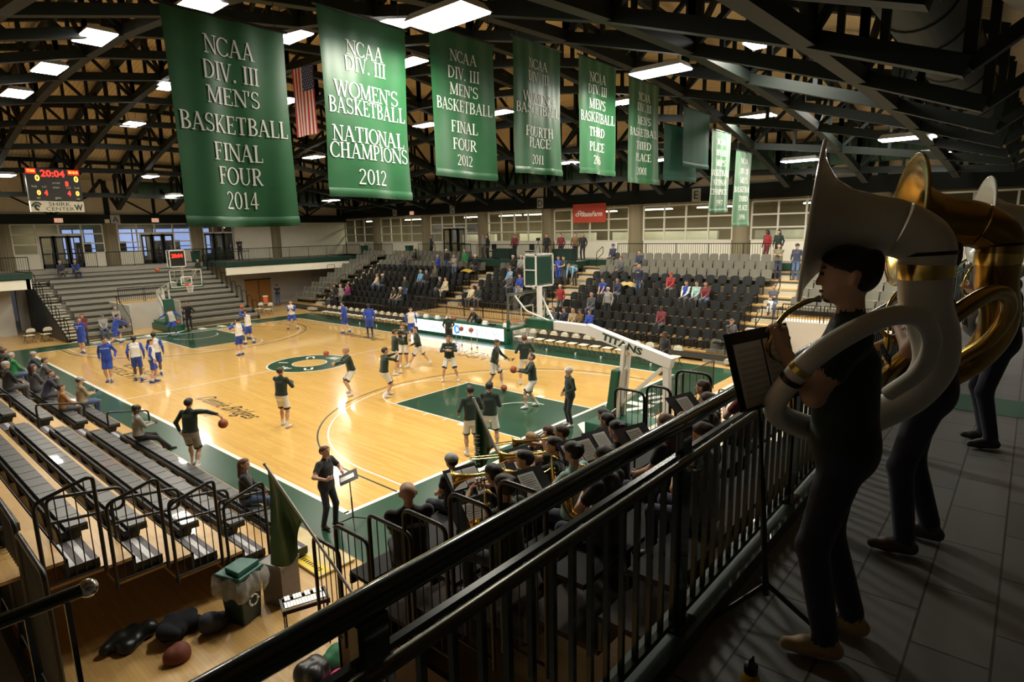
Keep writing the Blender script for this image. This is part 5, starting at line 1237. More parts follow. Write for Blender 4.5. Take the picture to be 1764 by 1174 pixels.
# conductor and those at floor level in front
cond=person((-.59,-.25,0),-72,'conductor in a black shirt with a baton, mouth open, on the court corner',h=1.74,top='black',sleeve='short',bot='pants',botc='navy',shoe='shoebrown',hair='red',vox=.016,text=None,curl=.9,pose=dict(hL=(-.08,.34,-.20),hR=(.26,.24,-.26),eL=(-.8,-.2,-.5),eR=(.8,-.2,-.5),dL=(.4,.9,.1),dR=(-.3,.8,.5),fL=(-.1,.08,.08),fR=(.1,-.06,.08),hp=.1))
m=MB(); a,d=HANDS[cond.name]['R']; a=Vector(a); d=Vector(d)+Vector((0,0,.25)); m.tube([a+d*.06,a+d*.42],[.006,.002],6); tag(m.build('baton',[PAPER]),'thin white baton held by the conductor','baton')
# ---------------------------------------------------------------- spectators
def seat_p(x,y,z,face,label,**k):
    k.setdefault('vox',.028); pose=dict(SIT); pose.update(k.pop('pose',{})); return person((x,y,z),face,label,pose=pose,**k)
XS=lambda i:XR(i)+.40
R_=lambda i:ZR(i)+.02
SPEC=[ # row, y, standing, label, options
(8,26.72,0,'person in black on the top grey seats, far left',dict(top='black',hair='brown',hairstyle='long',skin=SKIN)),
(7,27.24,0,'person in dark grey on the third grey row from the top',dict(top='dgrey',hair='blond',hairstyle='long')),
(6,22.14,1,'person in a bright blue top standing with folded arms high in the stand',dict(top='blue',botc='navy',hair='grey',pose=FOLD)),
(7,22.0,1,'person in dark jacket and white cap standing right of the person in blue',dict(top='black',botc='denim',hair='grey',hat='cap')),
(6,20.45,1,'person in grey jacket and jeans standing high in the stand',dict(top='grey',botc='denim',hair='grey',pose=FOLD)),
(7,20.15,1,'person in kelly green seen from behind below the media platform',dict(top='kelly',botc='olive',hair='grey')),
(7,19.3,0,'spectator in black with a pale knit hat below the media platform',dict(top='black',hair='brown',hat='knit',hatc='white')),
(3,26.69,0,'person in pale pink on the left black chairs',dict(top='cream',botc='denim',hair='blond',hairstyle='long')),
(3,26.0,0,'person in black with a white hat beside the person in pale pink',dict(top='black',hair='grey',hat='cap',botc='denim')),
(2,22.21,1,'person in dark green standing in the aisle of the left section',dict(top='green',botc='denim',hair='brown')),
(4,22.57,0,'person in pale blue scarf and jacket in the middle of the left section',dict(top='lblue',hair='white',botc='dgrey')),
(4,21.95,0,'person in dark coat next to the one in pale blue',dict(top='black',hair='grey')),
(5,21.85,0,'person in olive jacket and cap, a row above the pale blue jacket',dict(top='olive',hair='brown',hat='cap',hatc='olive')),
(3,19.74,0,'person in black with white papers near the middle aisle',dict(top='black',hair='grey')),
(3,19.17,0,'person in pale yellow sweater near the middle aisle',dict(top='cream',hair='brown',botc='cream')),
(1,22.81,0,'person in green shirt low in the left section',dict(top='green',hair='brown',hairstyle='long',sleeve='short')),
(1,22.1,0,'person in green with a white hat low in the left section',dict(top='green',hair='grey',hat='knit',sleeve='short')),
(2,15.98,0,'person in cream on the middle section chairs',dict(top='cream',hair='blond',hairstyle='long')),
(2,15.38,0,'person in dark green beside the person in cream',dict(top='green',hair='brown')),
(4,14.04,0,'person in grey on the middle section, left of the backboard',dict(top='dgrey',hair='grey')),
(7,15.79,0,'person in black and white high in the middle section',dict(top='black',hair='white')),
(7,15.1,0,'person in pale checked shirt high in the middle section',dict(top='grey',hair='white')),
(5,14.74,0,'person in light blue high in the middle section',dict(top='lblue',hair='brown')),
(4,13.3,0,'person in royal blue on the middle section near the shot clock',dict(top='blue',hair='brown',botc='denim')),
(3,12.56,0,'person in a pale grey jacket bending forward near the shot clock',dict(top='grey',hair='brown',pose=dict(lean=.75,hp=-.3))),
(6,10.9,1,'person in green shirt and grey pants standing at the stair',dict(top='green',sleeve='short',botc='dgrey',hair='brown',pose=dict(hL=(-.1,.40,-.26)))),
(6,10.1,1,'person in light blue bending over on the stair',dict(top='lblue',botc='dgrey',hair='brown',pose=dict(lean=1.15,hL=(-.2,.5,-.3),hR=(.2,.5,-.3)))),
(6,11.3,1,'person in royal blue standing left of the stair',dict(top='blue',botc='blue',hair='brown',pose=FOLD)),
(2,8.95,1,'person in bright red coming up the stair',dict(top='red',botc='dgrey',hair='grey',hairstyle='bald')),
(9,9.0,0,'person in blue cap and navy jacket on the top grey row',dict(top='navy',hair='brown',hat='cap',hatc='blue')),
(7,7.54,0,'person in grey-green hoodie on the grey seats',dict(top='dgrey',hair='brown',botc='black')),
(8,6.77,0,'person in navy jacket on the middle grey row',dict(top='navy',hair='brown')),
(5,5.4,1,'person in navy printed hoodie standing in front of the grey seats',dict(top='navy',botc='denim',hair='blond',hairstyle='long',text='IWU')),
(4,7.23,0,'person in blue shirt leaning forward beside the standing grey hoodie',dict(top='blue',sleeve='short',hair='brown',pose=dict(lean=.3))),
(2,5.89,1,'person in beige hoodie standing among the near chairs',dict(top='grey',botc='black',hair='grey',hairstyle='bald')),
(4,6.4,0,'person in navy behind the person in beige',dict(top='navy',hair='brown',hairstyle='long')),
(2,7.06,0,'person in dark jacket low in the near section',dict(top='dgrey',hair='blond',botc='denim')),
(0,7.75,0,'person in navy on the front row by the arm of the basket',dict(top='navy',hair='brown',pose=dict(hL=(-.02,.26,.0)))),
(0,7.2,0,'person in tan on the front row by the arm of the basket',dict(top='tan',hair='blond',hairstyle='long')),
(0,6.75,0,'person in brown on the front row',dict(top='brown',hair='brown',hairstyle='long',pose=dict(hp=-.3))),
(0,6.16,0,'person in royal blue on the front row',dict(top='blue',hair='brown',hairstyle='long')),
(0,8.43,0,'person in grey jacket on the front row beside the stair',dict(top='dgrey',hair='brown',skin=SKIN2)),
(5,3.66,0,'person in red hoodie at the top of the near black chairs',dict(top='red',hair='brown',hat='cap',hatc='red')),
(4,2.44,0,'person in blue and white on the near section',dict(top='blue',slv='white',hair='brown',hairstyle='long')),
(4,1.9,0,'person in pale grey-blue between the blue and maroon tops',dict(top='mint',hair='brown',hairstyle='long')),
(4,1.45,0,'person in maroon jacket and light jeans on the near section',dict(top='maroon',hair='brown',hairstyle='long',botc='denim')),
(1,2.6,0,'person in dark clothes low in the near section',dict(top='maroon',hair='black',skin=SKIN3)),
(8,-1.0,1,'person in a tan coat holding white papers on the near stair',dict(top='olive',botc='navy',hair='brown',hairstyle='long',pose=FOLD)),
(8,-1.85,1,'person in dark jacket, cap and jeans right of the near stair',dict(top='navy',botc='denim',hair='grey',hat='cap',hatc='black')),
(4,-1.75,0,'person in dark jacket holding a small child behind the black fence',dict(top='dgrey',botc='denim',hair='brown',pose=dict(hL=(.06,.24,-.30),hR=(-.04,.26,-.22)))),
(0,27.8,1,'person in grey standing behind the far white chairs',dict(top='grey',botc='dgrey',hair='grey',hairstyle='bald')),
(1,28.3,0,'person in magenta low at the left end of the black chairs',dict(top='magenta',hair='brown')),
(0,29.3,0,'person in black low at the far left of the side stand',dict(top='black',hair='black')),
(0,28.6,1,'person in black standing at the far left of the side stand',dict(top='black',botc='black',hair='black')),
]
for i,y,stn,lab,o_ in SPEC:
    o_=dict(o_); o_.setdefault('botc','dgrey'); o_.setdefault('h',1.76); o_.setdefault('skin',SKIN)
    if stn: o_.setdefault('vox',.027); person((XR(i)+.14,y,ZR(i)),180+RNG.uniform(-15,15),lab,**o_)
    else: seat_p(XR(i)+.36,y,ZR(i)-.0,180+RNG.uniform(-18,18),lab,**o_)
seat_p(XR(4)+.62-.60,-1.75,ZR(4)+.12,180,'small child in white held in front of the person behind the black fence',h=.85,top='white',botc='white',hair=None,skin=SKIN,vox=.02)
for x,y,lab,k in ((26.6,26.9,'officer in a dark vest standing by the column on the side walkway',dict(top='navy',slv='grey',botc='black',hair='brown')),
 (26.3,20.8,'person in pale shirt working on the media platform',dict(top='grey',botc='dgrey',hair='grey',pose=dict(hp=-.4))),(25.4,19.5,'woman in black on the media platform',dict(top='black',hair='black',hairstyle='long')),
 (25.6,17.1,'person in dark maroon behind the media rail',dict(top='maroon',hair='brown')),(25.4,14.1,'person in black beside the round column on the media platform',dict(top='black',hair='brown')),
 (25.6,13.1,'person in dark maroon sweater at the media rail',dict(top='maroon',hair='brown')),(25.6,11.95,'person in a plaid tan shirt at the media rail',dict(top='brown',hair='red')),
 (25.5,11.3,'person in black at the end of the media rail',dict(top='black',hair='blond',hairstyle='long')),
 (26.5,.25,'person in a red coat on the side walkway near the stair',dict(top='red',botc='maroon',hair='black',hairstyle='long',skin=SKIN3)),(26.4,-.35,'woman in dark green with black hair on the side walkway',dict(top='green',botc='black',hair='black',hairstyle='long')),(26.5,-2.6,'person in black and white at the walkway edge behind the white horn bell',dict(top='white',botc='black',hair='black'))):
    k=dict(k); k.setdefault('botc','black'); person((x,y,F),180+RNG.uniform(-30,30),lab,h=1.74,vox=.028,**k)
# far bench stand and near left stand
seat_p(4.06,38.83,3.1,265,'person in navy, left of the pair on the top far bench',top='navy',hair='white',botc='dgrey',h=1.75)
seat_p(4.9,38.83,3.1,272,'person in navy and white, right of the pair on the top far bench',top='navy',slv='blue',hair='white',botc='navy',h=1.75)
seat_p(12.6,38.05,2.79,200,'person in dark green seated at the top right of the far benches',top='green',hair='brown',botc='tan')
seat_p(4.07,31.2,0,262,'person in a pale grey hoodie on the lowest far bench',top='grey',hair='brown',hat='cap',hatc='dgrey',botc='denim')
seat_p(5.0,31.95,.31,275,'person in grey hoodie with hood up on the second far bench',top='grey',hair='grey',botc='dgrey')
LS=[(1,20.29,'spectator in dark clothes at the left photo edge',dict(top='black',hair='brown')),(1,19.6,'person in green jacket behind the striped one',dict(top='green',hair='brown')),(1,18.3,'person in green and white striped top on the left stand',dict(top='kelly',hair='grey',botc='denim')),(2,14.27,'person in dark coat with a grey knit hat on the left stand',dict(top='black',hair='grey',hat='knit',hatc='grey')),(0,20.09,'person in navy reading a white sheet on the left stand',dict(top='navy',hair='grey',pose=dict(lean=.3,hp=-.3))),(1,14.9,'person in dark grey on the second row of the left stand',dict(top='dgrey',hair='brown',hairstyle='long')),(0,18.0,'person in dark coat on the front row of the left stand',dict(top='dgrey',hair='brown',pose=dict(lean=.25))),(1,13.5,'person in navy leaning forward on the left stand',dict(top='navy',hair='brown',pose=dict(lean=.3))),(1,11.38,'child in an orange-brown jacket on the left stand',dict(top='orange',hair='brown',h=1.6)),(0,12.73,'man in tan jacket and grey cap looking at a phone',dict(top='tan',hair='brown',hat='cap',hatc='grey',botc='denim',pose=dict(hp=-.4,hL=(-.05,.34,-.26),hR=(.08,.34,-.26)))),
(0,7.45,'person in grey hoodie looking at a phone, alone on the front row',dict(top='grey',hair='black',skin=SKIN3,botc='black',hairstyle='curly',vox=.02,pose=dict(hp=-.35,hL=(-.05,.36,-.24),hR=(.08,.36,-.24),fL=(-.12,.62,.06),fR=(.1,.68,.06)))),
(0,1.21,'person in black and jeans at the near end of the front row',dict(top='black',hair='red',hairstyle='long',botc='denim',vox=.017,pose=dict(hy=-.3)))]
for i,y,lab,o_ in LS:
    o_=dict(o_); o_.setdefault('botc','dgrey'); seat_p(XL(i)-.06,y,.3*i-.02+.02,RNG.uniform(-20,15) if y>2 else -30,lab,**o_)
# ================================================================ COURT EQUIPMENT
HW=M('hoop_white',(.72,.71,.67),.35,0,.06,4); RIMO=M('rim_orange',(.70,.09,.02),.4,.2,.05); NETM=M('net_cord',(.75,.74,.70),.8,0,0)
GL2=M_glass('backboard_glass',(.93,.96,.95))
def hoop(ox,oy,rz,label,shot):
    r=empty('basketball_hoop',label,'basketball hoop',(ox,oy,0),rz)
    m=MB(); m.box(-.52,.52,-3.9,-1.25,0.02,.42); m.box(-.45,.45,-3.7,-1.9,.42,.62); m.build('base',[PADGREEN],r,bevel=.03)
    m=MB(); m.prism([(-.30,.05),(.30,.05),(.30,2.0),(-.30,2.0)],-1.98,-1.72,'y'); 
    m.v=[(x,y+(-.25 if z>1 else 0)*(1 if z>1 else 0),z) for x,y,z in m.v]; m.build('front_pad',[PADGREEN],r,bevel=.04)
    m=MB()
    for s in (-.16,.16): m.bar((s,-2.1,.4),(s,-2.3,2.72),.10,.10)
    m.bar((0,-2.12,.9),(0,-2.2,2.0),.2,.06); m.build('front_post',[HW],r)
    m=MB(); m.bar((0,-3.55,.5),(0,-3.5,2.4),.2,.16); m.build('rear_post',[HW],r)
    m=MB(); m.bar((0,-3.66,2.34),(0,-1.0,3.02),.24,.30); m.bar((0,-1.06,3.0),(0,.25,3.02),.22,.26); m.build('boom',[HW],r,bevel=.015)
    m=MB(); m.box(-.17,.17,.15,1.16,2.87,3.17); m.build('boom_pad',[PADGREEN],r,bevel=.03)
    m=MB(); m.bar((.1,-1.9,.75),(.1,-3.4,2.2),.07,.07); m.bar((-.1,-1.9,.75),(-.1,-3.4,2.2),.07,.07); m.build('brace',[HW],r)
    for s in (-1,1):
        m=MB(); put_text(m,'TITANS',.3,(s*.125,-2.2,2.72),(0,-.9685,-.249) if s<0 else (0,.9685,.249),(0,-.249,.9685),0,width=1.3,height=.2,ext=.003,bold=.01); 
        m.build('lettering',[M('arm_letters',(.02,.05,.03),.5,0,0)],r)
    fr=MB(); w=.915
    for z in (2.92,3.97): fr.box(-w,w,1.2,1.25,z-.02,z+.02)
    for x in (-w,w): fr.box(x-.02,x+.02,1.2,1.25,2.9,3.99)
    f=fr.build('backboard_frame',[M('board_frame',(.10,.11,.10),.4)],r)
    m=MB(); m.box(-w+.02,w-.02,1.215,1.232,2.94,3.95); m.build('glass',[GL2],f)
    m=MB()
    for z in (3.08,3.53): m.box(-.31,.31,1.233,1.237,z-.025,z+.025)
    for x in (-.29,.29): m.box(x-.025,x+.025,1.233,1.237,3.08,3.53)
    for z in (2.965,3.93): m.box(-.88,.88,1.233,1.237,z-.02,z+.02)
    for x in (-.87,.87): m.box(x-.02,x+.02,1.233,1.237,2.95,3.95)
    m.build('target_lines',[LINEW],f)
    m=MB(); m.box(-w-.03,w+.03,1.17,1.28,2.86,2.93); m.box(-w-.03,-w+.03,1.17,1.28,2.86,3.2); m.box(w-.03,w+.03,1.17,1.28,2.86,3.2); m.build('edge_pad',[PADGREEN],r,bevel=.015)
    m=MB(); m.tube([(.2285*math.cos(a),1.25+.15+.2285+.2285*math.sin(a),3.05) for a in [2*PI*i/24 for i in range(24)]],.011,8,closed=True); m.box(-.09,.09,1.24,1.42,3.02,3.045); m.box(-.1,.1,1.235,1.25,2.98,3.15); rm=m.build('rim',[RIMO],r,smooth=True)
    n=MB(); cy_=1.25+.15+.2285
    for k in range(12):
        for d in (-1,1):
            pts=[]
            for i in range(6):
                t=i/5; rr=.225*(1-.45*t**.8); a=2*PI*k/12+d*t*PI/3.2; pts.append((rr*math.cos(a),cy_+rr*math.sin(a),3.045-.42*t))
            n.tube(pts,.005,4)
    n.build('net',[NETM],rm)
    m=MB()
    for s in (-1,1): m.tube(rnd([(s*.62,1.2,3.9),(s*.5,.85,3.45),(s*.1,.30,3.15)],.1),.028,8)
    m.bar((0,.74,3.1),(0,.74,4.15),.12,.12); m.build('support_struts',[HW],r,smooth=True,ang=40)
    sc=empty('shot_clock','boxy dark shot clock with white frame above the %s basket'%('near' if shot=='near' else 'far'),'shot clock',(0,0,0))
    sc.location=(Matrix.Rotation(rz,4,'Z')@Vector((.36,1.02,4.12)))+Vector((ox,oy,0)); sc.rotation_euler=(0,0,rz)
    m=MB(); m.box(-.40,.40,-.18,.22,.06,.94); m.build('case',[M('clock_green',(.012,.05,.035),.35,0,.1)],sc,bevel=.04)
    m=MB()
    for x in (-.42,.42):
        for y in (-.2,.24): m.bar((x,y,.02),(x,y,.98),.04,.04)
    for z in (.02,.98):
        for y in (-.2,.24): m.bar((-.44,y,z),(.44,y,z),.04,.04)
        for x in (-.42,.42): m.bar((x,-.22,z),(x,.26,z),.04,.04)
    for x in (-.42,.42): m.bar((x,-.2,.52),(x,.24,.52),.03,.03)
    m.bar((-.36,-.1,-.05),(-.36,-.1,.06),.1,.1); m.build('frame',[HW],sc)
    m=MB(); m.box(-.36,.36,.225,.235,.12,.88); fc=m.build('face',[BLACK],sc)
    if shot=='far':
        m=MB(); put_text(m,'20:04',.3,(0,.24,.66),(-1,0,0),(0,0,1),0,width=.62,height=.24,ext=.003,bold=.012); m.build('clock_digits',[LED],fc)
    return r
hoop(CW/2,0,0,'basketball hoop with white TITANS boom arm at the near end','near')
hoop(CW/2,CL,PI,'basketball hoop with glass board at the far end below the lit clock','far')
# ---- scorers' table with lit front
tb=empty('scorers_table','long dark green scorers table with a lit white front display','table',(16.2,9.7,0))
def tp(n_,m,mats): m.v=[(x-16.2,y-9.7,z) for x,y,z in m.v]; return m.build(n_,mats,tb)
m=MB(); m.box(16.22,16.72,9.7,17.6,.84,.88); tp('top',m,[PADGREEN]); m=MB(); m.box(16.25,16.68,9.72,17.58,.02,.84); tp('body',m,[PADGREEN])
LEDP=M('led_panel',(.8,.82,.85),.4,0,0,emit=(.88,.93,1.0),strength=.95); LEDT=M('led_text',(.2,.3,.3),.5,0,0,emit=(.25,.45,.42),strength=.35); LEDB=M('led_blue',(.05,.2,.5),.5,0,0,emit=(.05,.30,.75),strength=.9)
for a,b,t,yc,wd in ((9.95,13.05,'SPIRIT OF THE TITANS',11.45,2.6),(13.1,17.45,'ILLINOIS WESLEYAN',15.4,2.9)):
    m=MB(); m.box(16.205,16.245,a,b,.16,.80); s_=tp('display',m,[LEDP])
    m=MB(); put_text(m,t,.3,(16.2-16.2,yc-9.7,.48),(0,-1,0),(0,0,1),0,width=wd,height=.24,ext=.002); m.v=[(x-.006,y,z) for x,y,z in m.v]; o=m.build('display_text',[LEDT],s_)
m=MB()
for k in range(20):
    a0=2*PI*k/20; a1=2*PI*(k+1)/20
    m.prism([(13.4-9.7+r*math.cos(a),.48+r*math.sin(a)) for r,a in ((.12,a0),(.25,a0),(.25,a1),(.12,a1))],-.012,-.004,'x')
m.build('round_emblem',[LEDB],tb)
for k,y in enumerate((10.0,11.5,14.4,15.3,16.3,17.2)):
    m=MB(); m.prism([(-.10,0),(.10,0),(.03,.2),(-.03,.2)],-.16,.16,'y'); o=m.build('score_card',[WHITE]); o.location=(16.5,y,.885); tag(o,'small white tented card on the scorers table, %s from the right end'%ordn(k+1),'card',group='cards on the scorers table')
m=MB(); m.ball((0,0,.2),.2,12,sc=(.8,1,1)); m.ball((.14,0,.14),.12,10); o=m.build('backpack',[BLACK],smooth=True); o.location=(16.5,12.0,.885); tag(o,'black backpack on the scorers table','backpack'); 
m=MB(); m.tube([(0,.1,.30),(0,.18,.42),(0,-.05,.42),(0,-.1,.34)],.014,6); m.build('strap',[BLACK],o)
m=MB(); m.box(-.12,.12,-.2,.2,0,.05); m.tube([(0,.1,.05),(-.05,.12,.3)],.008,5); o=m.build('microphone',[BLACK]); o.location=(16.5,11.0,.885); tag(o,'desk microphone with black base on the scorers table','microphone')
# ---- white folding chairs
IVORY=M('ivory_vinyl',(.74,.70,.56),.5,0,.06)
def folding():
    r=bpy.data.objects.new('folding_chair',None); COL.objects.link(r)
    m=MB(); m.box(-.22,.20,-.22,.22,.43,.465); m.build('seat',[IVORY],r,bevel=.012)
    m=MB()
    def bk(u,v):
        y=(u-.5)*.46*math.sqrt(max(.05,1-(max(0,v-.35)/.68)**2)); return (.27+.05*v+.03*math.cos((u-.5)*PI),y,.66+.22*v)
    m.grid(bk,8,6); m.grid(lambda u,v:tuple(Vector(bk(1-u,v))+Vector((.025,0,0))),8,6); b=m.build('backrest',[IVORY],r,smooth=True)
    m=MB(); put_text(m,'TITANS',.06,(.30-.03,0,.745),(0,-1,0),(0,0,1),0,width=.28,height=.05,ext=.001); m.v=[(x-.008,y,z) for x,y,z in m.v]; m.build('lettering',[PADGREEN],b)
    for s in (-.21,.21):
        m=MB(); m.tube([(-.25,s,.01),(.16,s,.50),(.30,s,.85)],.012,6); m.build('frame_leg',[BLACK],r)
        m=MB(); m.tube([(.26,s,.01),(-.12,s,.45)],.012,6); m.build('frame_leg',[BLACK],r)
    m=MB(); m.tube([(-.2,-.21,.12),(-.2,.21,.12)],.01,6); m.tube([(.2,-.21,.1),(.2,.21,.1)],.01,6); m.build('cross_bar',[BLACK],r)
    return r
fc_=folding(); first=True
for nm,y0,n,dy in (('near team bench',.55,14,.66),('far team bench',19.0,13,.68)):
    for k in range(n):
        loc=(16.55,y0+dy*k,.006); lab='white folding chair with rounded back, %s from the near end of the %s'%(ordn(k+1),nm)
        if first: o=fc_; o.location=loc; o.rotation_euler=(0,0,0); first=False
        else: o=clone(fc_,loc,0)
        tag(o,lab,'chair','white chairs of the %s'%nm)
for k,(x,y) in enumerate(((1.0,32.3),(1.75,32.1))): 
    o=clone(fc_,(x-.2,y+.6,.006),PI*.5*-1+.2); tag(o,'white folding chair by the far left wall, %s of the two'%('left','right')[k],'chair')
for k,(x,y) in enumerate(((14.6,33.1),(14.9,32.2))):
    o=clone(fc_,(x,y,.006),.5); tag(o,'folding chair in the far right corner under the %s seated person'%('left','right')[k],'chair')
for k,y in enumerate((1.4,3.9,5.3,7.0,20.6,22.4,24.2)):
    m=MB(); m.lathe([(0,0),(.035,0),(.045,.13),(.04,.13),(.03,.01)],12); o=m.build('water_cup',[WHITE],smooth=True); o.location=(16.05,y,.006); tag(o,'white water cup on the floor before the bench chairs, %s from the near end'%ordn(k+1),'cup',group='cups on the floor')
# ball rack
rk=empty('ball_rack','chrome wheeled ball rack in front of the scorers table','ball rack',(14.45,10.9,0))
m=MB()
for x in (-.2,.2):
    for y in (-.55,.55): m.tube([(x,y,.06),(x,y,1.1)],.014,6)
m.build('posts',[CHROME],rk)
for z in (.35,.8):
    m=MB()
    for x in (-.14,.14): m.tube([(x,-.55,z),(x,.55,z)],.011,6)
    m.build('shelf',[CHROME],rk)
for x in (-.2,.2):
    for y in (-.55,.55):
        m=MB(); m.ball((x,y,.05),.045,8); m.build('caster',[BLACK],rk)
# balls
basketball((7.1,12.0,.83),'basketball flying over the centre circle'); basketball((5.98,27.0,4.04),'basketball high in the air left of the far board')
basketball((9.32,3.81,.127),'basketball lying on the green key by the walking player')
basketball((6.0+.95,27.6,.85),'basketball beside the player with spread arms at the far end')
for y,z,l in ((10.55,.93,'right'),(11.25,.93,'left')): basketball((14.45,y,z+.02),'dark basketball on the rack, %s one'%l)
basketball((16.5,13.9,1.01),'basketball on the scorers table beside the leaning person')
# cooler, far corner
m=MB(); m.lathe([(0,0),(.17,0),(.19,.45),(.19,.47)],16); c=m.build('drink_cooler',[M('cooler_orange',(.75,.13,.03),.45)],smooth=True); c.location=(15.6,33.9,.75); tag(c,'orange drink cooler with white lid on a small cart in the far corner','cooler')
m=MB(); m.lathe([(.2,.47),(.2,.53),(0,.55)],16); m.build('lid',[WHITE],c,smooth=True)
m=MB(); m.box(-.4,.4,-.3,.3,.68,.73)
for x in (-.36,.36):
    for y in (-.26,.26): m.bar((x,y,0),(x,y,.68),.04,.04)
o=m.build('cart',[M('cart_grey',(.3,.3,.3),.5)]); o.location=(15.6,33.9,.01); tag(o,'small grey cart carrying the orange cooler','cart')
# far walkway bins, table
for x,y,lab in ((13.35,40.3,'dark green recycling bin by the far column'),(27.6,37.6,'dark bin beside the column in the far corner'),(27.6,31.0,'dark bin left of the far side doors')):
    m=MB(); m.prism([(-.26,-.26),(.26,-.26),(.26,.26),(-.26,.26)],0,.8,'z'); m.v=[(a*(1 if c>.4 else .85),b*(1 if c>.4 else .85),c) for a,b,c in m.v]; o=m.build('recycling_bin',[PADGREEN],bevel=.02); o.location=(x,y,F+.003); tag(o,lab,'bin')
    m=MB(); m.box(-.28,.28,-.28,.28,.8,.86); m.build('lid',[BLACK],o,bevel=.015)
m=MB(); m.box(-.9,.9,-.35,.35,.72,.76)
for x in (-.8,.8):
    for y in (-.3,.3): m.bar((x,y,0),(x,y,.72),.03,.03)
o=m.build('folding_table',[BLACK]); o.location=(16.3,39.4,F+.003); tag(o,'dark folding table behind the far corner rail','table')
# media platform: draped tables and director chairs
for k,y in enumerate((17.4,12.2)):
    m=MB(); m.box(-.35,.35,-.75,.75,.72,.75); m.box(-.36,-.33,-.76,.76,.1,.75); o=m.build('draped_table',[M('drape_green',(.012,.04,.03),.8,0,.2,6)]); o.location=(24.8,y,F+.003); tag(o,'dark draped table on the media platform, %s'%('left','right')[k],'table')
    m=MB(); m.box(-.33,.33,-.73,-.69,0,.72); m.box(-.33,.33,.69,.73,0,.72); m.build('side',[M('drape_green')],o)
for k,y in enumerate((19.0,15.5)):
    r=empty('office_chair','dark office chair on the media platform, %s'%('left','right')[k],'chair',(25.3,y,F+.003))
    m=MB(); m.box(-.24,.24,-.24,.24,.5,.57); m.build('seat',[BLACK],r,bevel=.02); m=MB(); m.box(.2,.26,-.23,.23,.62,1.05); m.build('backrest',[BLACK],r,bevel=.03)
    m=MB(); m.tube([(0,0,.1),(0,0,.5)],.03,8); m.build('column',[BLACK],r); m=MB()
    for a in range(5): m.bar((0,0,.1),(.27*math.cos(a*1.257),.27*math.sin(a*1.257),.03),.04,.04)
    m.build('base',[BLACK],r)
tr=empty('camera_tripod','black camera tripod on the media platform','tripod',(25.6,15.0,F+.003))
for a in (0,2.1,4.2):
    m=MB(); m.tube([(.35*math.cos(a),.35*math.sin(a),.01),(0,0,1.25)],.015,6); m.build('leg',[BLACK],tr)
m=MB(); m.box(-.15,.15,-.07,.07,1.25,1.45); m.build('camera',[BLACK],tr,bevel=.01)
# yellow padded coat lying over chairs
m=MB(); m.grid(lambda a,b:(.6*a-.3,.9*b-.45,.12*math.sin(3*a)+.12*math.sin(2.6*b)+.03*math.sin(17*a)),12,14); o=m.build('coat',[CT["yellow"]],smooth=True); o.location=(XR(6)+.32,19.3,ZR(6)+.5); tag(o,'bright yellow coat lying on chairs high in the stand','coat')
m=MB(); m.grid(lambda a,b:(.6*a-.3,1.1*b-.55,.16*math.sin(3*a)+.12*math.sin(2.6*b)+.03*math.sin(17*b)),12,14); o=m.build('coat',[M('cloth_tan2',(.42,.30,.10),.8,0,.15)],smooth=True); o.location=(XR(5)+.34,6.1,ZR(5)+.5); tag(o,'tan coat spread over black chairs below the grey seats','coat')
# ---- retracted bleacher block right of the band
m=MB(); m.box(3.3,14.5,-9.3,-4.5,0,1.42,0); m.box(3.25,14.55,-9.3,-4.45,1.42,1.5,1); 
for k in range(5): m.box(3.3,14.5,-4.5,-4.47,.15+.25*k,.2+.25*k,2)
o=m.build('retracted_bleacher',[M('bleacher_front',(.10,.07,.05),.6,0,.2),M('bleacher_top_cream',(.52,.49,.40),.6,0,.08),BLACK]); tag(o,'closed retractable bleacher with cream top right of the band','bleacher')
for k,(a,b,zt_) in enumerate(((-4.9,-5.5,2.95),(-5.55,-6.0,3.1),(-6.1,-6.7,3.45))):
    r=empty('end_rail','black barred end rail on the right of the band stand, %s from the court'%ordn(k+1),'railing',(2.7,a,0)); w_=b-a; zb_=dk(a)+.1
    m=MB(); m.tube(rnd([(0,0,zb_-.3),(0,0,zt_),(0,w_,zt_),(0,w_,zb_-.3)],.14,5),.026,8); m.build('frame',[BLACK],r,smooth=True,ang=60)
    for j in range(1,5):
        m=MB(); m.tube([(0,w_*j/5,zb_),(0,w_*j/5,zt_)],.007,5); m.build('bar',[BLACK],r)
fence((9.2,-2.1,0),(11.6,-2.1,0),1.05,'black crowd fence behind the near basket, left panel',mat=BLACK); fence((11.7,-2.1,0),(14.2,-2.1,0),1.05,'black crowd fence behind the near basket, right panel',mat=BLACK)
# ---- bin, carton, bags, mallet keyboard, floor plate near the left stand
b_=empty('recycling_bin','dark green recycling bin with a clear bag folded over its rim','bin',(-3.07,-1.78,.003),.35)
m=MB(); m.prism([(-.22,-.22),(.22,-.22),(.22,.22),(-.22,.22)],0,.78,'z'); m.v=[(a*(1 if c>.4 else .8),b*(1 if c>.4 else .8),c) for a,b,c in m.v]; m.build('body',[M('bin_green',(.012,.035,.028),.45)],b_,bevel=.02)
m=MB(); m.prism([(-.25,-.25),(.25,-.25),(.25,.25),(-.25,.25)],.78,.84,'z'); m.prism([(-.22,-.2),(.22,-.2),(.16,.12),(-.16,.12)],.84,.92,'z'); m.build('lid',[M('bin_lid',(.01,.10,.075),.4)],b_,bevel=.02)
BAGM=bpy.data.materials.new('clear_bag'); BAGM.use_nodes=True; nt_=BAGM.node_tree; nt_.nodes.clear()
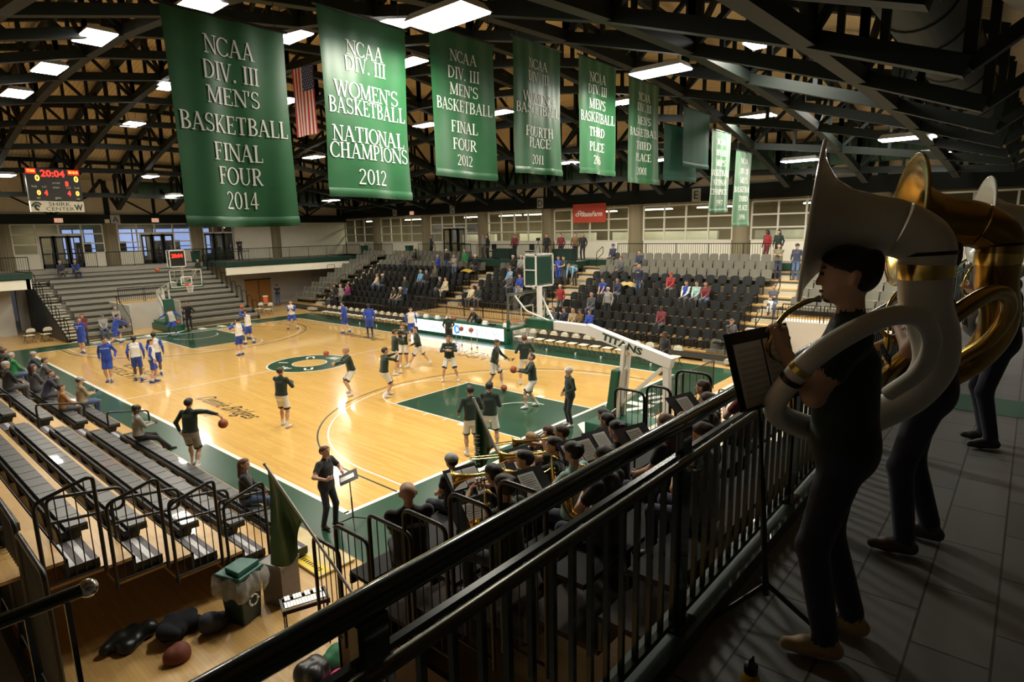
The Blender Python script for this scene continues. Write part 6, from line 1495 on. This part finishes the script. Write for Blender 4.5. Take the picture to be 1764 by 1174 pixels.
o_=nd(nt_,'ShaderNodeOutputMaterial'); a_=nd(nt_,'ShaderNodeMixShader'); a_.inputs[0].default_value=.35; t_=nd(nt_,'ShaderNodeBsdfTransparent'); g_=nd(nt_,'ShaderNodeBsdfPrincipled'); g_.inputs['Base Color'].default_value=(.7,.7,.66,1); g_.inputs['Roughness'].default_value=.25
nt_.links.new(t_.outputs[0],a_.inputs[1]); nt_.links.new(g_.outputs[0],a_.inputs[2]); nt_.links.new(a_.outputs[0],o_.inputs[0])
m=MB()
def bagf(u,v):
    a=2*PI*u; k=max(abs(math.cos(a)),abs(math.sin(a))); rr=(.26+.05*math.sin(v*3)+.018*math.sin(9*a+5*v)+.012*math.sin(17*a))/max(.75,k); return (rr*math.cos(a),rr*math.sin(a),.80-.34*v-.03*math.sin(5*a))
m.grid(bagf,48,10); m.build('bag',[BAGM],b_,smooth=True)
m=MB()
for k in range(3):
    a=2*PI*k/3+.5; p=[(.085*math.cos(a+t*1.5),.085*math.sin(a+t*1.5)) for t in (0,.33,.66,1)]
    m.tube([(x,-.232,.36+y) for x,y in p],.012,5); e=p[-1]; m.tube([(e[0],-.232,.36+e[1]),(e[0]*.8-.02*math.sin(a),-.232,.36+e[1]*.8+.03)],[.026,.002],5)
m.build('recycling_emblem',[PAPER],b_)
m=MB(); m.box(-.2,.2,-.2,.2,0,.70); m.box(-.22,.22,-.22,.22,.66,.72,1); o=m.build('tall_box',[M('box_brown_grey',(.16,.13,.11),.6),M('box_rim',(.2,.19,.18),.5)]); o.location=(-2.43,-1.78,.003); o.rotation_euler=(0,0,.35); tag(o,'grey-brown tall box beside the recycling bin under the green flag','box')
m=MB(); m.box(-1.75,-1.02,-1.75,.35,.012,.05,0); m.box(-1.74,-1.5,-1.7,-.3,.05,.053,1)
for k in range(18): m.box(-1.66,-1.58,-1.6+.07*k,-1.56+.07*k,.053,.0535,2)
o=m.build('floor_plate',[M('plate_wood',(.62,.50,.25),.4),M('caution_yellow',(.75,.55,.03),.5),INK]); tag(o,'pale floor plate with a yellow caution strip beside the left stand','floor plate')
def heap(name,loc,dims,seed,mat,label,cat):
    rr=np.random.RandomState(seed); pr=[]
    for k in range(7):
        c=rr.uniform(-.5,.5,3)*np.array(dims)*.7; c[2]=abs(c[2])*.8+.06; d=rr.uniform(-.2,.2,3)*np.array(dims); d[2]*=.4
        pr.append((c-d,c+d,.09+.05*rr.rand(),.07+.04*rr.rand(),0))
    V,Q,_=surfnet(pr,.022,.06,lambda g:.0-g[...,2])
    me=bpy.data.meshes.new(name); me.from_pydata([tuple(v) for v in V],[],[tuple(q) for q in Q]); me.materials.append(mat); me.polygons.foreach_set('use_smooth',[True]*len(Q))
    o=bpy.data.objects.new(name,me); COL.objects.link(o); o.location=loc; return tag(o,label,cat)
BAGD=M('bag_navy',(.006,.007,.010),.95,0,.3,8)
heap('duffel_bag',(-3.95,-1.45,.003),(.7,.5,.5),1,BAGD,'dark navy duffel bag heaped on the floor left of the bin','bag')
heap('jacket',(-4.45,-1.05,.003),(.7,.5,.2),2,BLACK,'black jacket lying on the floor beyond the duffel bag','jacket')
heap('jacket',(-3.5,-1.75,.003),(.35,.35,.6),3,M('denim_pile',(.03,.035,.05),.8),'dark jacket slumped against the recycling bin','jacket')
heap('drawstring_bag',(-4.08,-1.95,.003),(.16,.14,.08),4,M('bag_orange',(.14,.03,.012),.7),'small orange-brown bag in front of the duffel bag','bag')
heap('backpack',(-3.1,-3.95,.003),(.35,.35,.6),5,BLACK,'black backpack on the floor by the brown end panel','backpack')
heap('sneakers_bag',(-2.95,-4.25,.003),(.25,.25,.25),6,M('bag_pink',(.65,.03,.20),.6),'bright pink bag on the floor below the balcony rail','bag')
heap('jacket',(-2.75,-4.0+.15,.003),(.3,.25,.3),8,M('jacket_green',(.01,.14,.05),.7),'green jacket beside the bright pink bag','jacket')
kb=empty('glockenspiel','black-framed mallet keyboard with pale bars at the end rail','keyboard instrument',(-2.75,-3.1,0),-.35); kb.scale=(.62,.62,.95)
m=MB(); m.box(-.5,.5,-.28,-.24,.70,.76); m.box(-.5,.5,.24,.28,.70,.76); m.box(-.52,-.47,-.28,.28,.68,.76); m.box(.47,.52,-.28,.28,.68,.76)
for x in (-.45,.45):
    for y in (-.22,.22): m.bar((x,y,0.004),(x,y,.7),.03,.03)
m.build('frame',[BLACK],kb)
for k in range(14):
    m=MB(); m.box(-.45+.064*k,-.395+.064*k,-.22,.02,.765,.785); m.build('bar',[ALU],kb)
    if k%7 not in (2,6):
        m=MB(); m.box(-.42+.064*k,-.365+.064*k,.03,.22,.785,.80); m.build('bar',[ALU],kb)
# ================================================================ PEP BAND AND THE BALCONY PLAYERS
def catmull(P,n=8):
    P=[np.array(p,float) for p in P]; P=[2*P[0]-P[1]]+P+[2*P[-1]-P[-2]]; out=[]
    for i in range(1,len(P)-2):
        a,b,c,d=P[i-1:i+3]
        for t in np.linspace(0,1,n,endpoint=False):
            out.append(.5*((2*b)+(-a+c)*t+(2*a-5*b+4*c-d)*t*t+(-a+3*b-3*c+d)*t**3))
    out.append(P[-2]); return out
FIBER=M('white_fibreglass',(.74,.72,.66),.38,0,.06,4,coat=.3); BAND=M('dark_band',(.03,.022,.012),.4,.4,.2); SILVER=M('silver_plate',(.72,.72,.72),.15,1,.05)
P1=np.array([-3.66,-9.93,F])
SA=[(-3.517,-9.691,5.848),(-3.512,-9.713,5.846),(-3.503,-9.765,5.842),(-3.492,-9.835,5.837),(-3.477,-9.914,5.83),(-3.453,-10.03,5.812),(-3.415,-10.13,5.743),(-3.412,-10.14,5.626),(-3.385,-10.15,5.483),(-3.292,-10.19,5.32),(-3.187,-10.185,5.159),(-3.141,-10.10,4.99),(-3.197,-9.95,4.863)]
RA_=[.368,.285,.205,.160,.140,.122,.110,.106,.102,.098,.092,.084,.076]
SB=[(-3.30,-10.03,5.03),(-3.38,-10.15,5.17),(-3.50,-10.20,5.33),(-3.638,-10.17,5.445),(-3.80,-10.09,5.475),(-3.965,-9.985,5.424),(-4.07,-9.87,5.32),(-4.06,-9.77,5.18),(-3.93,-9.70,5.05),(-3.70,-9.70,4.93),(-3.42,-9.80,4.83),(-3.197,-9.95,4.863)]
def sousaphone(name,T,body,label,ringm=BRASS,sc=1.):
    root=bpy.data.objects.new(name,None); COL.objects.link(root); root.location=T(np.array(SA[5])); tag(root,label,'sousaphone'); off=np.array(root.location)
    def bl(n_,m,mats,**k):
        m.v=[tuple(np.array(v)-off) for v in m.v]; return m.build(n_,mats,root,smooth=True,**k)
    pts=catmull(SA,7); rad=[float(x) for x in np.interp(np.linspace(0,len(RA_)-1,len(pts)),range(len(RA_)),RA_)]
    k=14; m=MB(); m.tube([T(p) for p in pts[:5*7+1]],[r_*sc for r_ in rad[:5*7+1]],40,cap=False); o=bl('bell',m,[body],ang=70); md=o.modifiers.new('s','SOLIDIFY'); md.thickness=.005
    rim=MB(); c=T(pts[0]); d=(T(pts[1])-c); d/=np.linalg.norm(d); Rm=Vector(d).to_track_quat('Z','Y').to_matrix()
    rim.tube([tuple(np.array(Rm@Vector((rad[0]*sc*math.cos(a),rad[0]*sc*math.sin(a),0)))+c) for a in [2*PI*i/48 for i in range(48)]],.009*sc,8,closed=True); bl('bell_rim',rim,[body if body is not FIBER else FIBER])
    m=MB(); m.tube([T(p) for p in pts[5*7:]],[r_*sc for r_ in rad[5*7:]],28); bl('main_branch',m,[body],ang=60)
    for (i,w,mt) in ((7*7-2,3,ringm),(7*7-5,1,BAND)):
        m=MB(); m.tube([T(p) for p in pts[i:i+w+1]],[(r_+.004)*sc for r_ in rad[i:i+w+1]],28,cap=False); bl('joint_ring',m,[mt])
    pb=catmull(SB,7); rb=[float(x) for x in np.interp(np.linspace(0,3,len(pb)),[0,1,2,3],[.036,.040,.046,.072])]
    m=MB(); m.tube([T(p) for p in pb],[r_*sc for r_ in rb],18); bl('body_coil',m,[body],ang=60)
    for i in (44,46):
        m=MB(); m.tube([T(p) for p in pb[i:i+2]],[(r_+.003)*sc for r_ in rb[i:i+2]],18,cap=False); bl('joint_ring',m,[ringm if i==44 else BAND])
    lead=[(-3.69,-9.79,5.515),(-3.735,-9.74,5.50),(-3.79,-9.68,5.45),(-3.835,-9.65,5.385),(-3.845,-9.63,5.31),(-3.80,-9.63,5.25),(-3.74,-9.65,5.215),(-3.70,-9.68,5.18)]
    pl=catmull(lead,6)
    m=MB(); m.tube([T(p) for p in pl[4:]],[.0115*sc]*len(pl[4:]),10); bl('lead_pipe',m,[BRASS])
    m=MB(); m.tube([T(p) for p in pl[:6]],[x*sc for x in (.017,.014,.010,.0095,.0105,.012)],12); bl('mouthpiece',m,[SILVER])
    for q in range(3):
        m=MB(); b=np.array((-3.72+.045*q,-9.66+.0*q,5.07)); m.tube([T(b),T(b+np.array((0,0,.15)))],.019*sc,12); m.tube([T(b+np.array((0,0,.15))),T(b+np.array((0,0,.185)))],.006*sc,6); m.tube([T(b+np.array((0,0,.185))),T(b+np.array((0,0,.192)))],.014*sc,10); bl('valve',m,[BRASS])
    m=MB(); m.tube([T(p) for p in catmull([(-3.70,-9.68,5.18),(-3.62,-9.66,5.10),(-3.60,-9.67,5.02),(-3.68,-9.70,4.94)],6)],.014*sc,10); bl('valve_tubing',m,[BRASS])
    return root
def Tf(loc,dz,ang,sc,bell=0):
    c,s_=math.cos(ang),math.sin(ang); zc=P1[2]+1.5
    def T(p):
        d=(np.array(p,float)-P1); x,y=d[0]*c-d[1]*s_,d[0]*s_+d[1]*c
        return np.array([loc[0]+x*sc,loc[1]+y*sc,zc+dz+(d[2]-1.5)*sc])
    return T
sousaphone('sousaphone',Tf(P1,0,0,1.),FIBER,'white sousaphone worn by the nearest balcony player, bell facing left')
T2=Tf((-2.06,-10.13),-.06,.14,1.13); sousaphone('sousaphone',T2,GOLDY,'dull brass sousaphone behind the white one, bright inside of the bell showing',BRASS,1.13)
T3=Tf((.05,-10.35),.0,.05,1.0); sousaphone('sousaphone',T3,FIBER,'second white sousaphone mostly hidden behind the brass one',BRASS,1.)
def loc_t(loc,face,h,w):
    a=math.radians(face-90); c,s_=math.cos(a),math.sin(a); d=np.array(w,float)-np.array(loc); s=h/1.8
    return ((d[0]*c+d[1]*s_)/s,(-d[0]*s_+d[1]*c)/s,(d[2]-.012)/s)
fc1=106; h1=1.90
hero=dict(abs=True,hL=loc_t(P1,fc1,h1,(-3.865,-9.70,5.30)),hR=loc_t(P1,fc1,h1,(-3.64,-9.60,5.12)),eL=(-.75,.1,-1.),eR=(.8,-.2,-.8),lean=.03,fL=(-.13,.02,.08),fR=(.10,-.10,.08),toeL=-6,toeR=16,dL=(.1,.2,1.),nL=(.7,.7,0),dR=(-.8,.5,.1),hy=.0,hp=-.02)
person(tuple(P1),fc1,'person in dark green T-shirt, jeans and tan shoes playing the nearest white sousaphone',h=h1,skin=SKIN,hair='black',hairstyle='curly',top='green',sleeve='short',bot='pants',botc='navy',shoe='shoetan',vox=.0105,pose=hero,curl=dict(L=1.15,R=.7),beard=True,textb='PEP BAND',textc='dgrey',bodyk=.022)
fc2=104; L2=np.array([-2.36,-10.10,F]); h2=1.90
hero2=dict(abs=True,hL=loc_t(L2,fc2,h2,T2((-3.87,-9.70,5.30))),hR=loc_t(L2,fc2,h2,T2((-3.64,-9.60,5.12))),eL=(-.5,.2,-1),eR=(.8,-.2,-.8),fL=(-.15,.06,.08),fR=(.10,-.10,.08),toeL=0,toeR=14,hp=-.05)
person(tuple(L2),fc2,'person in black T-shirt, jeans and brown boots playing the brass sousaphone',h=h2,skin=SKIN2,hair='brown',hairstyle='curly',top='black',sleeve='short',bot='pants',botc='navy',shoe='shoebrown',vox=.014,pose=hero2,textb='ALIVE',textc='dgrey',curl=.9)
L3=np.array([.05,-10.35,F])
hero3=dict(abs=True,hL=loc_t(L3,fc2,h2,T3((-3.87,-9.70,5.30))),hR=loc_t(L3,fc2,h2,T3((-3.64,-9.60,5.12))),eL=(-.5,.2,-1),eR=(.8,-.2,-.8))
person(tuple(L3),fc2,'person in dark clothes with the far white sousaphone, mostly hidden',h=1.82,hair='black',top='black',sleeve='short',bot='pants',botc='navy',shoe='shoedark',vox=.018,pose=hero3)
# music stands
DESK=M('stand_black',(.012,.012,.013),.45,.2,.15)
def music_stand(base,desk,nrm,label,papers=1,w=.50,h=.34,tilt=None,lib=0):
    """base on the floor, desk centre, nrm = horizontal direction towards the reader"""
    b=Vector(base); c=Vector(desk)-b; n=Vector((nrm[0],nrm[1],0)).normalized(); x=Vector((0,0,1)).cross(n).normalized()
    t=tilt if tilt is not None else .45
    nz=(n*math.cos(t)+Vector((0,0,1))*math.sin(t)).normalized(); y=nz.cross(x).normalized()
    r=bpy.data.objects.new('music_stand',None); COL.objects.link(r); r.location=b; tag(r,label,'music stand')
    m=MB(); q=lambda a,b_,d: c+x*a+y*b_+nz*d
    m.hexa([q(-w/2,-h/2,0),q(w/2,-h/2,0),q(w/2,h/2,0),q(-w/2,h/2,0),q(-w/2,-h/2,.004),q(w/2,-h/2,.004),q(w/2,h/2,.004),q(-w/2,h/2,.004)])
    m.hexa([q(-w/2,-h/2,0),q(w/2,-h/2,0),q(w/2,-h/2+.006,0),q(-w/2,-h/2+.006,0),q(-w/2,-h/2,.05),q(w/2,-h/2,.05),q(w/2,-h/2+.006,.05),q(-w/2,-h/2+.006,.05)]); m.build('desk',[DESK],r)
    m=MB(); m.tube([(0,0,.1),tuple(c-nz*.03)],.011,8); m.tube([(0,0,.1),tuple((c-nz*.03)*.55+Vector((0,0,.04)))],.016,8); m.build('pole',[DESK],r,smooth=True)
    for k in range(3):
        a=2*PI*k/3+lib; m=MB(); m.tube([(0,0,.16),(.12*math.cos(a),.12*math.sin(a),.10),(.30*math.cos(a),.30*math.sin(a),.012)],[.014,.013,.011],8); m.build('leg',[DESK],r,smooth=True)
    for k in range(papers):
        px=(k-(papers-1)/2)*.225+.01
        pw,ph=.105,.14
        m=MB(); m.hexa([q(px-pw,-h/2+.008,.006),q(px+pw,-h/2+.008,.006),q(px+pw,-h/2+.008+2*ph,.006),q(px-pw,-h/2+.008+2*ph,.006),q(px-pw,-h/2+.008,.009),q(px+pw,-h/2+.008,.009),q(px+pw,-h/2+.008+2*ph,.010),q(px-pw,-h/2+.008+2*ph,.010)])
        for i in range(9):
            yy=-h/2+.04+.026*i
            for jj in range(3): m.hexa([q(px-pw+.015,yy+.005*jj,.0098),q(px+pw-.015,yy+.005*jj,.0098),q(px+pw-.015,yy+.0012+.005*jj,.0098),q(px-pw+.015,yy+.0012+.005*jj,.0098),q(px-pw+.015,yy+.005*jj,.0104),q(px+pw-.015,yy+.005*jj,.0104),q(px+pw-.015,yy+.0012+.005*jj,.0104),q(px-pw+.015,yy+.0012+.005*jj,.0104)],1)
        s_=m.build('sheet_music',[PAPER,M('staff_ink',(.25,.25,.26),.8,0,0)],r)
    return r
music_stand((-3.62,-9.62,F+.002),(-3.86,-9.62,5.22),(-.22,-.97),'black music stand on the balcony holding a black folder of sheet music',papers=2,w=.50,h=.34,tilt=.30,lib=.4)
# the band: seat x, row j, look
def band(x,j,label,yoff=0,face=92,**k):
    y=-1.63-.77*j+yoff; z=.15+.3*j; k.setdefault('top','black'); k.setdefault('botc','navy'); k.setdefault('vox',.017); k.setdefault('sleeve','short'); k.setdefault('h',1.74)
    return seat_p(x,y,z,face,label,**k), (x,y,z)
PLAY=dict(hL=(-.10,.30,-.02),hR=(.08,.34,-.02),eL=(-1,-.2,-.5),eR=(1,-.2,-.5))
SAX=dict(hL=(-.02,.26,-.20),hR=(.12,.22,-.38),eL=(-1,-.2,-.4),eR=(1,-.3,-.4))
band(-.55,3,'band member with a grey knit hat at the front of the band',hair='brown',hat='knit',hatc='grey')
b_c=band(-2.72,7,'band member with short curls on the nearest row by the end rail',hair='brown',hairstyle='curly',top='green',vox=.013,pose=SAX,skin=SKIN)
band(-2.05,6,'band member in black just in front of the nearest curls',hair='black',pose=PLAY)
b_h=band(-1.50,6,'band member playing a brass horn, dark hair over a printed dark shirt',hair='black',pose=PLAY,top='green',textb='PEP',face=120)
b_t=band(-.92,6,'band member in profile blowing a trombone to the left',hair='black',pose=dict(hL=(-.02,.30,.03),hR=(.06,.52,-.02),eL=(-1,0,-.6),eR=(1,0,-.7)),top='green',face=118,textb='PEP')
b_t2=band(.22,5,'band member in a dark patterned top playing the second trombone',hair='brown',pose=dict(hL=(-.02,.30,.03),hR=(.06,.50,-.02)),top='dgrey',face=112,yoff=-.05)
band(.50,4,'cheerleader with a white bow in light brown hair, left one of three',hair='blond',hairstyle='ponytail',top='green',h=1.66)
band(.95,4,'cheerleader with a white bow, middle one of three',hair='brown',hairstyle='ponytail',top='green',h=1.66)
band(1.42,5,'cheerleader in dark top with a white bow, right one of three',hair='black',hairstyle='ponytail',top='green',h=1.68)
band(-.72,7,'band member with a big dark mop of hair beside the hinged sheet music',hair='black',hairstyle='curly',vox=.014)
b_s=band(-1.62,7,'band member in a mint blue shirt on the second nearest row',hair='black',top='mint',pose=SAX,vox=.014,hairstyle='curly')
band(-1.0,8,'band member with auburn hair below the balcony rail',hair='red',top='black',hairstyle='long',vox=.014)
band(.06,8,'band member with brown hair near the right end rail below the balcony rail',hair='brown',pose=PLAY,vox=.015)
b_g=band(-2.2,8,'band member in black holding a saxophone under the balcony rail',hair='black',pose=SAX,vox=.014)
band(1.2,8,'band member in a maroon top at the right below the balcony rail',hair='brown',top='maroon',pose=SAX)
band(-1.9,9,'band member on the highest row directly below the rail',hair='brown',pose=SAX,top='dgrey')
band(.3,6,'band member in black right of the mop of dark hair',hair='black')
band(1.7,7,'band member in dark green at the right end of the band',hair='brown',top='green')
bald,_=band(-2.66,5,'person in a black lettered T-shirt and glasses sitting by the end rails, back to us',hair=None,vox=.0135,wide=1.12,h=1.84,face=60,textb='GET DANGEROUS',textc='grey')
m=MB(); hc_,RH_=HEADS[bald.name]
for q in (-1,1): m.tube([tuple(hc_+RH_@np.array((q*.036+.024*math.cos(a),.108,.016+.02*math.sin(a)))) for a in [2*PI*i/12 for i in range(12)]],.002,4,closed=True); m.tube([tuple(hc_+RH_@np.array((q*.06,.105,.02))),tuple(hc_+RH_@np.array((q*.096,-.01,.02)))],.002,4)
m.build('glasses',[SILVER],bald)
# white hair bows
for nm,x,j in (('left',.50,4),('middle',.95,4),('right',1.42,5)):
    y=-1.63-.77*j-.14; z=.15+.3*j+1.27; m=MB()
    for s in (-1,1): m.hexa([(x,y,z-.02),(x+s*.09,y-.02,z-.055),(x+s*.09,y+.0,z-.055),(x,y+.02,z-.02),(x,y,z+.02),(x+s*.09,y-.02,z+.055),(x+s*.09,y,z+.055),(x,y+.02,z+.02)])
    for s in (-1,1): m.hexa([(x,y,z),(x+s*.05,y-.02,z-.11),(x+s*.05,y-.01,z-.11),(x,y+.01,z),(x+.02,y,z),(x+s*.05+.03,y-.02,z-.11),(x+s*.05+.03,y-.01,z-.11),(x+.02,y+.01,z)])
    tag(m.build('hair_bow',[LETTER]),'white hair bow on the %s cheerleader'%nm,'bow')
# instruments
def bell_horn(loc,ax,r,label,L=.5,name='mellophone'):
    d=Vector(ax).normalized(); R=d.to_track_quat('Z','Y').to_matrix(); root=bpy.data.objects.new(name,None); COL.objects.link(root); root.location=loc; tag(root,label,'brass instrument')
    m=MB(); m.lathe([(r,0),(r*.78,-.025),(r*.5,-.08),(r*.28,-.16),(.02,-.28),(.012,-L)],24,(0,0,0),R); m.build('bell',[BRASS],root,smooth=True,ang=80)
    m=MB(); p=lambda a,b,c:tuple(R@Vector((a,b,c))); m.tube(rnd([p(0,0,-L),p(0,-.10,-L),p(0,-.10,-.2),p(.05,-.1,-.2),p(.05,0,-L-.05),p(0,.02,-L-.12)],.05),.008,8); m.build('tubing',[BRASS],root,smooth=True)
    for q in range(3):
        m=MB(); m.tube([p(.02,-.03,-.28-.04*q),p(.02,-.17,-.28-.04*q)],.013,8); m.build('valve',[SILVER],root)
    return root
bell_horn((-2.21,-5.72,3.05),(-.75,.62,-.1),.13,'brass horn bell pointing left above the end rail, behind four sheets of music')
bell_horn((-1.72,-6.02,3.02),(-.75,.66,-.05),.13,'brass horn pointing left beside the dark-haired player')
def trombone(a,b,label):
    a=Vector(a); b=Vector(b); d=(b-a).normalized(); s=d.cross(Vector((0,0,1))).normalized(); root=bpy.data.objects.new('trombone',None); COL.objects.link(root); root.location=a; tag(root,label,'trombone')
    L=(b-a).length; P=lambda t,o,u=0: tuple(d*t+s*o+Vector((0,0,u)))
    m=MB(); m.tube(rnd([P(L,0),P(0,0),P(0,.08),P(L*.85,.08)],.04),.0085,8); m.build('slide',[BRASS],root,smooth=True)
    m=MB(); m.tube(rnd([P(L*.85,.08),P(L*1.25,.08,.03),P(L*1.25,.16,.03),P(L*.5,.16,.03)],.06),.010,8); R=(-d).to_track_quat('Z','Y').to_matrix(); m.lathe([(.105,0),(.08,-.03),(.045,-.10),(.02,-.22),(.011,-.34)],20,P(L*.42,.16,.03),R); m.build('bell',[BRASS],root,smooth=True,ang=80)
    m=MB(); m.tube([P(L,0),P(L+.06,0)],[.009,.013],10); m.build('mouthpiece',[SILVER],root)
trombone((-1.62,-5.42,3.06),(-1.02,-6.02,3.10),'brass trombone with slide reaching left in the middle of the band')
trombone((-.50,-4.62,2.72),(.16,-5.28,2.80),'brass trombone of the player in the patterned top')
def sax(loc,label,rz=0):
    root=empty('saxophone',label,'saxophone',loc,rz); m=MB(); P=[(0,-.02,.42),(0,.06,.44),(0,.09,.36),(0,.06,0),(0,.10,-.10),(0,.19,-.08),(0,.24,.06)]
    pts=catmull(P,6); m.tube(pts,[float(v) for v in np.interp(np.linspace(0,6,len(pts)),range(7),[.008,.010,.013,.026,.036,.045,.072])],14,cap=False); m.build('body',[BRASS],root,smooth=True,ang=80)
    m=MB()
    for k in range(6): m.tube([(.03,.075-.003*k,.28-.05*k),(.045,.075-.003*k,.28-.05*k)],.015,8)
    m.build('keys',[BRASS],root); m=MB(); m.tube([(0,-.09,.40),(0,-.01,.425)],[.008,.012],8); m.build('mouthpiece',[BLACK],root)
for x,y,z,l in ((-2.66,-6.76,2.92,'nearest curly-haired player'),(-1.56,-6.74,2.92,'player in mint blue'),(-2.14,-7.52,3.2,'player in black under the rail'),(1.25,-7.5,3.2,'player in maroon')): sax((x,y,z),'gold saxophone held by the %s'%l)
# band music stands: reader side is towards -Y
for k,(x,y,z,n_,lab) in enumerate(((-1.36,-5.02,2.60,2,'with two sheets, left front of the band'),(-1.12,-5.30,2.42,2,'with two sheets below the flag pole'),(-1.97,-6.66,3.18,1,'with one large sheet near the bright end rail'),(-1.12,-6.72,3.30,2,'with sheets beside the dark mop of hair'),(-.72,-7.25,3.46,1,'with one sheet right of the dark mop of hair'),(.32,-7.36,3.62,1,'with a small sheet near the right end rails'),(-.62,-5.35,2.72,1,'with one sheet beyond the trombone slide'),(-2.5,-6.35,2.95,1,'empty black one behind the end rails'),(-.2,-6.45,3.1,1,'large black one right of the trombonist'))):
    j=max(3,min(9,int((-1.27-y)/.77))); 
    music_stand((x+.02,y+.05,.15+.3*j+.004),(x,y,z),(-.25,-.97),'black music stand in the band '+lab,papers=n_,tilt=.85,lib=.3*k)
music_stand((-.22,-.55,.008),(-.30,-.62,1.08),(-.85,.5),'flat black music stand in front of the conductor',papers=1,w=.55,h=.36,tilt=1.25)
# flags on leaning poles
def pole_flag(a,b,w,drop,label,lettering=None,seed=1,pull=(.25,.0)):
    a=Vector(a); b=Vector(b); d=(a-b).normalized(); root=bpy.data.objects.new('flag',None); COL.objects.link(root); root.location=b; tag(root,label,'flag')
    m=MB(); m.tube([(0,0,0),tuple(a-b)],.018,10); m.ball(tuple(a-b),.024,8); m.build('pole',[M('pole_white',(.55,.54,.50),.35,.2)],root,smooth=True,ang=60)
    rt=Vector((rt_[0],rt_[1],0)); fwv=Vector((-rt.y,rt.x,0))
    def cloth(u,v):        # u along the pole from the tip down, v from the pole to the free edge
        p=(a-b)-d*(.06+u*w); e0,e1,e2=pull
        ex=e0[0]*(1-u)*(1-2*u)+e1[0]*4*u*(1-u)+e2[0]*u*(2*u-1); ez=e0[1]*(1-u)*(1-2*u)+e1[1]*4*u*(1-u)+e2[1]*u*(2*u-1)
        q=p*(1-v)+((a-b)+rt*ex+Vector((0,0,ez)))*v
        g=math.sin(PI*min(1,v*1.2))*.6+.4*v
        return tuple(q+fwv*(.085*math.sin(8*u+2*v+seed)+.04*math.sin(15*u-3*v+seed))*g)
    m=MB(); m.grid(cloth,26,26); o=m.build('cloth',[CLOTHG],root,smooth=True,ang=90)
    if lettering:
        m=MB(); 
        for i,ch in enumerate(lettering):
            c=Vector(cloth(.10,.40+.07*i)); put_text(m,ch,.11,tuple(c-fwv*.10),tuple(Vector((0,0,-1))*1.0),tuple(rt),0,height=.085,ext=.002)
        m.build('lettering',[LETTER],o)
    return root
rt_=(r2.x,r2.y); _n=math.hypot(*rt_); rt_=(rt_[0]/_n,rt_[1]/_n)
pole_flag((-3.25,-3.36,2.98),(-3.10,-5.0,1.68),.85,1.35,'green flag hanging from a white pole above the recycling bin',seed=1,pull=((-.05,-1.38),(.25,-1.36),(.33,-.95)))
pole_flag((-.70,-4.60,3.47),(-.95,-5.55,2.45),.72,1.05,'green lettered flag on a white pole in the middle of the band',lettering='ILLINOIS',seed=4,pull=((.0,-1.05),(.13,-1.02),(.22,-.78)))
# TITANS cloths on the front rail of the band
for k,(x0,x1) in enumerate(((-1.1,.15),(.3,1.5))):
    m=MB(); m.grid(lambda a,b:(x0+(x1-x0)*a,-3.50+.02*math.sin(14*a),1.02+.42*b),20,4); o=m.build('rail_cloth',[M('rail_cloth_green',(.012,.06,.03),.7,0,.1)],smooth=True); tag(o,'dark green cloth lettered TITANS on the front of the band, %s'%('left','right')[k],'banner')
    m=MB(); put_text(m,'TITANS',.2,((x0+x1)/2,-3.53,1.24),(1,0,0),(0,0,1),0,width=.85,height=.2,ext=.002,bold=.008); m.build('lettering',[LETTER],o)
    m=MB(); m.tube(rnd([(x0-.05,-3.52,.95),(x0-.05,-3.52,1.5),(x1+.05,-3.52,1.5),(x1+.05,-3.52,.95)],.12),.02,8); m.build('front_rail',[BLACK],o,smooth=True)
# yellow bottle and dark coat by the kerb
bt=empty('water_bottle','yellow bottle with black loop cap on the balcony tiles','bottle',(-4.37,-9.80,F+.002))
m=MB(); m.lathe([(0,0),(.036,0),(.037,.01),(.037,.185),(.030,.205),(.024,.212)],24); m.build('body',[M('bottle_yellow',(.55,.38,.02),.4,.2,.05)],bt,smooth=True,ang=40)
m=MB(); m.lathe([(.027,.212),(.027,.245),(0,.25)],20); m.tube(rnd([(-.02,0,.24),(-.02,0,.275),(.02,0,.275),(.02,0,.24)],.015),.006,8); m.build('cap',[BLACK],bt,smooth=True,ang=40)
heap('jacket',(-4.62,-9.86,F+.003),(.25,.25,.1),9,BLACK,'black jacket on the balcony tiles at the bottom of the photo','jacket')
# things held on court
s_=HANDS[gshoot.name]; c=(s_['L'][0]+s_['R'][0])/2+(s_['L'][1]+s_['R'][1])*.09; basketball((c[0],c[1],c[2]+.02),'basketball held by the player looking up at the rim')
s_=HANDS[gdrib.name]['R']; c=s_[0]+s_[1]*.10; basketball((c[0]+.03,c[1],c[2]-.19),'basketball under the hand of the dribbling player')
s_=HANDS[bshoot.name]; c=(s_['L'][0]+s_['R'][0])/2+(s_['L'][1]+s_['R'][1])*.07; basketball((c[0],c[1],c[2]+.06),'basketball raised overhead by the player in white')
m=MB(); m.box(-.11,.11,-.002,.002,-.14,.14); o=m.build('sheet',[PAPER]); o.location=(-1.05,20.0,.82); o.rotation_euler=(-.8,.2,-1.4); tag(o,'white sheet held by a person on the left stand','paper')
m=MB(); m.box(-.04,.04,-.005,.005,-.07,.07); o=m.build('phone',[BLACK],bevel=.004); o.location=(-1.12,12.72,.86); o.rotation_euler=(-.9,0,-1.5); tag(o,'phone held by the person in the tan jacket','phone')
